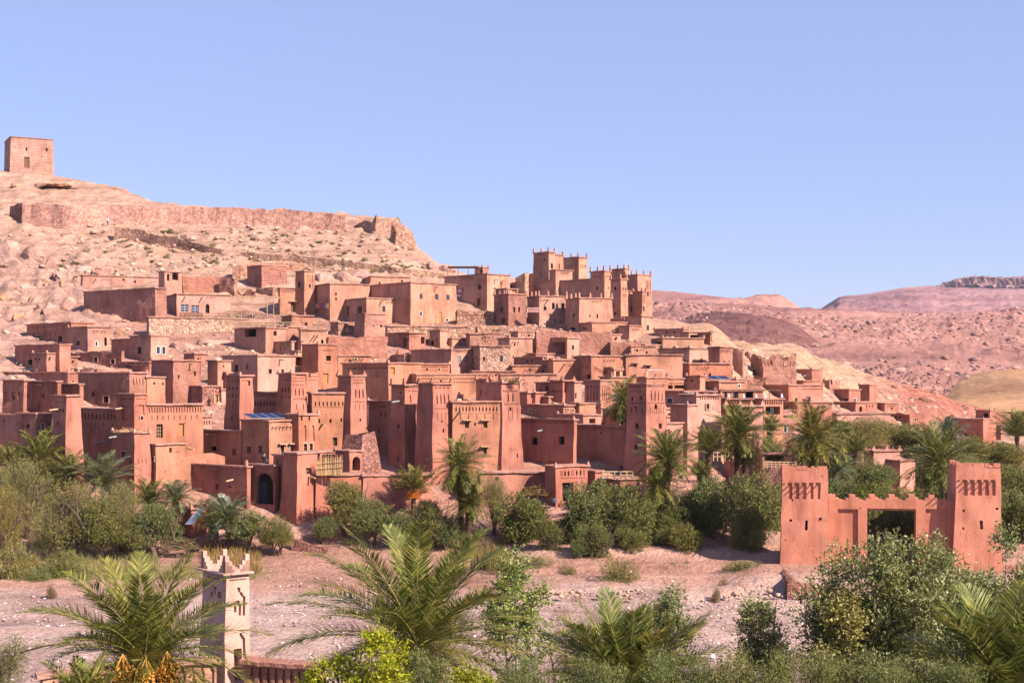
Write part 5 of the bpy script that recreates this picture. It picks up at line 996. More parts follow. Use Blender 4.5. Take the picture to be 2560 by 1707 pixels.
for a in [
 dict(x=100, y=1150, r=78, kind=4, label='bushy palm with brown hanging skirt before the left kasbah tower', yb=1250), dict(x=30, y=1165, r=58, kind=1, label='palm at the left edge beside the bushy skirted palm', yb=1270, dead=False),
 dict(x=176, y=1185, r=60, kind=1, label='palm just right of the bushy skirted palm', yb=1290, dates=1), dict(x=258, y=1205, r=82, kind=3, label='wide arching palm before the dark kasbah wall', yb=1320, dead=False), dict(x=130, y=1225, r=42, kind=1, label='small dark palm under the bushy skirted palm', yb=1310, dead=False),
 dict(x=372, y=1262, r=60, kind=2, label='spiky upright young palm left of the bluish palm', yb=1330, dead=False), dict(x=438, y=1250, r=56, kind=3, label='bluish green palm above the metal sheet', yb=1345, dead=True),
 dict(x=572, y=1300, r=72, kind=3, label='thick trunkless bluish palm right of the mud hut', yb=1375, dead=False), dict(x=540, y=1325, r=52, kind=2, label='low palm shoots at the foot of the thick bluish palm', yb=1380, dead=False),
 dict(x=1034, y=1225, r=56, kind=2, label='young palm with orange date stalks by the sunlit outer wall', yb=1290, dead=False, dates=3), dict(x=1154, y=1168, r=76, kind=4, label='tall palm in front of the central kasbah', yb=1375), dict(x=1168, y=1265, r=56, kind=1, label='shorter palm twinned with the tall central one', yb=1378),
 dict(x=1668, y=1150, r=84, kind=1, label='palm with orange dates right of the great tower foot', yb=1370, dates=2), dict(x=1640, y=1215, r=62, kind=4, label='dark drooping palm below the great tower', yb=1375), dict(x=1765, y=1128, r=58, kind=2, label='feathery upright palm before the stepped kasbah', yb=1340, dead=False),
 dict(x=1838, y=1090, r=84, kind=1, label='tall thin-trunked palm in front of the rightmost kasbah tower', yb=1330, dates=1, dead=False), dict(x=1868, y=1165, r=48, kind=2, label='short dark palm under the tall thin-trunked one', yb=1330, dead=False),
 dict(x=2022, y=1098, r=92, kind=4, label='big round palm with heavy skirt right of the kasbahs', yb=1300), dict(x=1925, y=1078, r=38, kind=2, label='small palm top beside the rightmost kasbah tower', yb=1180, dead=False), dict(x=2140, y=1130, r=46, kind=2, label='palm right of the big round one', yb=1240, dead=False),
 dict(x=2085, y=1178, r=54, kind=3, label='arching palm fronds behind the left gate tower', yb=1310, dead=False), dict(x=2342, y=1160, r=98, kind=4, label='dark palm leaning over the battlements left of the right gate tower', yb=1330), dict(x=2372, y=1085, r=50, kind=3, label='pale arching palm in front of the solitary house', yb=1190, dead=False),
 dict(x=2545, y=1092, r=62, kind=2, label='palm at the far right edge above the grove', yb=1190, dates=1, dead=False), dict(x=1556, y=1005, r=62, kind=4, label='palm growing among the houses beside the slit tower', Y=143),
 dict(x=1760, y=1190, r=40, kind=2, label='young palm under the log balcony', yb=1345, dead=False)]: palm(**a)

# foreground palms, each frond a part
def big_palm(x, y, Y, L, nf, seed, label, zc=None, leaf=.58, el=-.45, eh=1.5, droop=1.15, dates=0, mat=M_palmf, nl=100, w=.032, tr=.26):
    X = (x-1280)/F*Y; zc = HC+(HZ-y)/F*Y; zg = G(X, Y); root = empty('palm_tree', (X, Y, zg), 0); tag(root, label, 'palm', 'large palms of the near bank')
    me, top = palm_trunk('trunk', max(.5, zc-zg), tr, seed); t = bpy.data.objects.new('trunk', me); C.objects.link(t); t.parent = root
    for i, d in enumerate(palm_parts(nf, L, leaf, nl, seed, el, eh, droop)):
        m2 = fronds_mesh('frond', [d], w, .026, mat, 5); o = bpy.data.objects.new('frond', m2); C.objects.link(o); o.parent = root; o.location = top
    rd = random.Random(seed)
    for i in range(dates):
        d = bpy.data.objects.new('date_cluster', DM['d']); C.objects.link(d); d.parent = root; a = -1.9+i*.62+rd.uniform(-.1, .1)
        d.location = top+Vector((math.cos(a)*.95, math.sin(a)*.9-.25, .02-.1*(i % 2))); d.scale = (1.15, 1.15, 1.0)
    return root
big_palm(356, 1650, 38, 3.6, 46, 5, 'foreground palm with yellow date clusters left of the small minaret', dates=3, el=-.25, droop=1.0)
big_palm(1045, 1612, 40, 4.4, 60, 9, 'largest foreground palm spreading at the bottom centre', el=-.55, droop=1.05, leaf=.66, nl=120)
big_palm(1575, 1745, 36, 2.9, 46, 21, 'foreground palm top at the bottom right of centre', el=.1, droop=.7, leaf=.6)
big_palm(2515, 1740, 30, 2.6, 44, 33, 'foreground palm cut by the bottom right corner', el=.1, droop=.7, leaf=.6)
big_palm(215, 1760, 36, 1.6, 26, 37, 'small low palm top at the bottom left edge', el=.1, droop=.8, leaf=.3, nl=44, tr=.15)

def near_tree(name, cat, label, x, y, Y, rad, mat, leaf, twigs, per=8, lobes=26, lobe_r=.3, lw=.55, trunk=True, tm=M_bark, zb=None, hollow=.3, twig=.3, shoot=0, up=.5, stems=3, group='bushes and young trees of the near bank'):
    X = (x-1280)/F*Y; z = HC+(HZ-y)/F*Y; zg = G(X, Y) if zb is None else zb; root = empty(name, (X, Y, zg)); tag(root, label, cat, group)
    me = crown_mesh('crown', mat, rad, lobes, lobe_r, twigs, per, twig, leaf, lw, up=up, hollow=hollow, low=-.95, shoot=shoot, fill=(.6, .2))
    c = bpy.data.objects.new('crown', me); C.objects.link(c); c.parent = root; c.location = (0, 0, z-zg)
    b = MB(); rd = random.Random(x)
    h = z-zg
    for s in range(stems):
        a = s*2.2+.4; dx, dy = math.cos(a)*rad[0]*.45, math.sin(a)*rad[1]*.45
        p0, p1, p2 = Vector((dx*.2, dy*.2, -.3)), Vector((dx*.5, dy*.5, max(.2, h*.6))), Vector((dx, dy, h+rad[2]*.3))
        b.tube([p0, p1, p2, p2+Vector((dx*.2, dy*.2, rad[2]*.35))], [.07, .055, .025, .008], 6)
        for k in range(9):
            q = p1.lerp(p2, k/9); aa = rd.random()*6.28; b.tube([q, q+Vector((math.cos(aa)*rad[0]*.45, math.sin(aa)*rad[1]*.45, rad[2]*.3))], [.02, .005], 4)
    b.build('trunk' if trunk else 'stems', tm, root); return root
near_tree('poplar_tree', 'tree', 'big glinting poplar in front of the red gate', 2255, 1572, 46, (3.1, 2.4, 3.8), M_poplar, .10, 10500, 8, 40, .26, zb=1.2, hollow=.2)
near_tree('poplar_tree', 'tree', 'right poplar crown against the right gate tower', 2485, 1545, 47, (1.9, 1.7, 3.3), M_poplar, .10, 5200, 8, 26, .28, hollow=.2)
near_tree('poplar_tree', 'tree', 'left low poplar crown joining the big glinting one', 2110, 1650, 45, (1.3, 1.3, 2.1), M_poplar, .10, 2300, 8, 20, .3, hollow=.2)
near_tree('poplar_tree', 'tree', 'slender airy poplar over the gravel left of the big one', 1905, 1600, 48, (1.1, 1.1, 2.2), M_poplar, .10, 1500, 7, 18, .28, hollow=.1, stems=1)
near_tree('poplar_tree', 'tree', 'sparse yellowish poplar sapling behind the lower right palm', 1672, 1580, 50, (.85, .85, 2.4), M_poplar, .10, 1000, 7, 16, .25, hollow=.1, stems=1)
near_tree('poplar_tree', 'tree', 'yellow-green poplar with white stems right of the largest palm', 1290, 1540, 46, (1.35, 1.2, 1.95), M_ylw, .10, 1250, 8, 22, .27, hollow=.15, tm=M_wbark)
near_tree('leafy_bush', 'shrub', 'vivid yellow-green bush at the bottom under the largest palm', 905, 1750, 32, (1.5, 1.2, 1.5), M_bright, .07, 2600, 9, 30, .2, trunk=False, hollow=.25, twig=.2)
near_tree('leafy_bush', 'shrub', 'vivid yellow-green bush at the bottom right of the largest palm', 1190, 1750, 33, (1.1, 1.0, .95), M_bright, .07, 1100, 9, 20, .22, trunk=False, hollow=.25, twig=.2)
near_tree('feathery_bush', 'shrub', 'feathery green bush at the left edge on the gravel', 8, 1665, 58, (.95, .95, 1.45), M_green, .075, 1500, 9, 14, .4, lw=.25, trunk=False, twig=.3)
near_tree('feathery_bush', 'shrub', 'brownish feathery bush between the two right foreground palms', 1410, 1660, 47, (1.15, 1.1, 1.5), M_dry, .06, 1800, 9, 22, .3, lw=.2, trunk=False, twig=.3, shoot=.6)
near_tree('feathery_bush', 'shrub', 'brown twiggy bush on the gravel left of the big poplar', 2030, 1680, 52, (.85, .8, 1.3), M_dry, .06, 700, 8, 14, .3, lw=.2, trunk=False, twig=.35, shoot=.6)
near_tree('feathery_bush', 'shrub', 'tall feathery tamarisk tops behind the lower right palm', 1500, 1590, 56, (1.6, 1.2, .9), M_tam, .05, 1000, 9, 18, .3, lw=.2, trunk=False, twig=.5, shoot=.9)
for i, (x, y, w) in enumerate([(1075, 1730, .55), (1330, 1745, .7), (1490, 1728, .8), (1660, 1735, .85), (1830, 1725, .9), (2010, 1728, .9), (2190, 1730, .9), (2370, 1735, .8)]):
    near_tree('olive_bush', 'shrub', ('silvery olive shoots under the largest palm', 'silvery olive shoots right of the vivid bush', 'silvery olive shoots before the lower right palm', 'silvery olive shoots right of the lower right palm',
      'silvery olive shoots below the slender poplar', 'silvery olive shoots below the brown twiggy bush', 'silvery olive shoots below the big poplar', 'silvery olive shoots beside the bottom right palm')[i], x, y, 27, (w, w, .62), M_olive, .062, 1100, 11, 22, .26, lw=.2, trunk=False, twig=.34, shoot=.9, hollow=.2)
# ---------------------------------------------------------------- big red gate
def strip(h, gate, name, label=None):
    for ch in list(h.root.children):
        if ch.name.startswith('wall'): ch.name = name; ch['label'] = label if label else ''; 
        if not ch.get('label'): 
            if 'label' in ch: del ch['label']
        ch.parent = gate; ch.location = ch.location+h.root.location-gate.location
    bpy.data.objects.remove(h.root)
Yg = 108.5; Xg = (2160-1280)/F*Yg
gate = empty('town_gate', (Xg, Yg, 0)); tag(gate, 'big red gate with two square towers and stepped battlements', 'gate')
kw = dict(group=None, cap=False, rows=())
lt = H('t', 'x', 't', 1948, 1956, 2068, 1171, 1424, 'gate', .022, r=-9, Y=110.5, cap=False, win=[(2013, 2020, 1300, 1325), (1973, 1980, 1297, 1303), (2047, 2053, 1293, 1300), (1979, 1984, 1247, 1252)]+[(1969+i*17.4, 1981+i*17.4, 1206, 1247, 'n') for i in range(5)])
rt = H('t', 'x', 't', 2371, 2391, 2501, 1164, 1430, 'gate', .025, r=-9, Y=108.35, cap=False, win=[(2448, 2456, 1300, 1322), (2407, 2412, 1273, 1279), (2407, 2412, 1317, 1323), (2490, 2497, 1268, 1274)]+[(2406+i*17.6, 2418+i*17.6, 1199, 1238, 'n') for i in range(5)])
def gplane(px, back=0.0):   # point on the curtain front plane below column px
    o = lt.c0+Vector((math.cos(R(-9)), math.sin(R(-9)), 0))*0+Vector((0, .55+back, 0)); d = lt.dR; u = (px-1280)/F
    t = (u*o.y-o.x)/(d.x-u*d.y); return o+d*t
cw = MB(); dG = lt.dR; nG = -lt.dL; bk = lt.dL
def gz(px, py): p = gplane(px); return HC+(HZ-py)/F*p.y
def gbox(b, x0, x1, y0, y1, th=1.1, out=0.0):
    p, q = gplane(x0), gplane(x1); xm = (x0+x1)/2; z1, z0 = gz(xm, y0), gz(xm, y1)
    a = p+nG*out; b.obox((a.x-gate.location.x, a.y-gate.location.y, z0), (q-p), bk*(th+out), Vector((0, 0, z1-z0)))
wallb = MB()
gbox(wallb, 2064, 2095, 1250, 1440); gbox(wallb, 2145, 2168, 1250, 1440); gbox(wallb, 2095, 2145, 1250, 1272); gbox(wallb, 2095, 2145, 1272, 1440, 1.1, -.22)
gbox(wallb, 2168, 2290, 1250, 1271)
gbox(wallb, 2290, 2314, 1250, 1440); gbox(wallb, 2368, 2392, 1250, 1440); gbox(wallb, 2314, 2368, 1250, 1272); gbox(wallb, 2314, 2368, 1272, 1440, 1.1, -.22)
gbox(wallb, 2168, 2290, 1271.2, 1276, .9, -.12); gbox(wallb, 2096, 2144, 1272.2, 1276, .2, -.1); gbox(wallb, 2315, 2367, 1272.2, 1276, .2, -.1)
wallb.build('curtain_wall', MUD['gate'], gate)
strip(lt, gate, 'tower'); strip(rt, gate, 'tower')
for i in range(6):
    x0 = 2062+i*49.5; b = MB(); gbox(b, x0+(4 if i else 0), x0+36, 1244.5, 1250.5, .9); gbox(b, x0+(12 if i else 0), x0+27, 1236.5, 1244.6, .88); b.build('merlon', MUD['gate'], gate)
for h, mer, y0, pk in ((lt, [(1956, 1984), (1990, 2018), (2028, 2036), (2044, 2068)], 1171, 1180), (rt, [(2391, 2430), (2432, 2456), (2462, 2474), (2484, 2501)], 1164, 1172)):
    for a, c in mer:
        b = MB(); t0, _ = h.proj('R', a, y0); t1, _ = h.proj('R', c, y0); p = h.c0+h.dR*t0
        b.obox((p.x-gate.location.x, p.y-gate.location.y, h.zt-.1), h.dR*(t1-t0), h.dL*.35, Vector((0, 0, .3))); b.build('merlon', MUD['gate'], gate)
    for k in range(3):
        b = MB(); p = h.c0+h.dL*(.5+k*h.LL/3); b.obox((p.x-gate.location.x, p.y-gate.location.y, h.zt-.1), h.dL*.5, h.dR*.35, Vector((0, 0, .34))); b.build('merlon', MUD['gate'], gate)
    for i in range(6):      # projecting roof beams over the niches
        px = (1961 if h is lt else 2396)+i*17.5; t, z = h.proj('R', px, 1208 if h is lt else 1200); b = MB(); p = h.c0+h.dR*t-h.dL*(-.1+h.bat*(h.zt-z)*0)
        b.tube([(p.x-gate.location.x, p.y-gate.location.y, z), (p.x-gate.location.x-h.dL.x*.75, p.y-gate.location.y-h.dL.y*.75, z-.02)], [.055, .05], 6); b.build('beam', M_wood, gate)
# ---------------------------------------------------------------- hotel minaret and its garden wall
mn = H('minaret', 'small cream minaret with stepped corner horns behind the left foreground palm', 'minaret', 511, 564, 620, 1437, 1720, 'cream', .028, Y=55, cap=False, group=None, r=38,
  win=[(582, 603, 1604, 1700, 'xa'), (544, 553, 1626, 1668, 'xa'), (590, 598, 1462, 1480, 'na'), (544, 553, 1472, 1494, 'na'), (598, 602, 1479, 1486, 'n'), (601, 605, 1484, 1491, 'n'), (605, 610, 1489, 1538, 'n'), (590, 595, 1500, 1508, 'n'), (594, 600, 1507, 1538, 'n'), (583, 588, 1514, 1530, 'n'), (607, 611, 1592, 1650, 'n'), (603, 608, 1586, 1596, 'n'), (599, 604, 1580, 1590, 'n'), (534, 538, 1612, 1640, 'n'), (538, 542, 1604, 1616, 'n'), (542, 546, 1590, 1606, 'n'), (533, 541, 1466, 1470, 'n'), (535, 539, 1470, 1484, 'n'), (527, 531, 1478, 1492, 'n')],
  rows=[(572, 612, 1440, 1444, 3, 'n', .28), (518, 556, 1440, 1445, 3, 'n', .3), (571, 614, 1449, 1453, 10, 'n', .75), (516, 560, 1449, 1454, 6, 'n', .75)])
b = MB(); b.obox(mn.at(-.18, 'R', mn.zt, .18), mn.dR*(mn.LR+.36), mn.dL*(mn.LL+.36), Vector((0, 0, .07))); b.build('cornice', MUD['cream'], mn.root)
for a, c in ((0, 0), (1, 0), (0, 1), (1, 1)):
    for i, (w, hh) in enumerate([(.17, .68), (.30, .44), (.42, .28), (.54, .14)]):
        b = MB() if i == 0 else b
        o = mn.c0+mn.dR*(mn.LR-.12 if a else -.04)+mn.dL*(mn.LL-.12 if c else -.04)-mn.root.location; o.z = mn.zt+.068-mn.zb
        sx, sy = (-1 if a else 1), (-1 if c else 1)
        o2 = o+(mn.dR*.16 if a else Vector())+(mn.dL*.16 if c else Vector())
        b.obox(o2, mn.dR*sx*w, mn.dL*sy*(.16-.004*i), Vector((0, 0, hh))); b.obox(o2+mn.dR*sx*.002*i+mn.dL*sy*.003, mn.dR*sx*(.16-.004*i), mn.dL*sy*w, Vector((0, 0, hh-.003)))
    b.build('merlon', MUD['cream'], mn.root)
H('garden_wall', 'salmon garden wall with stepped recesses left of the minaret', 'wall', 100, 104, 540, 1692, 1760, 'tan', 0, depth=.5, r=27, Y=51.6, group='garden walls of the near bank', rows=[(120, 540, 1703, 1712, 18, 'n', .25), (120, 540, 1712, 1750, 18, 'n', .5)])
H('garden_wall', 'salmon garden wall with stepped recesses right of the minaret', 'wall', 606, 610, 800, 1653, 1760, 'tan', 0, depth=.5, r=-24, Y=54.6, group='garden walls of the near bank', rows=[(620, 798, 1664, 1675, 9, 'n', .25), (620, 798, 1675, 1712, 9, 'n', .55)])
# ---------------------------------------------------------------- ramparts and dry-stone walls that follow the land
def ribbon(name, label, pts, mat, rag=.4, th=.7, group=None, cat='wall', rows=4, stepm=.8):
    xs = [p[0] for p in pts]; X = []; a = xs[0]
    dY0 = hit(xs[0], pts[0][2]); n = max(3, int(abs(xs[-1]-xs[0])/F*dY0/stepm)); v = []; f = []
    pxs = np.linspace(xs[0], xs[-1], n+1); b0 = P(xs[0], pts[0][2], dY0); ny = rows+1
    Ys = np.array([hit(px, float(np.interp(px, xs, [p[2] for p in pts]))) for px in pxs]); k = np.ones(5)/5; Ys = np.convolve(np.pad(Ys, 2, 'edge'), k, 'valid')
    for i, px in enumerate(pxs):
        Y = Ys[i]; t = P(px, float(np.interp(px, xs, [p[1] for p in pts])), Y); zt = t.z; x = t.x
        zb = min(G(x, Y), HC+(HZ-float(np.interp(px, xs, [p[2] for p in pts])))/F*0+G(x, Y))-1.2
        zt = max(zt, zb+1.6); zt -= rag*max(0, .2+noise.noise((x*.4, Y*.4, 1))+.5*noise.noise((x*1.3, Y*1.3, 7)))
        for s in range(ny):
            z = zb+(zt-zb)*s/rows; q = dz(x, Y, z, .16); v.append((x+q*.4-b0.x, Y+q-(1-s/rows)*.25-b0.y, z-b0.z))
        for s in range(ny-1, -1, -1):
            z = zb+(zt-zb)*s/rows; q = dz(x+9, Y, z, .16); v.append((x-b0.x, Y+th+q-b0.y, z-b0.z+(noise.noise((x, Y, 3))*.15 if s == rows else 0)))
    m = 2*ny
    for i in range(n):
        for s in range(m-1): f.append((i*m+s, (i+1)*m+s, (i+1)*m+s+1, i*m+s+1))
    f.append(tuple(range(m))); f.append(tuple(n*m+s for s in range(m))[::-1])
    o = mesh(name, v, f, mat, None, False, b0); tag(o, label, cat, group); return o
S, S2, CB = MUD['stone'], mud('rampart_masonry', (.70, .44, .34), stone=3.0, bump=.3, var=.1), MUD['cob']
gr0 = 'ruins on the hill'
ribbon('rampart', 'long ruined stone rampart along the hill crest', [(56, 507, 558), (177, 511, 578), (273, 512, 560), (300, 512, 563), (450, 514, 560), (520, 517, 562), (640, 520, 564), (720, 521, 568), (800, 530, 572), (862, 536, 577)], S2, .5, 1.0, gr0, rows=8)
ribbon('rampart', 'short dark return wall at the left end of the rampart', [(24, 511, 538), (56, 508, 556)], CB, .5, .8, gr0)
ribbon('stone_wall', 'stepped stone wall falling right below the rampart', [(286, 567, 597), (345, 571, 602), (368, 574, 606), (369, 586, 608), (436, 592, 618), (500, 610, 630), (553, 622, 640)], S, .3, .6, gr0)
ribbon('stone_wall', 'long stone wall beside the path above the houses', [(600, 629, 642), (690, 636, 652), (780, 643, 660), (910, 657, 675), (1035, 674, 691), (1110, 684, 704)], S, .15, .6, gr0)
ribbon('stone_wall', 'stone wall corner behind the square brick house', [(582, 665, 700), (620, 657, 690), (700, 655, 676), (760, 662, 676)], S, .3, .6, gr0)
ribbon('stone_wall', 'cobbled retaining wall curving under the red gate', [(1976, 1446, 1486), (2010, 1462, 1487), (2060, 1466, 1484), (2110, 1479, 1487)], CB, .1, .8, 'dry-stone walls of the far bank')
ribbon('stone_wall', 'dark dry-stone wall at the foot of the dirt ramp', [(728, 1342, 1376), (760, 1354, 1378), (818, 1370, 1383)], CB, .2, .7, 'dry-stone walls of the far bank')
ribbon('stone_wall', 'dark dry-stone terrace wall right of the round bush', [(1610, 1400, 1420), (1700, 1403, 1420)], CB, .15, .6, 'dry-stone walls of the far bank', stepm=.5)
ribbon('stone_wall', 'low tumbled stone line between the bushes and the cobbled wall', [(1732, 1401, 1416), (1850, 1404, 1418)], CB, .3, .6, 'dry-stone walls of the far bank', stepm=.5)
ribbon('stone_wall', 'low tumbled stones right of the young olives', [(1440, 1420, 1428), (1502, 1424, 1430)], CB, .2, .5, 'dry-stone walls of the far bank', stepm=.4)
root = empty('stone_wall', (0, 0, 0)); a_, c_ = P(1958, 1424, 108.5), P(1980, 1450, 101.2); root.location = a_; tag(root, 'cobbled side wall running down from the left gate tower', 'wall', 'dry-stone walls of the far bank'); b = MB(); n_ = 9
pa = [a_.lerp(c_, i/n_)+Vector((noise.noise((i*.7, 1, 1))*.15, 0, noise.noise((i*.6, 5, 1))*.18)) for i in range(n_+1)]; vs = []; fs = []
for i, p in enumerate(pa):
    for k_, (dx, dzz_) in enumerate(((-.42, -2.6), (-.34, -.9), (-.3, 0), (0, .12), (.3, 0), (.36, -.9), (.44, -2.6))): vs.append((p.x+dx+noise.noise((i*1.3, k_, 2))*.1-a_.x, p.y-a_.y, p.z+dzz_-a_.z))
for i in range(n_):
    for k_ in range(6): fs.append((i*7+k_, i*7+k_+1, (i+1)*7+k_+1, (i+1)*7+k_))
fs.append(tuple(range(7))[::-1]); fs.append(tuple(n_*7+k_ for k_ in range(7))); mesh('stones', vs, fs, CB, root)
# ---------------------------------------------------------------- stones
def ico():
    import bmesh
    bm = bmesh.new(); bmesh.ops.create_icosphere(bm, subdivisions=1, radius=1); v = np.array([q.co[:] for q in bm.verts]); f = np.array([[w.index for w in q.verts] for q in bm.faces]); bm.free(); return v, f
IV, IF = ico()
def stonefield(name, pts, sizes, mat, label=None):
    n = len(pts); nv = len(IV); V = np.repeat(IV[None], n, 0)*(1+.35*rng.normal(size=(n, nv, 1)).clip(-1, 1)); sc = np.stack([sizes*(.8+.6*rng.random(n)), sizes*(.8+.6*rng.random(n)), sizes*(.5+.3*rng.random(n))], -1)
    V = V*sc[:, None, :]; a = rng.random(n)*6.28; ca, sa = np.cos(a)[:, None], np.sin(a)[:, None]; x = V[..., 0]*ca-V[..., 1]*sa; y = V[..., 0]*sa+V[..., 1]*ca; V = np.stack([x, y, V[..., 2]], -1)+pts[:, None, :]
    Fc = (IF[None]+(np.arange(n)*nv)[:, None, None]).reshape(-1, 3)
    me = bpy.data.meshes.new(name); me.vertices.add(n*nv); me.vertices.foreach_set('co', V.ravel()); me.loops.add(Fc.size); me.loops.foreach_set('vertex_index', Fc.ravel()); me.polygons.add(len(Fc)); me.polygons.foreach_set('loop_start', np.arange(0, Fc.size, 3)); me.update(calc_edges=True)
    me.materials.append(mat); o = bpy.data.objects.new(name, me); C.objects.link(o); tag(o, label, kind='stuff'); return o
def stonemat(name, stops):
    m, t, b = newmat(name); g = N(t, 'ShaderNodeNewGeometry'); r = ramp(t, stops); t.links.new(g.outputs['Random Per Island'], r.inputs[0])
    n = noise_n(t, g.outputs['Position'], 9, 4); r2 = ramp(t, [(.3, (.8, .8, .8)), (.7, (1.1, 1.1, 1.1))]); t.links.new(n, r2.inputs[0]); t.links.new(mixc(t, r.outputs[0], r2.outputs[0], 1, 'MULTIPLY'), b.inputs['Base Color']); b.inputs['Roughness'].default_value = .9; return m
M_peb = stonemat('river_stones', [(0, (.12, .08, .08)), (.15, (.28, .19, .18)), (.6, (.38, .28, .26)), (.9, (.47, .37, .35)), (1, (.6, .54, .52))])
M_rub = stonemat('hill_rubble', [(0, (.24, .14, .10)), (.5, (.36, .23, .165)), (1, (.46, .32, .24))])
n = 11000; u = rng.random(n)*.9-.45; Yp = 67+(rng.random(n)**1.1)*44; Xp = u*Yp
cl = np.array([noise.noise((x*.09, y*.09, 0)) for x, y in zip(Xp, Yp)]); ok = (cl+rng.random(n)*.7 > .18); u, Yp, Xp = u[ok], Yp[ok], Xp[ok]; sz = .035+.10*rng.random(len(Xp))**3; sz[rng.random(len(sz)) < .02] *= 2.2
stonefield('river_stones', np.stack([Xp, Yp, ground(Xp, Yp)+.02], -1), sz, M_peb, 'pale stones scattered over the dry river bed')
n = 2300; px = rng.random(n)*1130-40; py = 560+rng.random(n)*(np.interp(px, [0, 200, 600, 1100], [330, 140, 110, 130])); pts = []
for a, q in zip(px, py):
    Y = hit(a, q); X = (a-1280)/F*Y; pts.append((X, Y, G(X, Y)+.25*(1-2*rng.random())))
stonefield('hill_rubble', np.array(pts),   .1+.5*rng.random(n)**4.5, M_rub, 'loose rock rubble strewn over the hillside')
n = 1500; px = 1640+rng.random(n)*800; py = np.interp(px, [1640, 1900, 2150, 2300, 2450], [830, 880, 960, 1000, 1040])+rng.random(n)*80; pts = []
for a, q in zip(px, py):
    Y = hit(a, q); X = (a-1280)/F*Y; pts.append((X, Y, G(X, Y)))
stonefield('slope_rubble', np.array(pts), .12+.5*rng.random(n)**3.5, M_rub, 'loose rubble on the slope right of the village')
n = 1600; px = 1250+rng.random(n)*900; Yp = 101+rng.random(n)*17; Xp = (px-1280)/F*Yp
stonefield('bank_stones', np.stack([Xp, Yp, ground(Xp, Yp)+.1], -1), .05+.2*rng.random(n)**3, M_rub, 'small stones on the red far bank')
M_frock = stonemat('far_rocks', [(0, (.13, .065, .065)), (.5, (.24, .125, .11)), (1, (.42, .245, .20))])
for o_, n_, s0_, s1_, nm_, lb_ in ((HP, 7000, .5, 1.9, 'slope_rocks', 'dark rocks strewn over the far rosy slope'), (HR, 3500, .4, 1.2, 'ridge_rocks', 'dark rocks covering the nearer ridge'), (HK, 700, .35, .9, 'knoll_rocks', 'dark rocks on the small knoll'), (HM, 1800, 1.6, 4, 'mesa_rocks', 'rocks under the far mesa')):
    co = np.zeros(len(o_.data.vertices)*3); o_.data.vertices.foreach_get('co', co); co = co.reshape(-1, 3); q_ = rng.choice(len(co), n_*3)
    kp = np.array([noise.noise((v[0]*.006, v[1]*.006, 2))+.35*rng.random() > .12 for v in co[q_]]); q_ = q_[kp][:n_]
    stonefield(nm_, co[q_]+np.array((0, -.3, 0)), s0_+(s1_-s0_)*rng.random(len(q_))**3, M_frock, lb_)
M_boul = mud('ochre_boulder', (.62, .36, .2), bump=.7, var=.25); M_boulr = mud('red_boulder', (.5, .24, .17), bump=.7, var=.25)
def boulder(x, y, w, h, label, mat, seed, dy=0):
    import bmesh
    Y = hit(x, y+h/2); s = w/2/F*Y; X = (x-1280)/F*Y; bm = bmesh.new(); bmesh.ops.create_icosphere(bm, subdivisions=4, radius=1); rb = random.Random(seed); cuts = [Vector((rb.uniform(-1, 1), rb.uniform(-1, .2), rb.uniform(-.2, 1))).normalized() for _ in range(9)]
    for q in bm.verts:
        c = q.co.copy(); k = 1+.45*noise.noise(c*1.1+Vector((seed*7, 0, 0)))+.22*noise.noise(c*3+Vector((seed, 3, 0)))+.12*noise.noise(c*9); q.co = Vector((c.x*s*1.15, c.y*s, c.z*h/w*s*1.3))*k
        for nn in cuts:
            d = q.co.dot(nn)-s*.62
            if d > 0: q.co -= nn.normalized()*d
    me = bpy.data.meshes.new('boulder'); bm.to_mesh(me); bm.free(); me.materials.append(mat); o = bpy.data.objects.new('boulder', me); C.objects.link(o); o.location = (X, Y+s*.3, G(X, Y)+s*h/w*.3); tag(o, label, 'boulder', 'boulders on the slopes')
for i, a in enumerate([(82, 738, 24, 24, 'angular ochre boulder on the left slope, upper right one'), (40, 787, 38, 26, 'rounded flat ochre boulder, lowest on the left slope'), (4, 738, 42, 34, 'ochre boulder cut by the left edge of the picture'), (112, 697, 26, 18, 'ochre boulder highest on the left slope'), (155, 700, 22, 36, 'tall dark-sided rock beside the long pink house'),
  (300, 820, 34, 30, 'rock pile left of the stone terrace wall'), (2338, 981, 36, 18, 'reddish boulder at the right end of the slope, upper one'), (2312, 996, 40, 20, 'reddish boulder at the right end of the slope, lower one'), (2240, 966, 32, 12, 'flat rock slab above the right slope'), (2262, 995, 16, 10, 'small rock between the slab and reddish boulders'), (2420, 1018, 44, 16, 'broken rock ledge left of the solitary house'), (2490, 1022, 10, 10, 'lone rock right of the roof room')]):
    boulder(*a[:4], a[4], M_boul if i < 6 else M_boulr, i)
M_cliff = mud('cliff_rock', (.60, .37, .28), bump=.9, var=.35)
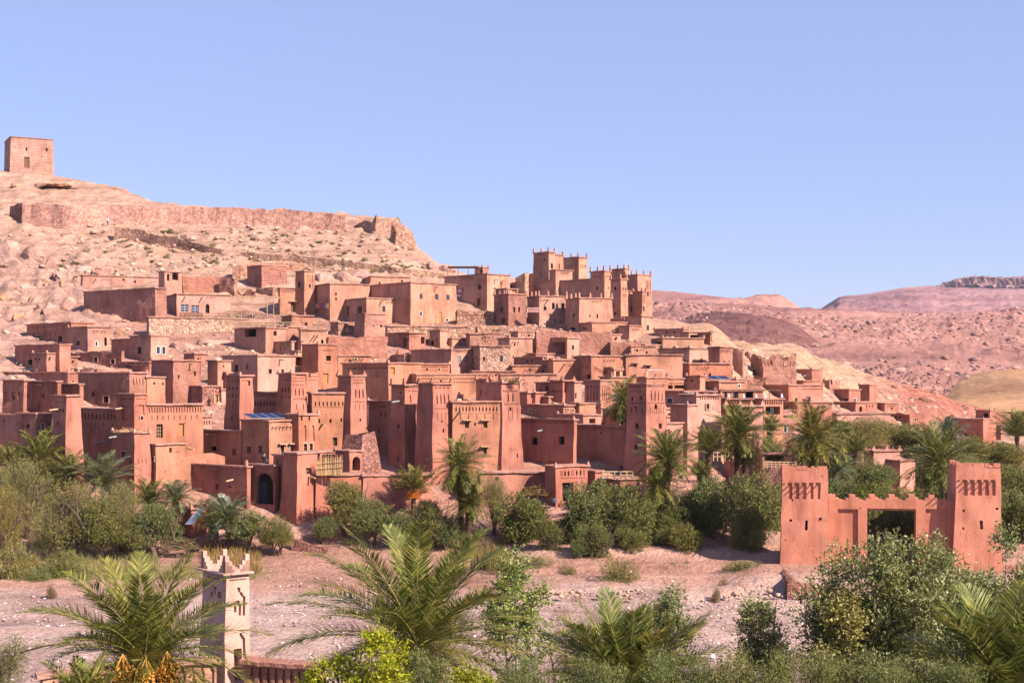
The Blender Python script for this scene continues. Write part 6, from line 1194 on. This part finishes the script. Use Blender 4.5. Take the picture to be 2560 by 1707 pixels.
for i, a in enumerate([(18, 612, 90, 46, 'largest overhanging cliff rock at the left edge of the hill'), (78, 622, 70, 40, 'overhanging cliff rock right of the largest one'), (30, 655, 60, 34, 'lower cliff rock at the left edge of the hill'), (128, 640, 40, 44, 'pointed cliff rock with a dark side above the pink slope'), (150, 676, 54, 30, 'cliff rock just left of the long pink house'), (205, 672, 60, 18, 'flat rock shelf above the long pink house, left'), (255, 674, 56, 16, 'flat rock shelf above the long pink house, right'),
  (118, 463, 110, 12, 'long ochre rock ledge under the hilltop tower'), (40, 462, 46, 10, 'short ochre rock ledge at the far left hilltop'), (640, 590, 60, 12, 'low rock ledge on the hillside below the rampart'), (470, 590, 44, 12, 'small rock ledge beside the stepped wall'), (806, 690, 60, 24, 'rock outcrop left of the slim path above the carpet house'), (856, 686, 60, 30, 'rock outcrop above the carpet house'), (905, 680, 50, 24, 'rock outcrop right above the carpet house'), (1082, 660, 50, 22, 'rounded rock outcrop near the top of the hill shoulder'), (1112, 668, 46, 20, 'rounded rock outcrop beside the dark awning'), (60, 715, 60, 30, 'pale rock hump above the ochre boulders'), (170, 742, 46, 46, 'rounded mauve rock hump left of the large dark-faced house'), (120, 760, 50, 50, 'broad mauve rock hump above the lattice frieze house'), (450, 862, 80, 16, 'striped rock ledge under the stone terrace wall, left'), (520, 852, 80, 14, 'striped rock ledge under the stone terrace wall, right')]):
    boulder(*a[:4], a[4], M_cliff if i not in (7, 8) else M_boul, i+20)
# ---------------------------------------------------------------- small scrub on the hill
rd = random.Random(3); k = 0
for i in range(95):
    x = rd.uniform(150, 1060); y = rd.uniform(np.interp(x, [150, 400, 800, 1060], [590, 575, 590, 660]), np.interp(x, [150, 500, 1060], [672, 665, 690]))
    Y = hit(x, y); X = (x-1280)/F*Y; s = rd.uniform(.25, .75); root = empty('scrub_tuft', (X, Y, G(X, Y)+.1), rd.random()*6); tag(root, 'small dry green scrub tuft on the stony hillside', 'shrub', 'scrub tufts on the hillside')
    c = bpy.data.objects.new('crown', (CR['tshrub']+CR['shrub'])[i % 4]); C.objects.link(c); c.parent = root; c.scale = (s*1.3, s, s*.7)
# reeds and grass
def blades(name, label, px0, px1, Y0, Y1, n, hgt, mat, w=.03):
    px = px0+rng.random(n)*(px1-px0); Y = Y0+rng.random(n)*(Y1-Y0); X = (px-1280)/F*Y; z = ground(X, Y); ax = np.stack([rng.normal(size=n)*.22, rng.normal(size=n)*.22, np.ones(n)], -1); ax /= np.linalg.norm(ax, axis=1, keepdims=True); ln = hgt*(.4+.8*rng.random(n))
    cen = np.stack([X, Y, z+ln*.4], -1); me = leaves_mesh(name, cen, ax, unit(n)*np.array((1, 1, .1)), ln, np.full(n, w), mat); o = bpy.data.objects.new(name, me); C.objects.link(o); tag(o, label, kind='stuff')
blades('reeds', 'golden green reeds behind the minaret', 505, 655, 112, 120, 1500, .8, M_gold, .05)
blades('grass', 'short dry grass strip along the left bank', 150, 640, 109.5, 114.5, 9000, .16, M_green, .03)
blades('dry_grass', 'golden dry grass at the foot of the central palms', 1180, 1270, 113, 120, 2500, .9, M_gold, .05)
blades('reeds', 'pale dry reeds among the left bushes', 60, 400, 112, 117, 1800, .8, M_tam, .04)
# ---------------------------------------------------------------- people
def skin(name, vs, es, rs, mat, parent):
    me = bpy.data.meshes.new(name); me.from_pydata(vs, es, []); o = bpy.data.objects.new(name, me); C.objects.link(o); o.parent = parent; me.materials.append(mat)
    m = o.modifiers.new('skin', 'SKIN'); 
    for i, r in enumerate(rs): me.skin_vertices[0].data[i].radius = r; me.skin_vertices[0].data[i].use_root = (i == 0)
    m.use_smooth_shade = True; s = o.modifiers.new('sub', 'SUBSURF'); s.levels = s.render_levels = 1; return o
M_skin = flat('skin', (.42, .22, .14)); M_hair = flat('dark_hair', (.02, .015, .012))
def person(loc, rz, label, shirt, trousers, sit=False):
    root = empty('person', loc, rz); tag(root, label, 'person')
    hz = .5 if sit else .92
    hip = (0, 0, hz); ch = (0, .02, hz+.42); nk = (0, .02, hz+.56); hd = (0, -.02, hz+.66); tp = (0, -.01, hz+.78)
    if sit: legs = [(-.1, 0, hz), (-.12, -.42, hz), (-.12, -.45, .06), (-.12, -.6, .02), (.1, 0, hz), (.13, -.42, hz), (.13, -.45, .06), (.13, -.6, .02)]
    else: legs = [(-.09, 0, hz-.04), (-.1, -.08, .5), (-.1, -.02, .08), (-.1, -.16, .03), (.09, 0, hz-.04), (.1, .06, .5), (.1, .14, .08), (.1, .02, .03)]
    arms = [(-.19, .02, hz+.5), (-.25, .03, hz+.22), (-.23, -.08, hz-.02), (-.22, -.13, hz-.12), (.19, .02, hz+.5), (.25, .03, hz+.22), (.24, -.06, hz-.02), (.23, -.1, hz-.12)]
    vs = [hip, ch, nk, hd, tp]+legs+arms
    es = [(0, 1), (1, 2), (2, 3), (3, 4), (0, 5), (5, 6), (6, 7), (7, 8), (0, 9), (9, 10), (10, 11), (11, 12), (1, 13), (13, 14), (14, 15), (15, 16), (1, 17), (17, 18), (18, 19), (19, 20)]
    rs = [(.14, .1), (.15, .1), (.05, .05), (.085, .1), (.07, .08)]+[(.08, .08), (.06, .06), (.04, .04), (.04, .03)]*2+[(.05, .05), (.04, .04), (.03, .03), (.03, .02)]*2
    skin('body', vs, es, rs, M_skin, root)
    skin('shirt', [hip, ch]+arms[:2]+arms[4:6], [(0, 1), (1, 2), (2, 3), (1, 4), (4, 5)], [(.17, .12), (.18, .13), (.07, .07), (.06, .06), (.07, .07), (.06, .06)], shirt, root)
    skin('trousers', [hip]+legs[:3]+legs[4:7], [(0, 1), (1, 2), (2, 3), (0, 4), (4, 5), (5, 6)], [(.15, .11), (.1, .1), (.08, .08), (.06, .06)]+[(.1, .1), (.08, .08), (.06, .06)], trousers, root)
    b = MB(); b.tube([(0, .02, hz+.7), (0, .01, hz+.79), (0, 0, hz+.85)], [.095, .105, .05], 8); b.build('hair', M_hair, root, True); return root
Mp1 = flat('pale_blue_cloth', (.5, .6, .8)); Mp2 = flat('black_cloth', (.03, .03, .04)); Mp3 = flat('white_cloth', (.7, .66, .64)); Mp4 = flat('red_cloth', (.5, .05, .04)); Mp5 = flat('jeans_cloth', (.06, .1, .22))
def gpt(px, py): Y = hit(px, py); X = (px-1280)/F*Y; return X, Y, G(X, Y)
x, y, z = gpt(273, 564); person((x, y-1.2, G(x, y-1.2)+.3), .4, 'person in a pale blue shirt walking below the rampart', Mp1, Mp5)
x, y, z = P(661, 1160, 129.0); person((x, y, P(661, 1166, 129).z), 2.6, 'person in black clothes sitting on the wall top by the dark house', Mp2, Mp2, True)
x, y, z = gpt(548, 1016); person((x, y-1, z+.4), 1.2, 'person in dark clothes on the shadowed stairs in the village', Mp4, Mp2)
# ---------------------------------------------------------------- smaller things
def house(s): return next(h for h in HOUSES if s in h.label)
def thing1(name, b, mat, label, cat, group=None, loc=None):
    o = b.build(name, mat); tag(o, label, cat, group); return o
def roofpt(h, t, s, dzz=0): p = h.c0+h.dR*t+h.dL*s; return Vector((p.x, p.y, h.zt+.12+dzz))
def panels(h, n, t0, s0, w, ln, tilt, lab, grp):
    for i in range(n):
        p = roofpt(h, t0+i*(w+.08), s0, .12); root = empty('photovoltaic_module', p); tag(root, lab[i], 'solar panel', grp)
        ay = h.dL*ln*math.cos(tilt)+Vector((0, 0, ln*math.sin(tilt))); nn = h.dR.cross(ay).normalized()
        b = MB(); b.obox((0, 0, 0), h.dR*w, ay, nn*.05); b.build('frame', M_metal, root)
        b = MB(); b.obox(h.dR*.05+ay*.03+nn*.052, h.dR*(w-.1), ay*.94, nn*.01); b.build('cells', M_solar, root)
        b = MB()
        for q in (.1, w-.1): b.tube([h.dR*q+ay*.9, Vector((0, 0, -.12))+h.dR*q+Vector((ay.x, ay.y, 0))*.9], [.025, .025], 5)
        b.build('legs', M_metal, root)
h = house('four blue solar'); panels(h, 4, -.9-.3, .9, .95, 1.7, R(14), ['leftmost of the four panels on the solar house', 'second panel from the left on the solar house', 'third panel from the left on the solar house', 'rightmost of the four panels on the solar house'], 'solar panels of the front house')
h = house('orange house with solar panels'); panels(h, 2, -.5, .8, 1.3, 1.6, R(16), ['left solar panel on the orange house', 'right solar panel on the orange house'], 'solar panels of the orange house')
# cane fence
root = empty('cane_fence', P(823, 1190, 124.9)); tag(root, 'pale cane fence on top of the lower outer wall', 'fence'); b = MB(); o0 = root.location
for i in range(58):
    x = 791+i*1.13; k = 6 if 9 < i < 50 else 14; p = P(x, 1188+rd.uniform(-1, 1), 124.9+rd.uniform(-.06, .06)); q = P(x+rd.uniform(-2, 2), 1142+rd.uniform(-7, k), 125.0); b.tube([p-o0, q-o0], [.028, .014], 4)
b.build('canes', M_cane, root)
for yy in (1152, 1166): 
    b = MB(); b.tube([P(789, yy+6, 124.8)-o0, P(858, yy, 124.8)-o0], [.03, .03], 5); b.build('cross_pole', M_pole, root)
def frame_rail(name, label, x0, x1, yt, yb, Y, nposts, mat, r=.045, cat='railing', bal=0, mid=1, Y2=None):
    Y2 = Y2 or Y; b = MB(); o = P(x0, yb, Y)
    def q(x, y): s = (x-x0)/(x1-x0); return P(x, y, Y+(Y2-Y)*s)-o
    for i in range(nposts): x = x0+(x1-x0)*i/(nposts-1); b.tube([q(x, yb), q(x, yt)], [r, r], 5)
    b.tube([q(x0, yt), q(x1, yt)], [r, r], 5)
    for k in range(mid): y = yt+(yb-yt)*(k+1)/(mid+1); b.tube([q(x0, y), q(x1, y)], [r*.8, r*.8], 5)
    for i in range(bal): x = x0+(x1-x0)*(i+.5)/bal; b.tube([q(x, yb), q(x, yt)], [r*.6, r*.6], 4)
    root = empty(name, o); tag(root, label, cat); b.build('rails', mat, root); return root
frame_rail('wooden_railing', 'pale log railing on the low wall right of the gatehouse', 1506, 1581, 1179, 1196, 125.8, 6, M_pole, .07, mid=1)
frame_rail('log_balcony', 'crossed log balcony behind the thin-trunked palm', 1783, 1832, 1131, 1152, 131, 6, M_pole, .07, cat='balcony')
frame_rail('pole_fence', 'rustic pole fence under the open house right of the kasbah', 1908, 1990, 1155, 1172, 130, 9, M_pole, .05, mid=2)
h8 = house('pale castle house'); frame_rail('balustrade', 'cream balustrade before the pale castle house', 1318, 1349, 771, 781, 213.2, 2, MUD['cream'], .12, bal=12, mid=0)
frame_rail('railing', 'thin metal railing on the railed cube house', 1493, 1533, 911, 919, house('cube-like').Y-.1, 9, M_pole, .03, mid=0)
frame_rail('railing', 'thin metal railing beside the railed cube house', 1534, 1558, 914, 922, house('cube-like').Y+2, 6, M_pole, .03, mid=0)
frame_rail('railing', 'wooden rail along the terrace above the big dark opening', 590, 747, 806, 817, house('big dark opening').Y+2.5, 9, M_pole, .06, mid=1)
frame_rail('railing', 'low post rail in front of the two-blue-window house', 508, 622, 789, 800, hit(560, 800)-.4, 7, M_pole, .08, mid=1)
frame_rail('green_fence', 'dark green mesh fence under the two blue windows', 450, 506, 782, 793, hit(470, 793)-1.0, 6, M_wood, .05, cat='fence', bal=24, mid=2)
# pergola
Yp_ = hit(640, 800)-1; root = empty('pergola', P(640, 792, Yp_)); tag(root, 'rickety pole pergola with a white sheet on the upper terrace', 'pergola'); o0 = root.location
for x, yt_, dy in ((579, 742, 0), (598, 741, 2), (631, 742, 0), (668, 745, 0), (709, 744, 1), (684, 746, 3)):
    b = MB(); b.tube([P(x, 793, Yp_+dy)-o0, P(x, yt_, Yp_+dy)-o0], [.07, .055], 5); b.build('post', M_pole, root)
b = MB()
for k in range(6): b.tube([P(578, 741+k*.8, Yp_+k*.6)-o0, P(710, 743+k*.6, Yp_+k*.6)-o0], [.045, .04], 4)
for x in range(582, 710, 12): b.tube([P(x, 742, Yp_)-o0, P(x, 745, Yp_+3.2)-o0], [.035, .035], 4)
b.build('roof_poles', M_pole, root)
b = MB(); a, c = P(632, 743, Yp_-.1)-o0, P(672, 747, Yp_-.1)-o0
for i in range(8):
    s0, s1 = i/8, (i+1)/8; z0, z1 = -.15*math.sin(s0*3.14), -.15*math.sin(s1*3.14); p, q = a.lerp(c, s0)+Vector((0, 0, z0+.1)), a.lerp(c, s1)+Vector((0, 0, z1+.1)); b.quad(p, q, q+Vector((0, 1.6, .1)), p+Vector((0, 1.6, .1)))
b.build('sheet', M_white, root)
# awnings on flat roofs
def awning(label, x0, x1, yt, yb, Y, depth, n, mat, name='awning'):
    o0 = P(x0, yb, Y); root = empty(name, o0); tag(root, label, 'awning'); a, c = P(x0, yt, Y)-o0, P(x1, yt, Y)-o0
    b = MB(); b.obox(a, c-a, Vector((0, depth, 0)), Vector((0, 0, .1))); b.build('awning_roof', mat, root)
    for i in range(n):
        p = a.lerp(c, (i+.02)/(n-1+.04)); b = MB(); b.tube([p+Vector((0, .1, 0)), Vector((p.x, .1, 0))], [.05, .05], 5); b.build('post', mat, root)
awning('thin dark awning on four posts above the right end of the hill', 1119, 1197, 667, 688, house('house with an awning').Y+2, 3.5, 4, M_wood)
awning('long flat shade roof over the scalloped terrace', 1803, 1954, 976.5, 999, house('left section').Y+.6, 3.0, 6, M_wood)
awning('little white sun shade on the cafe tower terrace', 1618, 1660, 926, 944, house('cafe tower').Y+1, 2.2, 3, M_white)
# carpets, signs
cols = [(.55, .5, .6), (.6, .3, .2), (.6, .06, .05), (.1, .2, .6), (.65, .45, .15)]; cn = ['pale patterned', 'brown', 'red', 'blue', 'yellow']
hb = house('hung with carpets')
for i in range(5):
    t0, z = hb.proj('L', 825-i*7.4-.6, 759); t1, _ = hb.proj('L', 825-i*7.4-7, 759); m = flat('carpet_'+cn[4-i].split()[0], cols[4-i], .9, .1, .3, 8)
    b = MB(); p = hb.c0+hb.dL*t0-hb.dR*.25; b.obox((p.x, p.y, z-.75), hb.dL*(t1-t0), -hb.dR*.04, Vector((0, 0, .8))); thing1('hanging_carpet', b, m, '%s carpet hanging from the balcony rail of the carpet house' % cn[4-i], 'carpet', 'carpets of the balcony')
ha = house('house with an awning')
for (x0, x1, y0, y1, m1, m2, lb) in ((1146, 1158, 722, 733, Mp4, M_white, 'red-framed white signboard by the dark doorway of the awning house'), (1144, 1155, 736, 742, Mp1, M_white, 'small bluish white board under the red-framed sign')):
    t0, z1 = ha.proj('L', x1, y0); t1, z0 = ha.proj('L', x0, y1); root = empty('signboard', ha.c0+ha.dL*t0+Vector((0, 0, z0))); tag(root, lb, 'sign')
    b = MB(); b.obox(-ha.dR*.2, ha.dL*(t1-t0), -ha.dR*.06, Vector((0, 0, z1-z0))); b.build('board', m1, root)
    b = MB(); b.obox(-ha.dR*.262+ha.dL*.1+Vector((0, 0, .08)), ha.dL*(t1-t0-.2), -ha.dR*.012, Vector((0, 0, z1-z0-.16))); b.build('panel', m2, root)
# ladder
b = MB(); hh = house('square windowless'); Yl = hh.Y+1.2
for x in (704, 711): b.tube([P(x, 718, Yl-2.5), P(x+1, 681, Yl-2.0)], [.05, .05], 5)
for k in range(9): y = 715-k*4; b.tube([P(704, y, Yl-2.4), P(711.5, y, Yl-2.4)], [.035, .035], 4)
thing1('ladder', b, M_pole, 'wooden ladder leaning on the square brick house', 'ladder')
# metal sheet, heaps
b = MB(); a = P(462, 1311, 119.6); c = P(478, 1311, 119.6); d_ = P(503, 1273, 121)-P(470, 1311, 119.6)
b.obox(a, c-a+Vector((.1, 0, 0)), d_, Vector((0, -.03, .03))); thing1('metal_sheet', b, M_metal, 'shiny bluish metal sheet leaning against the dark mud hut', 'metal sheet')
def twigheap(name, label, px, py, Y, w, hh, n, mat):
    o0 = P(px, py, Y); b = MB()
    for i in range(n):
        a = rd.random()*6.28; r = rd.random()**.5; p = Vector((math.cos(a)*r*w, math.sin(a)*r*w*.5, (1-r*r)*hh*rd.random())); q = p+Vector((rd.uniform(-.5, .5), rd.uniform(-.4, .4), rd.uniform(-.05, .3)))*min(1, w)
        b.tube([p, q], [.025, .008], 3)
    o = b.build(name, mat, None, False, o0); tag(o, label, 'heap')
hm = house('brushwood'); twigheap('brushwood_heap', 'heap of dry brushwood on the roof of the mud hut', 514, 1271, hm.Y+.8, 1.15, 1.0, 420, M_deadf)
twigheap('bird_nest', 'untidy twig nest on the front right kasbah tower', 1285, 957, house('bird nest').Y+.4, .55, .5, 160, M_deadf)
twigheap('loose_branches', 'loose branches laid on the lower block of the second kasbah tower', 325, 1081, 129, 1.6, .35, 120, M_cane)
twigheap('brush_pile', 'pile of rubbish and dry palm leaves below the metal sheet', 463, 1372, 117.5, 1.3, .95, 420, M_deadf)
twigheap('brushwood_heap', 'dry brush piled against the low wall left of the gatehouse', 1335, 1238, 126.2, 1.4, 1.0, 260, M_gold)
# planters on the balustrade
for i, x in enumerate((1822, 1860, 1891, 1913, 1955)):
    hl = house('left section' if x < 1906 else 'right section'); t, z = hl.proj('R', x, 998); p = hl.c0+hl.dR*t; b = MB(); b.box((p.x, p.y+.1, hl.zt+.38), (.28, .28, .42), 0, .5)
    thing1('planter', b, M_white, ('first', 'second', 'third', 'fourth', 'fifth')[i]+' white planter from the left on the scalloped balustrade', 'planter', 'white planters')
# green gateway doors
ar = house('dark arched gateway'); t0, z1 = ar.proj('L', 660, 1205); t1, z0 = ar.proj('L', 637, 1258); b = MB(); p = ar.at(t0, 'L', z0, -.40)
b.obox(p, ar.dL*(t1-t0), ar.dR*.08, Vector((0, 0, z1-z0))); b.build('door', flat('green_door', (.01, .035, .03)), ar.root)
b = MB(); 
for x, y, s in ((1384, 1254, .2), (1388, 1256, .16)): p = P(x, y, 125.2); b.tube([p, p+Vector((0, 0, s)), p+Vector((.02, 0, s*1.7))], [s, s*.9, s*.3], 8)
thing1('plastic_sack', b, flat('blue_plastic', (.05, .09, .14), .8, .1), 'bluish plastic sack left of the black gatehouse door', 'sack')

n = 2600; px = rng.random(n)*1750+20; py = np.interp(px, [0, 600, 1100, 1700, 1800], [800, 800, 790, 830, 880])+rng.random(n)*260; pts = []
for a_, q in zip(px, py):
    Y = hit(a_, q); X = (a_-1280)/F*Y; pts.append((X, Y, G(X, Y)))
stonefield('village_rubble', np.array(pts), .1+.42*rng.random(n)**3, M_rub, 'rubble and stones on the slopes between the houses')
HAZE = True
if HAZE:
    b = MB(); b.box((0, 2900, 150), (6400, 6200, 324)); o = b.build('haze', None); tag(o, kind='stuff')
    m = bpy.data.materials.new('haze'); m.use_nodes = True; t = m.node_tree; t.nodes.clear(); pv = t.nodes.new('ShaderNodeVolumePrincipled'); pv.inputs['Density'].default_value = .00005; pv.inputs['Color'].default_value = (.78, .84, 1, 1); pv.inputs['Anisotropy'].default_value = .2
    out = t.nodes.new('ShaderNodeOutputMaterial'); t.links.new(pv.outputs[0], out.inputs['Volume']); o.data.materials.append(m)
